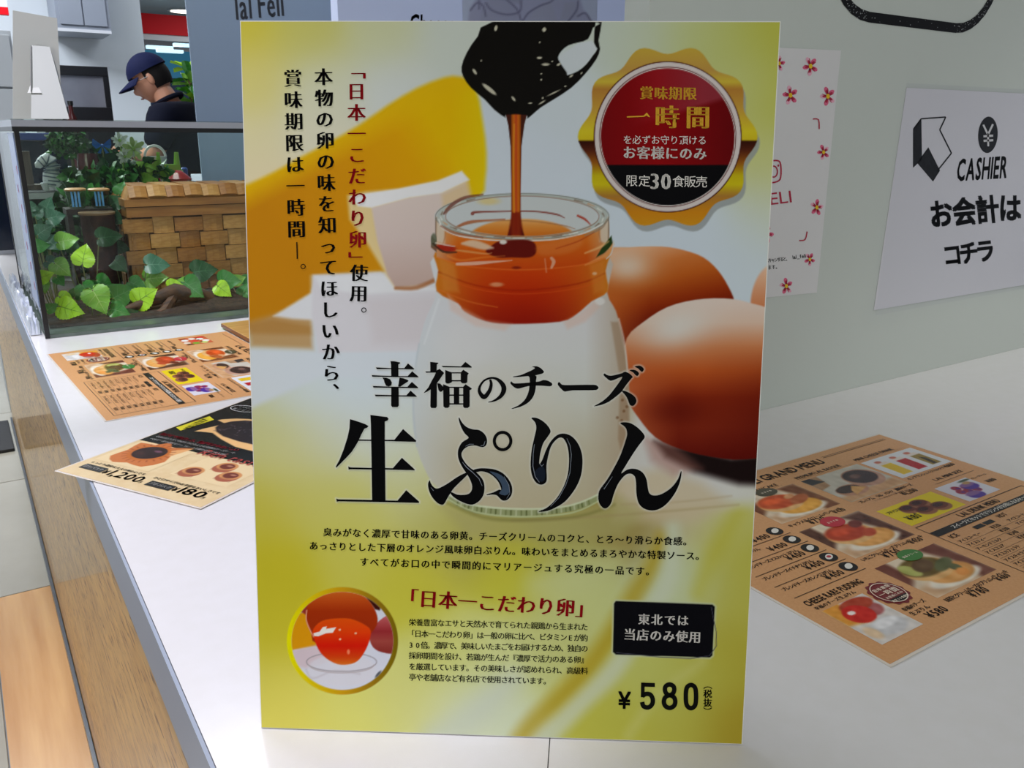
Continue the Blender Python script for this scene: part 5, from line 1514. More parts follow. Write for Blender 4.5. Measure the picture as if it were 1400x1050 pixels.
def leaf_mesh(kind):
    """lobed, scalloped ivy leaf with raised veins"""
    if kind not in leaf_meshes:
        rng2 = random.Random(len(kind))
        half = []
        ctrl = smooth_poly([(0.02, 0.0), (0.14, -0.12), (0.36, -0.10), (0.50, 0.08), (0.53, 0.26), (0.46, 0.44), (0.38, 0.58), (0.24, 0.76), (0.11, 0.92), (0.0, 1.06)], 3, closed=False)
        for i, (x, y) in enumerate(ctrl):
            s_ = 1.0 + (0.05 if i % 2 else -0.03) + rng2.uniform(-0.015, 0.015)
            half.append((x * s_, 0.35 + (y - 0.35) * (1 + (s_ - 1) * 0.6)))
        zf = lambda x, y: 0.20 * abs(x) + 0.05 * math.sin(y * 9) * abs(x) * 2 - 0.16 * (y - 0.45) ** 2 - 0.25 * abs(x) ** 2.5
        bm = bmesh.new()
        n_ = len(half)
        for sd in (1, -1):
            mids = [bm.verts.new((0, max(0.0, min(1.06, half[i][1])), zf(0, half[i][1]))) for i in range(n_)]
            inner_ = [bm.verts.new((sd * h_[0] * 0.55, h_[1], zf(h_[0] * 0.55, h_[1]))) for h_ in half]
            outer_ = [bm.verts.new((sd * h_[0], h_[1], zf(h_[0], h_[1]))) for h_ in half]
            for i in range(n_ - 1):
                for A_, B_ in ((mids, inner_), (inner_, outer_)):
                    f_ = (A_[i], B_[i], B_[i + 1], A_[i + 1])
                    bm.faces.new(f_ if sd > 0 else f_[::-1])
        bmesh.ops.remove_doubles(bm, verts=bm.verts, dist=1e-5)
        for a_, b_, w_ in (((0, -0.02), (0, 1.0), 0.016), ((0, 0.05), (0.40, 0.10), 0.009), ((0, 0.05), (-0.40, 0.10), 0.009), ((0, 0.22), (0.40, 0.44), 0.009), ((0, 0.22), (-0.40, 0.44), 0.009), ((0, 0.48), (0.24, 0.68), 0.008), ((0, 0.48), (-0.24, 0.68), 0.008)):
            a_, b_ = Vector(a_), Vector(b_); d_ = (b_ - a_).normalized(); n2 = Vector((-d_.y, d_.x)) * w_
            prev = None
            for t_ in (0, 0.33, 0.66, 1.0):
                q_ = a_ + (b_ - a_) * t_
                kk = 1 - 0.7 * t_
                pr = [bm.verts.new((q_.x + n2.x * kk * e_, q_.y + n2.y * kk * e_, zf(q_.x, q_.y) + 0.012)) for e_ in (1, -1)]
                if prev:
                    f_ = bm.faces.new((prev[0], pr[0], pr[1], prev[1])); f_.material_index = 1
                prev = pr
        me = bpy.data.meshes.new('leaf')
        bm.to_mesh(me); bm.free()
        me.polygons.foreach_set('use_smooth', np.ones(len(me.polygons), bool))
        me.materials.append(m_leaf[kind]); me.materials.append(m_vein[kind])
        leaf_meshes[kind] = me
    return leaf_meshes[kind]
toCam = lambda P: (CAM - P).normalized()
def put_leaf(parent, P, size, kind, roll, tilt=0.0, side=0.0):
    """leaf roughly facing the room, centred at P; roll = direction of the tip (0 up, + clockwise)"""
    n = (Vector((-0.25, -1, 0.45))).normalized()
    n = (n + Vector((side, 0, tilt))).normalized()
    x = n.cross(Vector((0, 0, 1))).normalized() * -1
    y = n.cross(x)
    R = Matrix(((x.x, y.x, n.x), (x.y, y.y, n.y), (x.z, y.z, n.z)))
    R = R @ Matrix.Rotation(-roll, 3, 'Z')
    o = bpy.data.objects.new('leaf', leaf_mesh(kind)); COL.objects.link(o)
    base = P - (R @ Vector((0, size * 0.5, 0)))
    o.parent = parent
    o.matrix_world = Matrix.Translation(base) @ R.to_4x4() @ Matrix.Scale(size, 4)
    inv = Matrix.Translation(-parent.location)
    o.matrix_parent_inverse = Matrix.Identity(4)
    o.matrix_local = inv @ Matrix.Translation(base) @ R.to_4x4() @ Matrix.Scale(size, 4)
    return base
m_stem = mat('ivy stem', (126, 132, 84), 0.6)
def vine(label, leaves, y0, group='ivy sprigs in the glass tank', rootpx=None):
    P0 = [at(a / 3.28, 150 + b / 3.28, y) for a, b, y, *_ in leaves]
    root = Vector((sum(p.x for p in P0) / len(P0), sum(p.y for p in P0) / len(P0), 0)); root.z = bed(root.x, root.y) + 0.001
    e = empty('ivy_sprig', label, 'plant', root, group=group)
    bases = []
    for (a, b, y, s, kind, roll), P in zip(leaves, P0):
        dpx = 1157 / ((P - CAM).dot(_F))
        bases.append(put_leaf(e, P, s * 0.86 / 3.28 / dpx, kind, roll, random.uniform(-.25, .25), random.uniform(-.25, .25)))
    bm = bmesh.new()
    for q in bases:
        q = q - root
        m_ = Vector((q.x * 0.6, q.y + 0.012, max(0.004, q.z * 0.35)))
        tube(bm, [Vector((q.x * 0.3, q.y * 0.6 + 0.01, 0.0)), m_, q], 0.0011, 5)
    from_bm('stem', bm, m_stem, e)
    return e
vine('lime and pale ivy sprig at the left front corner of the glass tank', [(445, 860, 1.775, 135, 'light', 2.8), (320, 897, 1.755, 118, 'lime', 1.9), (300, 856, 1.775, 80, 'lime', 2.2), (395, 822, 1.80, 100, 'mid', 2.6),
      (235, 885, 1.77, 60, 'mid', 1.0), (540, 905, 1.775, 90, 'mid', 2.0), (590, 915, 1.785, 70, 'dark', 1.2), (350, 815, 1.83, 70, 'mid', 0.6), (430, 800, 1.84, 70, 'mid', 1.9)], 1.77)
vine('pale ivy sprig climbing the left pane of the glass tank', [(205, 745, 1.80, 78, 'lime', 1.2), (280, 715, 1.82, 96, 'light', 2.4), (200, 800, 1.80, 56, 'light', 3.0), (240, 690, 1.86, 70, 'teal', 2.0), (270, 770, 1.82, 60, 'mid', 2.6)], 1.82)
vine('bright ivy sprig standing before the brown cup in the tank', [(305, 585, 1.86, 98, 'light', 1.4), (378, 647, 1.84, 108, 'lime', 0.3), (335, 620, 1.87, 70, 'dark', 2.0), (495, 570, 1.87, 112, 'dark', 1.5)], 1.86)
vine('ivy sprig with lime tips below the corner of the woven basket', [(655, 835, 1.80, 122, 'lime', 1.0), (555, 822, 1.82, 122, 'mid', 1.2), (710, 695, 1.86, 112, 'teal', 1.7), (700, 755, 1.86, 110, 'light', 1.5), (620, 790, 1.84, 90, 'mid', 2.2), (470, 780, 1.86, 90, 'mid', 2.0)], 1.82)
vine('green ivy sprig running along the foot of the woven basket', [(790, 792, 1.82, 78, 'lime', 1.6), (868, 805, 1.81, 118, 'mid', 2.3), (835, 770, 1.84, 80, 'light', 0.6), (920, 722, 1.86, 118, 'dark', 1.5), (900, 820, 1.83, 70, 'teal', 1.2)], 1.83)
vine('ivy sprig at the right foot of the basket next to the poster edge', [(1030, 768, 1.84, 108, 'mid', 1.6), (1005, 812, 1.82, 84, 'lime', 2.3), (1098, 805, 1.84, 70, 'mid', 0.5), (1075, 760, 1.87, 60, 'light', 1.2), (1130, 770, 1.87, 90, 'mid', 1.2)], 1.84)
vine('dark teal ivy sprig at the left back of the tank', [(200, 540, 1.98, 90, 'teal', 1.0), (240, 605, 1.97, 84, 'teal', 2.4), (215, 425, 2.02, 80, 'teal', 0.4), (252, 480, 2.0, 90, 'teal', 1.4), (190, 610, 1.96, 70, 'mid', 1.5), (175, 460, 2.0, 60, 'teal', 0.7), (150, 440, 2.0, 56, 'teal', 2.0)], 2.0)
vine('dark ivy sprig standing behind the brown cup left of the basket', [(530, 410, 2.0, 86, 'dark', 1.1), (522, 490, 1.98, 80, 'dark', 2.2), (545, 350, 2.02, 70, 'mid', 0.4), (550, 620, 1.96, 70, 'dark', 1.9), (470, 660, 1.93, 84, 'dark', 1.2), (540, 700, 1.92, 84, 'dark', 2.5)], 1.98)

def foliage(name, label, c, r, n, size, kinds, group=None, stemh=None, cat='plant'):
    """leafy mass: small leaves joined as one uncountable part on a stem"""
    e = empty(name, label, cat, (c[0], c[1], stemh if stemh is not None else c[2] - r[2]), group=group)
    V, F = [], []
    lv, lf = leaf_geo(1.0)
    lv = np.array(lv)
    per = {k_: ([], []) for k_ in kinds}
    for i in range(n):
        d = rng.normal(size=3); d /= np.linalg.norm(d)
        k_ = rng.uniform(0.55, 1.0)
        P = np.array([c[0], c[1], c[2]]) + d * np.array(r) * k_ - np.array(e.location)
        R = np.array(Euler(tuple(rng.uniform(0, 6.28, 3))).to_matrix())
        s = size * rng.uniform(0.6, 1.2)
        kd = kinds[int(rng.integers(len(kinds)))]
        V_, F_ = per[kd]
        b0 = sum(len(q) for q in V_)
        V_.append((lv * s) @ R.T + P)
        F_ += [[q + b0 for q in f_] for f_ in lf]
    for kd, (V_, F_) in per.items():
        if not V_:
            continue
        me = bpy.data.meshes.new('foliage'); me.from_pydata(np.concatenate(V_).tolist(), [], F_)
        o = link('foliage', me, m_leaf[kd], e); o['kind'] = 'stuff'
    bm = bmesh.new()
    tube(bm, [(0, 0, 0), (0.004, 0, (c[2] - e.location.z) * 0.6), (0, 0, c[2] - e.location.z)], 0.004, 6)
    from_bm('stem', bm, m_stem, e)
    return e
def atr(px, py, y, rpx):                     # centre and a size in metres for a traced size
    P = at(px, py, y); return P, rpx * ((P - CAM).dot(_F)) / 1157
BX = TZ0
P, r = atr(116, 280, 2.10, 32)
foliage('leafy_plant', 'dark green leafy plant filling the left of the tank behind the cups', (P.x, P.y, P.z), (r * 1.2, 0.07, r * 1.5), 170, 0.026, ['dark', 'dark', 'mid'], stemh=bed(P.x, P.y))
P, r = atr(64, 318, 2.12, 22)
foliage('leafy_plant', 'teal leafy plant at the far left end of the tank', (P.x, P.y, P.z), (r * 0.8, 0.05, r * 1.3), 80, 0.026, ['teal', 'dark', 'mid'], stemh=bed(P.x, P.y))
P, r = atr(150, 255, 2.19, 34)
foliage('leafy_plant', 'dense green plant rising just left of the woven basket', (P.x, P.y, P.z), (r * 1.1, 0.05, r * 0.9), 170, 0.026, ['dark', 'mid', 'mid'], stemh=bed(P.x, P.y))
P, r = atr(198, 236, 2.21, 26)
foliage('leafy_plant', 'green plant peeping over the left end of the basket lid', (P.x, P.y, P.z), (r * 1.3, 0.035, r * 0.6), 110, 0.024, ['dark', 'mid', 'light'], stemh=bed(P.x, P.y))
P, r = atr(120, 350, 2.075, 34)
foliage('leafy_plant', 'shadowy low plant behind the bright ivy in the middle of the tank', (P.x, P.y, P.z), (r * 1.2, 0.03, r * 0.8), 90, 0.024, ['dark', 'dark', 'teal'], stemh=bed(P.x, P.y))

# ---- woven basket
m_sp = [mat('basket splint %s' % n_, c_, 0.45, noise=(30, d_, (2, 2, 8))) for n_, c_, d_ in (('honey', (184, 130, 66), (160, 106, 48)), ('amber', (170, 112, 52), (146, 92, 40)), ('pale', (198, 148, 84), (176, 124, 64)))]
m_rimb = mat('basket rim', (170, 114, 54), 0.4, noise=(12, (146, 92, 40), (1, 1, 8)), coat=0.2)
bk0 = at(181, 396, 1.93); BW, BD = 0.40, 0.19
bt0 = at(176, 270, 1.93)
BZ0, BZ1 = bed(0.4, 2.0) + 0.003, at(178, 284, 1.93).z
BXL = at(180, 330, 1.93).x
bsk = empty('woven_basket', 'honey brown woven splint basket with closed lid inside the tank', 'basket', (BXL + BW / 2, 1.93 + BD / 2, BZ0))
bl = bsk.location.copy()
def bb(name, lo, hi, m, bev=0.0):
    return box(name, Vector(lo) - bl, Vector(hi) - bl, m, bsk, bev)
BH = BZ1 - BZ0
bb('basket_lining', (BXL + 0.006, 1.937, BZ0), (BXL + BW - 0.006, 1.93 + BD - 0.007, BZ1 - 0.004), mat('dark basket lining', (74, 46, 22), 0.7))
rows = 5; rh = (BH - 0.022) / rows; cw = 0.052
spl_me = {}
def splint(w, h, d, key, m):
    if (key, m.name) not in spl_me:
        bm = bmesh.new()
        vs_ = add_box(bm, (0, 0, 0), (w, d, h))
        bmesh.ops.subdivide_edges(bm, edges=[e_ for e_ in bm.edges if abs(e_.verts[0].co.x - e_.verts[1].co.x) > w * 0.5], cuts=2)
        for v_ in bm.verts:
            if abs(v_.co.x) < w * 0.4 and v_.co.y < 0:
                v_.co.y -= 0.0022
        bmesh.ops.recalc_face_normals(bm, faces=bm.faces)
        me = bpy.data.meshes.new('splint'); bm.to_mesh(me); bm.free(); me.materials.append(m)
        spl_me[(key, m.name)] = me
    o = bpy.data.objects.new('splint', spl_me[(key, m.name)]); COL.objects.link(o); o.parent = bsk
    return o
ncol = int(BW / cw)
for rr_ in range(rows):
    for cc_ in range(ncol + 1):
        over = (rr_ + cc_) % 2 == 0
        o = splint(cw * (1.12 if over else 0.80), rh * (0.88 if over else 1.04), 0.003, 'o' if over else 'u', m_sp[(rr_ * 3 + cc_ * 2) % 3])
        o.location = Vector((BXL + 0.016 + cc_ * cw * 0.985, 1.9335 - (0.0015 if over else -0.002), BZ0 + rh * (rr_ + 0.5))) - bl
for rr_ in range(rows):                       # narrow left end of the basket
    for cc_ in range(4):
        over = (rr_ + cc_) % 2 == 1
        o = splint(0.045 * (1.1 if over else 0.8), rh * (0.88 if over else 1.04), 0.003, 'eo' if over else 'eu', m_sp[(rr_ + cc_) % 3])
        o.location = Vector((BXL + 0.0035 - (0.0015 if over else -0.002), 1.956 + cc_ * 0.045, BZ0 + rh * (rr_ + 0.5))) - bl
        o.rotation_euler = (0, 0, -PI / 2)
def band(name, z0, z1, out, m):
    bm = bmesh.new()
    x0, x1, y0, y1 = BXL - out, BXL + BW + out, 1.93 - out, 1.93 + BD + out
    th = 0.005
    for lo, hi in (((x0, y0), (x1, y0 + th)), ((x0, y1 - th), (x1, y1)), ((x0, y0 + th), (x0 + th, y1 - th)), ((x1 - th, y0 + th), (x1, y1 - th))):
        a = Vector((lo[0], lo[1], z0)) - bl; b = Vector((hi[0], hi[1], z1)) - bl
        add_box(bm, (a + b) / 2, b - a)
    return from_bm(name, bm, m, bsk)
band('rim_band', BZ1 - 0.020, BZ1, 0.004, m_rimb)
lt = at(180, 268, 1.93).z; lz = at(190, 251, 1.95).z
band('lid_band', BZ1 + 0.0015, BZ1 + 0.0165, 0.006, m_rimb)
bm = bmesh.new()
a = Vector((BXL - 0.003, 1.927, BZ1 + 0.0165)) - bl; b = Vector((BXL + BW + 0.003, 1.933 + BD, BZ1 + 0.0165)) - bl
zt = BZ1 + 0.040 - bl.z
q0 = [bm.verts.new(p_) for p_ in ((a.x, a.y, a.z - 0.006), (b.x, a.y, a.z - 0.006), (b.x, b.y, a.z - 0.006), (a.x, b.y, a.z - 0.006))]
q1 = [bm.verts.new(p_) for p_ in ((a.x + 0.016, a.y + 0.02, zt), (b.x - 0.016, a.y + 0.02, zt), (b.x - 0.016, b.y - 0.02, zt), (a.x + 0.016, b.y - 0.02, zt))]
bm.faces.new(q1)
for i in range(4):
    bm.faces.new((q0[i], q0[(i + 1) % 4], q1[(i + 1) % 4], q1[i]))
from_bm('lid_top', bm, m_sp[0], bsk)
for j in range(11):
    o = splint(0.036, 0.027, 0.0035, 'lid', m_sp[(j * 2) % 3])
    o.location = (a.x + 0.026 + j * 0.037, a.y + (0.006 if j % 2 else 0.009), zt - 0.010 + (0.002 if j % 2 else 0))
    o.rotation_euler = (-0.62, 0, 0)
for j in range(7):
    bb('splint', (BXL + 0.02 + j * 0.054, 1.945, bl.z + zt), (BXL + 0.062 + j * 0.054, 1.92 + BD, bl.z + zt + 0.0018), m_sp[(j + 1) % 3])

# ---- brown pot, striped cups
P, r = atr(135, 312, 1.95, 22)
zt_ = at(135, 290, 1.95).z
e = empty('brown_pot', 'dark brown tapered cork pot standing left of the basket', 'pot', (P.x, P.y, bed(P.x, P.y) - 0.002))
hh = zt_ - e.location.z
bm = bmesh.new(); lathe(bm, [(r * 0.78, 0), (r * 0.85, hh * 0.3), (r * 0.98, hh * 0.96), (r, hh), (r * 0.9, hh), (r * 0.88, hh - 0.012)], 28)
from_bm('pot_body', bm, mat('dark brown cork', (70, 36, 24), 0.6, noise=(60, (48, 24, 18))), e, smooth=True)
bm = bmesh.new(); lathe(bm, [(r * 1.03, hh - 0.004), (r * 1.05, hh), (r * 1.0, hh + 0.001)], 28); from_bm('pot_rim', bm, mat('tan pot rim', (150, 118, 84), 0.5), e, smooth=True)
m_cup = glass_mat('cup glass', (214, 226, 214), 1.6, 0.03)
m_strb = mat('blue stripe print', (84, 150, 206), 0.4)
m_amb = mat('amber cup lid', (176, 130, 74), 0.4)
# block that carries the cups
pc0, _ = atr(104, 270, 1.975, 1); pc1, _ = atr(136, 270, 1.975, 1)
zc = at(120, 285, 1.975).z
e = empty('cup_riser', 'dark wooden riser under the two striped glass cups in the tank', 'riser', ((pc0.x + pc1.x) / 2, 2.0, bed(pc0.x, 2.0) - 0.002))
w2 = (pc1.x - pc0.x) / 2 + 0.022
box('top_board', (-w2, -0.03, zc - e.location.z - 0.012), (w2, 0.035, zc - e.location.z), mat('dark riser wood', (44, 30, 24), 0.5, noise=(20, (30, 20, 16))), e, bevel=0.001)
for sx in (-1, 1):
    box('side_board', (sx * (w2 - 0.006) - 0.005, -0.028, 0), (sx * (w2 - 0.006) + 0.005, 0.033, zc - e.location.z - 0.012), mat('dark riser wood', (44, 30, 24), 0.5), e)
for j, px in enumerate((104, 136)):
    P, r = atr(px, 270, 1.985, 13)
    h_ = at(px, 259, 1.985).z - zc
    e = empty('glass_cup', ('left' if j == 0 else 'right') + ' glass cup with blue stripes and amber lid on the tank riser', 'cup', (P.x, 1.985, zc + 0.0005), group=None)
    bm = bmesh.new(); lathe(bm, [(r * 0.7, 0), (r * 0.8, 0.003), (r * 0.98, h_ * 0.9), (r, h_ * 0.94)], 20); from_bm('cup_body', bm, m_cup, e, smooth=True)
    bm = bmesh.new(); lathe(bm, [(r * 1.05, h_ * 0.93), (r * 1.08, h_ * 1.0), (r * 0.9, h_ * 1.06), (r * 0.2, h_ * 1.08)], 20); from_bm('cup_lid', bm, m_amb, e, smooth=True)
    for s_ in (-0.55, -0.2, 0.15):
        a0 = -PI / 2 + s_
        box('stripe', (r * 0.93 * math.cos(a0) - 0.0012, r * 0.93 * math.sin(a0) - 0.001, 0.004), (r * 0.93 * math.cos(a0) + 0.0024, r * 0.93 * math.sin(a0) + 0.0008, h_ * 0.9), m_strb, e)

# ---- shelf behind the tank with small ornaments
RZ = at(60, 260, 2.5).z
rs = empty('display_shelf', 'dark low display shelf standing on the counter behind the tank', 'shelf', (0.52, 2.55, ZT))
m_sh = mat('charcoal shelf board', (52, 54, 58), 0.4)
m_shw = mat('white shelf lip', (196, 200, 206), 0.35)
x0s = at(28, 258, 2.5).x
box('shelf_top', (x0s - 0.52, -0.13, RZ - ZT - 0.014), (0.40, 0.16, RZ - ZT), m_sh, rs, bevel=0.001)
box('shelf_lip', (x0s - 0.52, -0.134, RZ - ZT - 0.016), (0.40, -0.131, RZ - ZT - 0.002), m_shw, rs)
for x in (x0s - 0.52, 0.10, 0.386):
    box('side_panel', (x, -0.128, 0), (x + 0.014, 0.158, RZ - ZT - 0.014), m_sh, rs)
box('back_panel', (x0s - 0.52 + 0.014, 0.145, 0), (0.386, 0.157, RZ - ZT - 0.014), m_sh, rs)

m_zw = mat('zebra white', (226, 232, 238), 0.4); m_zb = mat('zebra blue grey', (96, 116, 136), 0.4)
P, r = atr(64, 235, 2.47, 20)
mpp = r / 20
e = empty('zebra_figurine', 'small striped zebra figurine on the shelf behind the tank', 'figurine', (P.x, 2.47, RZ + 0.0005))
def zl(px, py):
    q = at(px, py, 2.47); return Vector((q.x - e.location.x, 0, q.z - e.location.z))
bm = bmesh.new()
tube(bm, [zl(70, 256) * 1.0, zl(71, 248), zl(72, 238), zl(72, 228), zl(69, 220), zl(64, 217), zl(57, 221), zl(52, 226), zl(48, 226)], [.016, .021, .022, .019, .016, .015, .012, .009, .006], 12)
for s in (-1, 1):
    tube(bm, [zl(66, 216) + Vector((0, s * .008, 0)), zl(66, 210) + Vector((0, s * .012, 0.0))], [.005, .0015], 6)
    tube(bm, [zl(64, 250) + Vector((-.006, s * .012, 0)), Vector((zl(62, 250).x, s * .013, 0.0))], [.009, .006], 8)
    tube(bm, [zl(76, 250) + Vector((.004, s * .012, 0)), Vector((zl(77, 250).x, s * .013, 0.0))], [.010, .007], 8)
o = from_bm('zebra_body', bm, m_zw, e, smooth=True)
bm = bmesh.new()
cl = [zl(72, 252), zl(72, 247), zl(72, 242), zl(72.5, 237), zl(72, 232), zl(71, 227), zl(69, 222.5), zl(65, 218.5), zl(60, 219.5), zl(55.5, 223)]
rr_ = [.0215, .022, .0225, .0222, .0205, .0195, .0175, .0160, .0142, .0118]
for p_, r_ in zip(cl, rr_):
    i_ = cl.index(p_)
    d_ = (cl[min(i_ + 1, 9)] - cl[max(i_ - 1, 0)]).normalized() * 0.0016
    tube(bm, [p_ - d_, p_ + d_], [r_, r_], 12)
tube(bm, [zl(76, 240), zl(76.5, 230), zl(74, 220), zl(69, 213), zl(64, 212)], [.004, .005, .005, .004, .002], 6)
from_bm('stripes', bm, m_zb, e, smooth=True)

P, r = atr(37, 226, 2.55, 6)
e = empty('wooden_post', 'grey brown wooden post ornament left of the zebra figurine', 'ornament', (P.x, 2.55, RZ + 0.0005))
h_ = at(37, 207, 2.55).z - RZ
m_pw = mat('grey brown wood', (98, 84, 76), 0.6, noise=(20, (78, 66, 60), (6, 6, 1)))
box('post', (-r * 0.8, -0.012, 0.012), (r * 0.8, 0.012, h_), m_pw, e, bevel=0.0015)
box('post_base', (-r * 2, -0.03, 0), (r * 2.2, 0.03, 0.012), m_pw, e, bevel=0.0015)

P, r = atr(121, 224, 2.44, 14)
e = empty('dark_red_pot', 'glossy dark red round pot among the plants behind the tank', 'pot', (P.x, 2.44, RZ + 0.0005))
h_ = at(121, 210, 2.44).z - RZ
bm = bmesh.new(); lathe(bm, [(r * 0.6, 0), (r * 0.95, h_ * 0.3), (r * 1.02, h_ * 0.7), (r * 0.9, h_), (r * 0.8, h_), (r * 0.78, h_ - 0.01)], 24)
from_bm('pot_body', bm, mat('dark red glaze', (92, 16, 20), 0.2, coat=0.5), e, smooth=True)
bm = bmesh.new(); lathe(bm, [(r * 0.78, h_ - 0.012), (r * 0.70, h_ - 0.006), (0.001, h_ - 0.004)], 20)
from_bm('pot_soil', bm, m_bark, e, smooth=True)

P, r = atr(94, 196, 2.52, 30)
e = foliage('boxwood_ball', 'round dark boxwood ball against the pale wall behind the tank', (P.x, P.y, P.z), (r, 0.07, r * 0.65), 330, 0.014, ['dark', 'dark', 'mid'], stemh=RZ)
P, r = atr(98, 243, 2.5, 11)
foliage('leafy_plant', 'speckled pale leafed plant right of the zebra figurine', (P.x, P.y, P.z), (r * 1.0, 0.04, r * 1.2), 90, 0.016, ['dark', 'teal', 'light'], stemh=RZ)
P, r = atr(150, 225, 2.5, 25)
foliage('leafy_plant', 'green plant behind the dark red pot', (P.x, P.y, P.z), (r * 1.1, 0.05, r * 0.9), 130, 0.026, ['dark', 'mid', 'dark'], stemh=RZ)

# blue bow ornament and white blossoms
m_bow = mat('bright blue ribbon', (30, 110, 200), 0.4)
P, r = atr(140, 199, 2.42, 12)
e = empty('blue_bow', 'bright blue ribbon bow on a wire above the dark red pot', 'bow', (P.x, P.y, RZ + 0.0005))
zc_ = P.z - e.location.z
bm = bmesh.new()
for s in (-1, 1):
    V_ = [(0, 0, zc_), (s * r * 0.9, -0.004, zc_ + r * 0.75), (s * r, 0.006, zc_ + r * 0.1), (s * r * 0.7, -0.004, zc_ - r * 0.35)]
    for w_ in (-0.0, 0.008):
        bm.faces.new([bm.verts.new((a_[0], a_[1] + w_, a_[2])) for a_ in V_])
    V_ = [(0, 0, zc_), (s * r * 0.6, 0, zc_ - r * 0.8), (s * r * 0.25, 0.003, zc_ - r * 0.9)]
    bm.faces.new([bm.verts.new(a_) for a_ in V_])
blob(bm, (0, 0.002, zc_), (r * 0.2, r * 0.2, r * 0.2), 1)
from_bm('ribbon', bm, m_bow, e)
bm = bmesh.new(); tube(bm, [(0, 0.004, 0), (0, 0.004, zc_)], 0.0012, 5); from_bm('wire', bm, m_stem, e)
m_pet = mat('white petal', (214, 220, 214), 0.5); m_petg = mat('pale green petal', (170, 200, 120), 0.5)
def blossom(px, py, y, rp, label, cm):
    P, r = atr(px, py, y, rp)
    e = empty('white_blossom', label, 'flower', (P.x, P.y, RZ + 0.0005))
    z_ = P.z - e.location.z
    for j in range(11):
        a_ = j * 2 * PI / 11
        bm = bmesh.new()
        t_ = r * (1.0 if j % 2 else 0.75)
        c_, s_ = math.cos(a_), math.sin(a_)
        V_ = [(0, 0, z_)] + [(t_ * (k1 * c_ - k2 * s_), -0.006 * k1 - 0.01 * (j % 2), z_ + t_ * (k1 * s_ + k2 * c_)) for k1, k2 in ((0.5, -0.22), (0.9, -0.14), (1.0, 0), (0.9, 0.14), (0.5, 0.22))]
        bm.faces.new([bm.verts.new(v_) for v_ in V_])
        from_bm('petal', bm, m_petg if (j % 2 and cm) else m_pet, e)
    bm = bmesh.new(); blob(bm, (0, -0.008, z_), (r * 0.2, 0.004, r * 0.2), 1); tube(bm, [(0, 0.003, 0), (0.004, 0.003, z_ * 0.6), (0, 0, z_)], 0.0015, 5)
    from_bm('stem', bm, mat('pale green stem', (150, 186, 90), 0.5), e)
blossom(182, 203, 2.42, 16, 'large white and green blossom standing above the basket lid', 1)
blossom(163, 192, 2.45, 12, 'white blossom between the blue bow and the large blossom', 0)
blossom(170, 214, 2.44, 12, 'lower white blossom nestled in leaves behind the basket', 0)

# green pegs, red bowl, ring handled tub, blue cap
m_lime = mat('lime green plastic', (140, 196, 50), 0.3)
P, r = atr(230, 222, 2.44, 16)
e = empty('lime_toy', 'lime green plastic toy with two upright prongs behind the basket', 'toy', (P.x, 2.44, RZ + 0.0005))
def ll(px, py, dy=0.0):
    q = at(px, py, 2.44); return Vector((q.x - e.location.x, dy, q.z - e.location.z))
bm = bmesh.new()
b0_ = ll(229, 232)
tube(bm, [ll(212, 236), ll(217, 228), ll(216, 208)], [r * .34, r * .30, r * .16], 8)
tube(bm, [ll(246, 236), ll(242, 228), ll(241, 208)], [r * .34, r * .28, r * .18], 8)
add_box(bm, (ll(230, 229) + Vector((0, 0, 0))), (r * 1.9, 0.02, r * 0.55))
add_box(bm, (b0_.x, 0, b0_.z / 2), (r * 0.9, 0.016, max(0.004, b0_.z)))
from_bm('toy_body', bm, m_lime, e, bevel=0.001)
m_rd = mat('red plastic', (186, 16, 24), 0.25, coat=0.4)
P, r = atr(242, 244, 2.40, 18)
e = empty('red_bowl', 'shiny red upturned bowl behind the basket lid', 'bowl', (P.x, 2.40, RZ + 0.0005))
h_ = at(242, 233, 2.40).z - RZ
zz = max(0.001, at(242, 248, 2.40).z - RZ)
bm = bmesh.new(); lathe(bm, [(r * 0.75, 0), (r * 0.72, zz), (r * 1.05, zz + 0.003), (r * 1.06, zz + 0.007), (r * 0.7, h_ * 0.8), (r * 0.35, h_), (r * 0.001, h_)], 26)
from_bm('bowl_shell', bm, m_rd, e, smooth=True)
P, r = atr(252, 233, 2.48, 4.5)
e = empty('blue_bottle', 'small blue bottle with a rounded cap behind the red bowl', 'bottle', (P.x, 2.48, RZ + 0.0005))
h_ = at(252, 229, 2.48).z - RZ
bm = bmesh.new(); lathe(bm, [(r * 1.1, 0), (r * 1.1, h_ * 0.55), (r * 0.7, h_ * 0.65)], 14); from_bm('bottle_body', bm, mat('clear blue plastic', (150, 180, 210), 0.2), e, smooth=True)
bm = bmesh.new(); lathe(bm, [(r, h_ * 0.62), (r, h_ * 0.92), (r * 0.6, h_)], 14); from_bm('bottle_cap', bm, mat('blue plastic', (40, 84, 180), 0.3), e, smooth=True)
P, r = atr(207, 229, 2.50, 12)
e = empty('red_scoop', 'red slanting scoop handle left of the lime toy', 'scoop', (P.x, 2.50, RZ + 0.0005))
def l3(px, py):
    q = at(px, py, 2.50); return Vector((q.x - e.location.x, 0, q.z - e.location.z))
bm = bmesh.new(); tube(bm, [l3(197, 217), l3(206, 227), l3(214, 238)], [r * .22, r * .3, r * .26], 8); from_bm('scoop_handle', bm, m_rd, e, smooth=True)
p_ = l3(214, 238)
bm = bmesh.new(); lathe(bm, [(r * .3, 0), (r * .42, max(0.004, p_.z * 0.7)), (r * .2, max(0.006, p_.z))], 14, c=(p_.x, 0, 0)); from_bm('scoop_cup', bm, m_rd, e, smooth=True)
m_tub = mat('white plastic tub', (206, 208, 206), 0.4)
P, r = atr(212, 212, 2.56, 12)
e = empty('white_tub', 'white tub with a hooped handle behind the lime toy', 'tub', (P.x, 2.56, RZ + 0.0005))
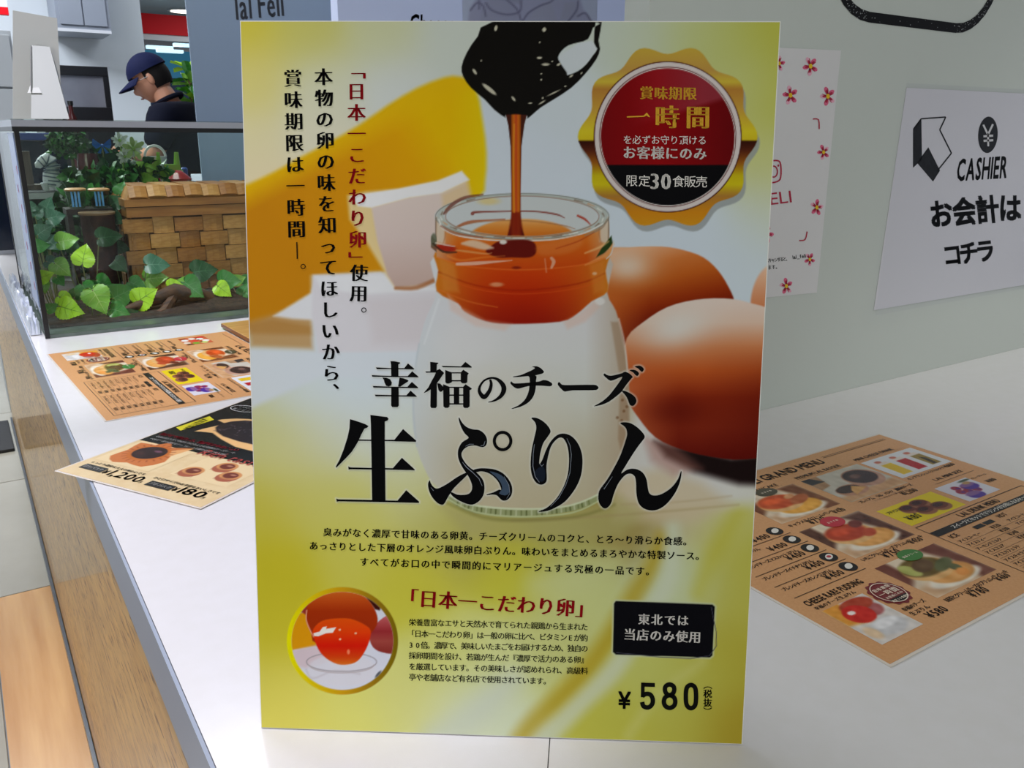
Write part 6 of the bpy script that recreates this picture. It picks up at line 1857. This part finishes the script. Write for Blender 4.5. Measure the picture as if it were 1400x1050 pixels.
h_ = at(212, 214, 2.56).z - RZ
bm = bmesh.new(); lathe(bm, [(r * 0.95, 0), (r * 1.15, h_ * 0.9), (r * 1.2, h_), (r * 1.1, h_), (r * 1.05, h_ - 0.006)], 22); from_bm('tub_body', bm, m_tub, e, smooth=True)
bm = bmesh.new(); tube(bm, [(r * 1.12 * math.cos(t_), 0, h_ - 0.002 + r * 1.25 * math.sin(t_)) for t_ in np.linspace(0, PI, 15)], 0.0035, 8); from_bm('tub_handle', bm, m_tub, e, smooth=True)

# ---- white sign board on its card easel, seen from behind, standing on the tank
TOP = TZ1 + 0.009
gl_lid = box('tank_lid', (TX0 - _to.x + 0.002, TY0 - _to.y + 0.10, TZ1 + 0.0088 - _to.z), (TX1 - _to.x - 0.002, TY1 - _to.y - 0.002, TZ1 + 0.0115 - _to.z), m_gl, tank)
TOP = TZ1 + 0.012
m_bd = mat('white sign board', (196, 198, 196), 0.5)
sy = 1.86
e = empty('sign_board', 'white sign board seen from behind on a card easel atop the tank', 'sign', (at(50, 165, sy).x, sy, TOP))
def sl(px, py, y=sy):
    q = at(px, py, y); return Vector((q.x - e.location.x, y - sy, q.z - e.location.z))
def slab(name, pts, th, m, par):
    bm = bmesh.new()
    a = [bm.verts.new(p_) for p_ in pts]; b = [bm.verts.new(p_ + Vector((0, th, 0))) for p_ in pts]
    bm.faces.new(a); bm.faces.new(b[::-1])
    for i in range(len(pts)):
        bm.faces.new((a[i], b[i], b[(i + 1) % len(pts)], a[(i + 1) % len(pts)]))
    return from_bm(name, bm, m, par)
pb = sl(18, 165); pb.z = 0.0; pb2 = sl(86, 165); pb2.z = 0.0
slab('board', [pb, pb2, sl(78, 25), sl(17.5, 14)], 0.005, m_bd, e)
q1_ = sl(43, 165, sy - 0.10); q1_.z = 0; q2_ = sl(95, 165, sy - 0.10); q2_.z = 0
slab('easel_leg', [q1_, q2_, sl(78, 95, sy - 0.02), sl(68, 64, sy - 0.02), sl(52, 60, sy - 0.02), sl(43, 62, sy - 0.02)], 0.002, mat('grey card', (182, 185, 184), 0.6), e)
slab('easel_pocket', [sl(38, 127, sy - 0.075), sl(57, 127, sy - 0.075), sl(50, 114, sy - 0.06), sl(42, 116, sy - 0.06)], 0.010, m_bd, e)
bm = bmesh.new(); tube(bm, [sl(42.5, 62, sy - 0.022), sl(42.5, 125, sy - 0.075)], 0.0009, 5); from_bm('slot_edge', bm, mat('shadow grey card', (120, 122, 124), 0.7), e)

# white box shelf unit at the far left
m_cab = mat('white cabinet', (168, 172, 176), 0.4)
def cab(name, label, cat, x0px, x1px, y0px, y1px, y, depth, m, to_floor=True):
    a = at(x0px, y1px, y); b = at(x1px, y0px, y)
    z0 = 0.0 if to_floor else a.z
    e = empty(name, label, cat, ((a.x + b.x) / 2, y, z0))
    return e, a, b, z0
e, a, b, z0 = cab('white_cabinet', 'tall white cabinet at the far left edge beyond the tank', 'cabinet', -60, 14, 42, 120, 4.6, 0.4, m_cab)
w_ = (b.x - a.x) / 2
zt2 = b.z
for nm, z_0, z_1 in (('door', 0.06, a.z - 0.0), ('door', a.z + 0.01, zt2 - 0.02)):
    box(nm, (-w_ + 0.01, -0.018, z_0), (w_ - 0.01, 0, z_1), m_cab, e, bevel=0.002)
box('carcass', (-w_, 0, 0), (w_, 0.4, zt2), m_cab, e, bevel=0.002)

# ------------------------------------------------------------------ kitchen beyond the tank
# wall cupboard with a lit lower edge
m_hood = mat('pale grey cupboard', (150, 158, 174), 0.4)
hy = 6.2
a = at(79, 42, hy); b = at(140, -60, hy)
e = empty('wall_cupboard', 'pale grey wall cupboard with a bright lower edge on the back wall', 'cupboard', ((a.x + b.x) / 2, hy, a.z))
w_ = (b.x - a.x) / 2
box('cupboard_body', (-w_, 0.0, 0.0), (w_, 0.38, b.z - a.z), m_hood, e, bevel=0.003)
box('light_strip', (-w_, -0.004, 0.0), (w_, 0.0, 0.018), mat('bright trim', (226, 230, 240), 0.3), e)
box('door', (-w_ + 0.02, -0.014, 0.04), (w_ * 0.0 - 0.004, -0.001, b.z - a.z - 0.02), m_hood, e, bevel=0.002)
box('door', (w_ * 0.0 + 0.004, -0.014, 0.04), (w_ - 0.02, -0.001, b.z - a.z - 0.02), m_hood, e, bevel=0.002)
# dark framed oven
oy = 5.6
a = at(70, 240, oy); b = at(146, 92, oy); c1_ = at(141, 92, oy)
m_ob = mat('black oven enamel', (16, 16, 20), 0.3); m_og = mat('smoky oven window', (112, 114, 124), 0.12, noise=(3, (96, 98, 108)))
e = empty('counter_oven', 'black framed oven with a grey window left of the worker', 'oven', ((a.x + b.x) / 2, oy, 0.0))
w_ = (b.x - a.x) / 2
zt_ = b.z
zA = at(100, 103, oy).z; zB = at(100, 146, oy).z; zC = at(100, 164, oy).z
box('oven_body', (-w_, 0.0, 0.9), (w_, 0.5, zt_), m_ob, e, bevel=0.004)
box('top_frame', (-w_, -0.02, zA), (w_, 0.0, zt_), m_ob, e, bevel=0.003)
box('window', (-w_ + 0.01, -0.008, zB), (w_ - 0.03, -0.001, zA), m_og, e)
box('bottom_frame', (-w_, -0.02, zC - 0.2), (w_, 0.0, zB), m_ob, e, bevel=0.003)
box('side_frame', (w_ - 0.03, -0.02, zB), (w_, 0.0, zA), m_ob, e)
box('oven_stand', (-w_, 0.0, 0.0), (w_, 0.5, 0.9), mat('steel stand', (120, 124, 132), 0.35, metal=0.6), e)
P, r = atr(97, 150, 5.2, 5)
e = empty('dark_bottle', 'dark red brown bottle standing before the black oven', 'bottle', (P.x, 5.2, 1.05))
h_ = at(97, 138, 5.2).z - 1.05
bm = bmesh.new(); lathe(bm, [(r * 1.5, 0), (r * 1.6, h_ * 0.6), (r * 1.2, h_ * 0.8), (r * 0.6, h_ * 0.86), (r * 0.6, h_ * 0.97)], 16); from_bm('bottle_body', bm, mat('dark red brown glass', (60, 22, 24), 0.2), e, smooth=True)
bm = bmesh.new(); lathe(bm, [(r * 0.75, h_ * 0.95), (r * 0.75, h_)], 12); from_bm('bottle_cap', bm, m_ob, e)

# preparation table where the worker stands
m_tt = mat('white table top', (204, 206, 222), 0.3); m_leg = mat('steel leg', (130, 134, 140), 0.35, metal=0.7)
TZ = 1.12
e = empty('work_table', 'white topped steel work table in front of the worker', 'table', (0.42, 4.62, 0))
box('table_top', (-0.10, 0.35, TZ - 0.04), (0.30, 0.9, TZ), m_tt, e, bevel=0.003)
for x in (-0.08, 0.25):
    for y in (0.38, 0.86):
        box('leg', (x, y, 0), (x + 0.04, y + 0.04, TZ - 0.04), m_leg, e)
tc = at(262, 238, 4.0)
e = empty('side_table', 'pale side table right of the worker beyond the basket', 'table', (tc.x + 0.12, 4.0, 0))
tz = at(262, 238, 4.0).z
box('table_top', (-0.12, -0.22, tz - 0.03), (0.45, 0.02, tz), m_tt, e, bevel=0.003)
for x in (-0.10, 0.40):
    for y in (-0.20, -0.03):
        box('leg', (x, y, 0), (x + 0.03, y + 0.03, tz - 0.03), m_leg, e)
# dark stool or bin behind the worker
P, r = atr(302, 232, 4.3, 8)
e = empty('black_bin', 'narrow black bin with a white tag right of the worker', 'bin', (at(302, 219, 4.9).x, 4.9, 0))
zt_ = at(302, 219, 4.9).z
box('bin_body', (-0.05, -0.06, 0), (0.05, 0.10, zt_ - 0.02), m_ob, e, bevel=0.006)
box('bin_lid', (-0.055, -0.065, zt_ - 0.02), (0.055, 0.105, zt_), m_ob, e, bevel=0.004)
box('tag', (-0.045, -0.063, zt_ - 0.10), (-0.025, -0.0605, zt_ - 0.06), m_tt, e)

# far shop seen through the gap: red fascia, blue lit wall, tubes, navy dado, plant
FY = 13.0
fa = at(185, 48, FY); fb = at(285, 20, FY)
m_redf = mat('red fascia', (214, 10, 28), 0.5, spec=0.2); m_wht = mat('white fascia', (214, 220, 226), 0.4)
far = empty('far_shopfront', 'distant shopfront with red fascia over a blue lit wall', 'shop', ((fa.x + fb.x) / 2, FY, 0))
def fz(py): return at(230, py, FY).z
box('red_fascia', (-4.5, -0.05, fz(48)), (3.5, 0.05, min(3.08, fz(21))), m_redf, far)
box('white_band', (-4.5, -0.02, fz(56)), (3.5, 0.05, fz(48)), m_wht, far)
m_bw = mat('blue shop wall', (66, 140, 176), 0.5, emit=((60, 140, 180), 0.25)); m_nv = mat('navy shop wall', (30, 58, 96), 0.5)
box('blue_wall', (-4.5, 1.5, fz(98)), (3.5, 1.6, fz(56)), m_bw, far)
box('navy_dado', (-4.5, 1.45, 0), (3.5, 1.55, fz(98)), m_nv, far)
m_em = mat('lit tube', (255, 255, 255), 0.5, emit=((190, 235, 255), 1.4))
for x0_, x1_, py in ((200, 236, 64), (214, 250, 69), (237, 275, 61)):
    A = at(x0_, py, FY + 0.6); B = at(x1_, py, FY + 0.6)
    box('light_tube', (A.x - far.location.x, 0.55, A.z - 0.022), (B.x - far.location.x, 0.65, A.z + 0.022), m_em, far, bevel=0.01)
# recessed downlight in the ceiling of the gap
P = onz(251, 15, 3.095)
e = empty('downlight', 'round glowing downlight in the ceiling above the worker', 'light', (P.x, P.y, 3.098))
bm = bmesh.new(); lathe(bm, [(0.24, -0.012), (0.24, 0.0)], 24); from_bm('trim_ring', bm, m_wht, e)
bm = bmesh.new(); lathe(bm, [(0.19, -0.016), (0.19, -0.0125)], 24); from_bm('lamp_lens', bm, mat('warm lamp lens', (255, 250, 235), 0.5, emit=((255, 246, 224), 4.0)), e)
# red and white sign at the far left top
A = at(-40, 17, 5.5); B = at(11, 10, 5.5)
e = empty('red_edged_sign', 'white sign with a red lower edge at the top left corner', 'sign', ((A.x + B.x) / 2, 5.5, 0))
w_ = (B.x - A.x) / 2
box('sign_panel', (-w_, 0, B.z), (w_, 0.04, B.z + 0.4), m_wht, e, bevel=0.002)
box('red_edge', (-w_, 0, A.z), (w_, 0.04, B.z), m_redf, e, bevel=0.002)
box('sign_post', (-w_ * 0.2, 0.01, 0), (w_ * 0.0, 0.035, A.z), m_leg, e)

# tall pot plant behind the worker
PY = 6.3
P, r = atr(262, 130, PY, 22)
e = empty('potted_palm', 'leafy green potted plant in the gap behind the worker', 'plant', (P.x, PY, 0))
bm = bmesh.new(); lathe(bm, [(0.16, 0), (0.20, 0.35), (0.21, 0.36), (0.18, 0.36), (0.17, 0.32)], 24); from_bm('pot', bm, m_wht, e, smooth=True)
bm = bmesh.new(); tube(bm, [(0, 0, 0.3), (0.01, 0, 0.9), (0, 0.02, P.z + 0.1)], [0.022, 0.018, 0.01], 8); from_bm('trunk', bm, m_root, e, smooth=True)
for j in range(44):
    a_ = rng.uniform(0, 6.28); el = rng.uniform(-0.3, 1.2)
    hgt = P.z - 0.28 + 0.48 * rng.uniform(0, 1)
    L_ = rng.uniform(0.13, 0.22)
    d_ = Vector((math.cos(a_) * math.cos(el), math.sin(a_) * math.cos(el), math.sin(el)))
    sd = d_.cross(Vector((0, 0, 1))).normalized() * 0.035
    b_ = Vector((0, 0, hgt))
    bm = bmesh.new()
    vs_ = [bm.verts.new(q_) for q_ in (b_, b_ + d_ * L_ * 0.4 + sd, b_ + d_ * L_ * 0.8 + sd * 0.7 - Vector((0, 0, 0.02)), b_ + d_ * L_ - Vector((0, 0, 0.05)), b_ + d_ * L_ * 0.8 - sd * 0.7 - Vector((0, 0, 0.02)), b_ + d_ * L_ * 0.4 - sd)]
    bm.faces.new((vs_[0], vs_[1], vs_[2], vs_[3])); bm.faces.new((vs_[0], vs_[3], vs_[4], vs_[5]))
    from_bm('leaf', bm, m_leaf['lime' if (j % 4 == 0 or hgt > P.z + 0.12) else ('mid' if j % 3 else 'light')], e)

# ------------------------------------------------------------------ the worker
hp = at(268, 262, 4.62)
wk = empty('person', 'person in a navy cap and dark navy shirt bending over work behind the tank', 'person', (hp.x, hp.y, 0), math.atan2(0.54, -0.84))
# local: +x forward, +y left, +z up
def skin(name, verts, edges, radii, m, parent, root=0, sub=2):
    me = bpy.data.meshes.new(name)
    me.from_pydata(verts, edges, [])
    o = bpy.data.objects.new(name, me); COL.objects.link(o)
    o.parent = parent
    md = o.modifiers.new('skin', 'SKIN'); md.use_smooth_shade = True
    sv = me.skin_vertices[0].data if me.skin_vertices else None
    if sv is None:
        bpy.context.view_layer.objects.active = o
        bpy.ops.mesh.customdata_skin_add()
        sv = me.skin_vertices[0].data
    for i, r_ in enumerate(radii):
        sv[i].radius = r_ if isinstance(r_, tuple) else (r_, r_)
        sv[i].use_root = (i == root)
    ms = o.modifiers.new('sub', 'SUBSURF'); ms.levels = sub; ms.render_levels = sub
    me.materials.append(m)
    return o
m_skin = mat('skin', (176, 124, 98), 0.5)
m_navy = mat('navy cotton shirt', (10, 13, 28), 0.9, spec=0.1, bump=(30, 0.3))
m_cap = mat('navy cap', (8, 16, 52), 0.8, spec=0.15)
m_hair = mat('black hair', (16, 12, 12), 0.7, spec=0.2)
m_trs = mat('dark trousers', (28, 32, 34), 0.8)
V = [(0, 0, 0.98), (0.015, 0, 1.12), (0.04, 0, 1.28), (0.07, 0, 1.39), (0.09, 0, 1.44), (0.115, 0, 1.49), (0.14, 0, 1.53),       # pelvis .. neck 0-6
     (0.06, 0.17, 1.38), (0.10, 0.22, 1.19), (0.05, -0.17, 1.38), (0.06, -0.22, 1.17),                                              # shoulders/elbows 7-10
     (0.28, 0.12, 1.215), (0.36, 0.08, 1.22), (0.24, -0.13, 1.18), (0.33, -0.08, 1.18),                                            # wrists/palms 11-14
     (0.0, 0.10, 0.90), (0.02, 0.11, 0.50), (-0.02, 0.11, 0.09), (0.10, 0.12, 0.035),                                            # left leg 15-18
     (0.0, -0.10, 0.90), (0.03, -0.11, 0.50), (0.0, -0.11, 0.09), (0.12, -0.12, 0.035)]
E_ = [(0, 1), (1, 2), (2, 3), (3, 4), (4, 5), (5, 6), (3, 7), (7, 8), (8, 11), (11, 12), (3, 9), (9, 10), (10, 13), (13, 14), (0, 15), (15, 16), (16, 17), (17, 18), (0, 19), (19, 20), (20, 21), (21, 22)]
Rr = [(0.13, 0.11), (0.12, 0.10), (0.13, 0.105), (0.12, 0.10), (0.065, 0.065), (0.055, 0.055), (0.055, 0.055), 0.062, 0.045, 0.062, 0.045, 0.030, 0.030, 0.030, 0.030, 0.085, 0.060, 0.042, 0.035, 0.085, 0.060, 0.042, 0.035]
skin('body', V, E_, Rr, m_skin, wk)
# fingers, each a short chain rooted in the palm
for side, (px_, py_, pz_) in ((1, (0.36, 0.08, 1.22)), (-1, (0.33, -0.08, 1.18))):
    for j in range(4):
        o0 = (j - 1.5) * 0.018
        ln = (0.030, 0.036, 0.034, 0.026)[j]
        skin('finger', [(px_ - 0.01, py_ + o0 * 0.7, pz_), (px_ + 0.03, py_ + o0, pz_ - 0.004), (px_ + 0.03 + ln, py_ + o0, pz_ - 0.022), (px_ + 0.035 + ln, py_ + o0, pz_ - 0.045)], [(0, 1), (1, 2), (2, 3)], [0.009, 0.0085, 0.008, 0.006], m_skin, wk, sub=1)
    skin('thumb', [(px_ - 0.02, py_ - side * 0.02, pz_ - 0.005), (px_ + 0.01, py_ - side * 0.042, pz_ - 0.02), (px_ + 0.035, py_ - side * 0.038, pz_ - 0.035)], [(0, 1), (1, 2)], [0.011, 0.010, 0.008], m_skin, wk, sub=1)
# shirt and trousers as clothes over the body
Vs = [(0, 0, 0.94), (0.015, 0, 1.12), (0.04, 0, 1.28), (0.066, 0, 1.38), (0.086, 0, 1.43), (0.058, 0.18, 1.38), (0.08, 0.21, 1.28), (0.095, 0.222, 1.225), (0.048, -0.18, 1.38), (0.052, -0.21, 1.26), (0.058, -0.222, 1.205)]
skin('shirt', Vs, [(0, 1), (1, 2), (2, 3), (3, 4), (3, 5), (5, 6), (6, 7), (3, 8), (8, 9), (9, 10)], [(0.155, 0.135), (0.15, 0.125), (0.16, 0.13), (0.145, 0.12), (0.078, 0.078), 0.082, 0.068, 0.066, 0.082, 0.068, 0.066], m_navy, wk)
bm = bmesh.new(); tube(bm, [(0.10 + 0.07 * math.cos(t_), 0.066 * math.sin(t_), 1.455 - 0.035 * math.cos(t_)) for t_ in np.linspace(0, 2 * PI, 17)], 0.012, 8, caps=False); from_bm('collar', bm, m_navy, wk, smooth=True)
Vt = [(0, 0, 0.99), (0, 0.09, 0.90), (0.02, 0.11, 0.50), (-0.02, 0.11, 0.12), (0, -0.09, 0.90), (0.03, -0.11, 0.50), (0.0, -0.11, 0.12)]
skin('trousers', Vt, [(0, 1), (1, 2), (2, 3), (0, 4), (4, 5), (5, 6)], [(0.15, 0.13), 0.105, 0.078, 0.062, 0.105, 0.078, 0.062], m_trs, wk)
for s in (1, -1):
    bm = bmesh.new(); blob(bm, (0.06 if s > 0 else 0.08, s * 0.115, 0.045), (0.14, 0.05, 0.045), 3)
    for v_ in bm.verts:
        v_.co.z = max(v_.co.z, 0.001)
    from_bm('shoe', bm, m_ob, wk, smooth=True)
# head: one shaped surface with brow, nose, mouth and chin, tilted down
he = bpy.data.objects.new('head', None); COL.objects.link(he); he.parent = wk
HR = Matrix.Rotation(0.50, 4, 'Y')
HT = Matrix.Translation((0.168, 0.0, 1.560)) @ Matrix.Rotation(0.25, 4, 'Z') @ HR
bpy.data.objects.remove(he)
def hm(bm):
    bmesh.ops.transform(bm, matrix=HT, verts=bm.verts)
bm = bmesh.new()
vs_ = bmesh.ops.create_uvsphere(bm, u_segments=32, v_segments=24, radius=1.0)['verts']
for v_ in vs_:
    x, y, z = v_.co
    X_, Y_, Z_ = x * 0.092, y * 0.074, z * 0.115
    if z < 0:                                 # jaw narrows
        Y_ *= 1 - 0.30 * z * z
        X_ = X_ * (1 - 0.12 * z * z) + 0.012 * z * z
        if x < 0:
            X_ *= 1 - 0.35 * z * z
    if x > 0.5:
        X_ -= 0.006 * (x - 0.5) * 2 * math.exp(-((z - 0.12) / 0.12) ** 2)       # eye line
        X_ += 0.022 * math.exp(-(y / 0.16) ** 2) * math.exp(-((z + 0.20) / 0.16) ** 2)   # nose
        X_ += 0.006 * math.exp(-(y / 0.3) ** 2) * math.exp(-((z + 0.52) / 0.08) ** 2)    # lips
        X_ += 0.008 * math.exp(-(y / 0.35) ** 2) * math.exp(-((z + 0.85) / 0.12) ** 2)   # chin
    v_.co = (X_, Y_, Z_)
hm(bm); from_bm('head', bm, m_skin, wk, smooth=True)
for s in (1, -1):
    bm = bmesh.new(); blob(bm, (-0.004, s * 0.074, -0.005), (0.016, 0.008, 0.030), 2); hm(bm); from_bm('ear', bm, m_skin, wk, smooth=True)
    bm = bmesh.new(); blob(bm, (0.078, s * 0.030, 0.010), (0.008, 0.014, 0.007), 2); hm(bm); from_bm('eye', bm, m_hair, wk, smooth=True)
    bm = bmesh.new(); tube(bm, [(0.090, s * 0.012, 0.034), (0.088, s * 0.03, 0.038), (0.074, s * 0.048, 0.034)], 0.0035, 6); hm(bm); from_bm('eyebrow', bm, m_hair, wk)
bm = bmesh.new(); tube(bm, [(0.088, -0.022, -0.060), (0.094, 0, -0.058), (0.088, 0.022, -0.060)], 0.0035, 6); hm(bm); from_bm('mouth', bm, mat('lips', (150, 84, 76), 0.5), wk)
bm = bmesh.new()
for s in (1, -1):
    tube(bm, [(0.096 , s * 0.030 + 0.022 * math.cos(t_), 0.008 + 0.017 * math.sin(t_)) for t_ in np.linspace(0, 2 * PI, 15)], 0.0016, 5, caps=False)
    tube(bm, [(0.094, s * 0.052, 0.012), (0.05, s * 0.074, 0.012), (0.0, s * 0.080, 0.008)], 0.0016, 5)
tube(bm, [(0.099, -0.008, 0.012), (0.101, 0, 0.014), (0.099, 0.008, 0.012)], 0.0016, 5)
hm(bm); from_bm('glasses', bm, m_ob, wk)
bm = bmesh.new()                              # short hair below the cap
vs_ = bmesh.ops.create_uvsphere(bm, u_segments=24, v_segments=16, radius=1.0)['verts']
for v_ in vs_:
    x, y, z = v_.co
    v_.co = (x * 0.093 - 0.006, y * 0.0765, z * 0.110 + 0.006)
bmesh.ops.delete(bm, geom=[v_ for v_ in bm.verts if v_.co.x > -0.005 + (0.03 if v_.co.z > 0 else 0) or v_.co.z < -0.065], context='VERTS')
hm(bm); from_bm('hair', bm, m_hair, wk, smooth=True)
cp = bpy.data.objects.new('cap', None)
bm = bmesh.new()
vs_ = bmesh.ops.create_uvsphere(bm, u_segments=32, v_segments=20, radius=1.0)['verts']
for v_ in vs_:
    x, y, z = v_.co
    v_.co = (x * 0.104 - 0.002, y * 0.086, z * 0.105 + 0.022)
bmesh.ops.delete(bm, geom=[v_ for v_ in bm.verts if v_.co.z < 0.028], context='VERTS')
hm(bm); capo = from_bm('cap', bm, m_cap, wk, smooth=True)
bm = bmesh.new()
top, bot = [], []
for j in range(13):
    t_ = -1.15 + 2.3 * j / 12
    for R_, zz_ in ((0.095, 0.036), (0.168, 0.014)):
        x = R_ * math.cos(t_) * (1.0 if R_ < 0.1 else 1.02); y = (0.085 if R_ < 0.1 else 0.086) * math.sin(t_) * 1.0
        top.append(bm.verts.new((x, y, zz_ - 0.012 * abs(math.sin(t_)) ** 2))); bot.append(bm.verts.new((x, y, zz_ - 0.004 - 0.012 * abs(math.sin(t_)) ** 2)))
for j in range(12):
    for L_ in (top, bot):
        bm.faces.new((L_[2 * j], L_[2 * j + 1], L_[2 * j + 3], L_[2 * j + 2]))
    bm.faces.new((top[2 * j + 1], bot[2 * j + 1], bot[2 * j + 3], top[2 * j + 3]))
hm(bm); from_bm('cap_brim', bm, m_cap, capo, smooth=False)
bpy.data.objects.remove(cp)

bpy.data.objects.remove(_fo, do_unlink=True)
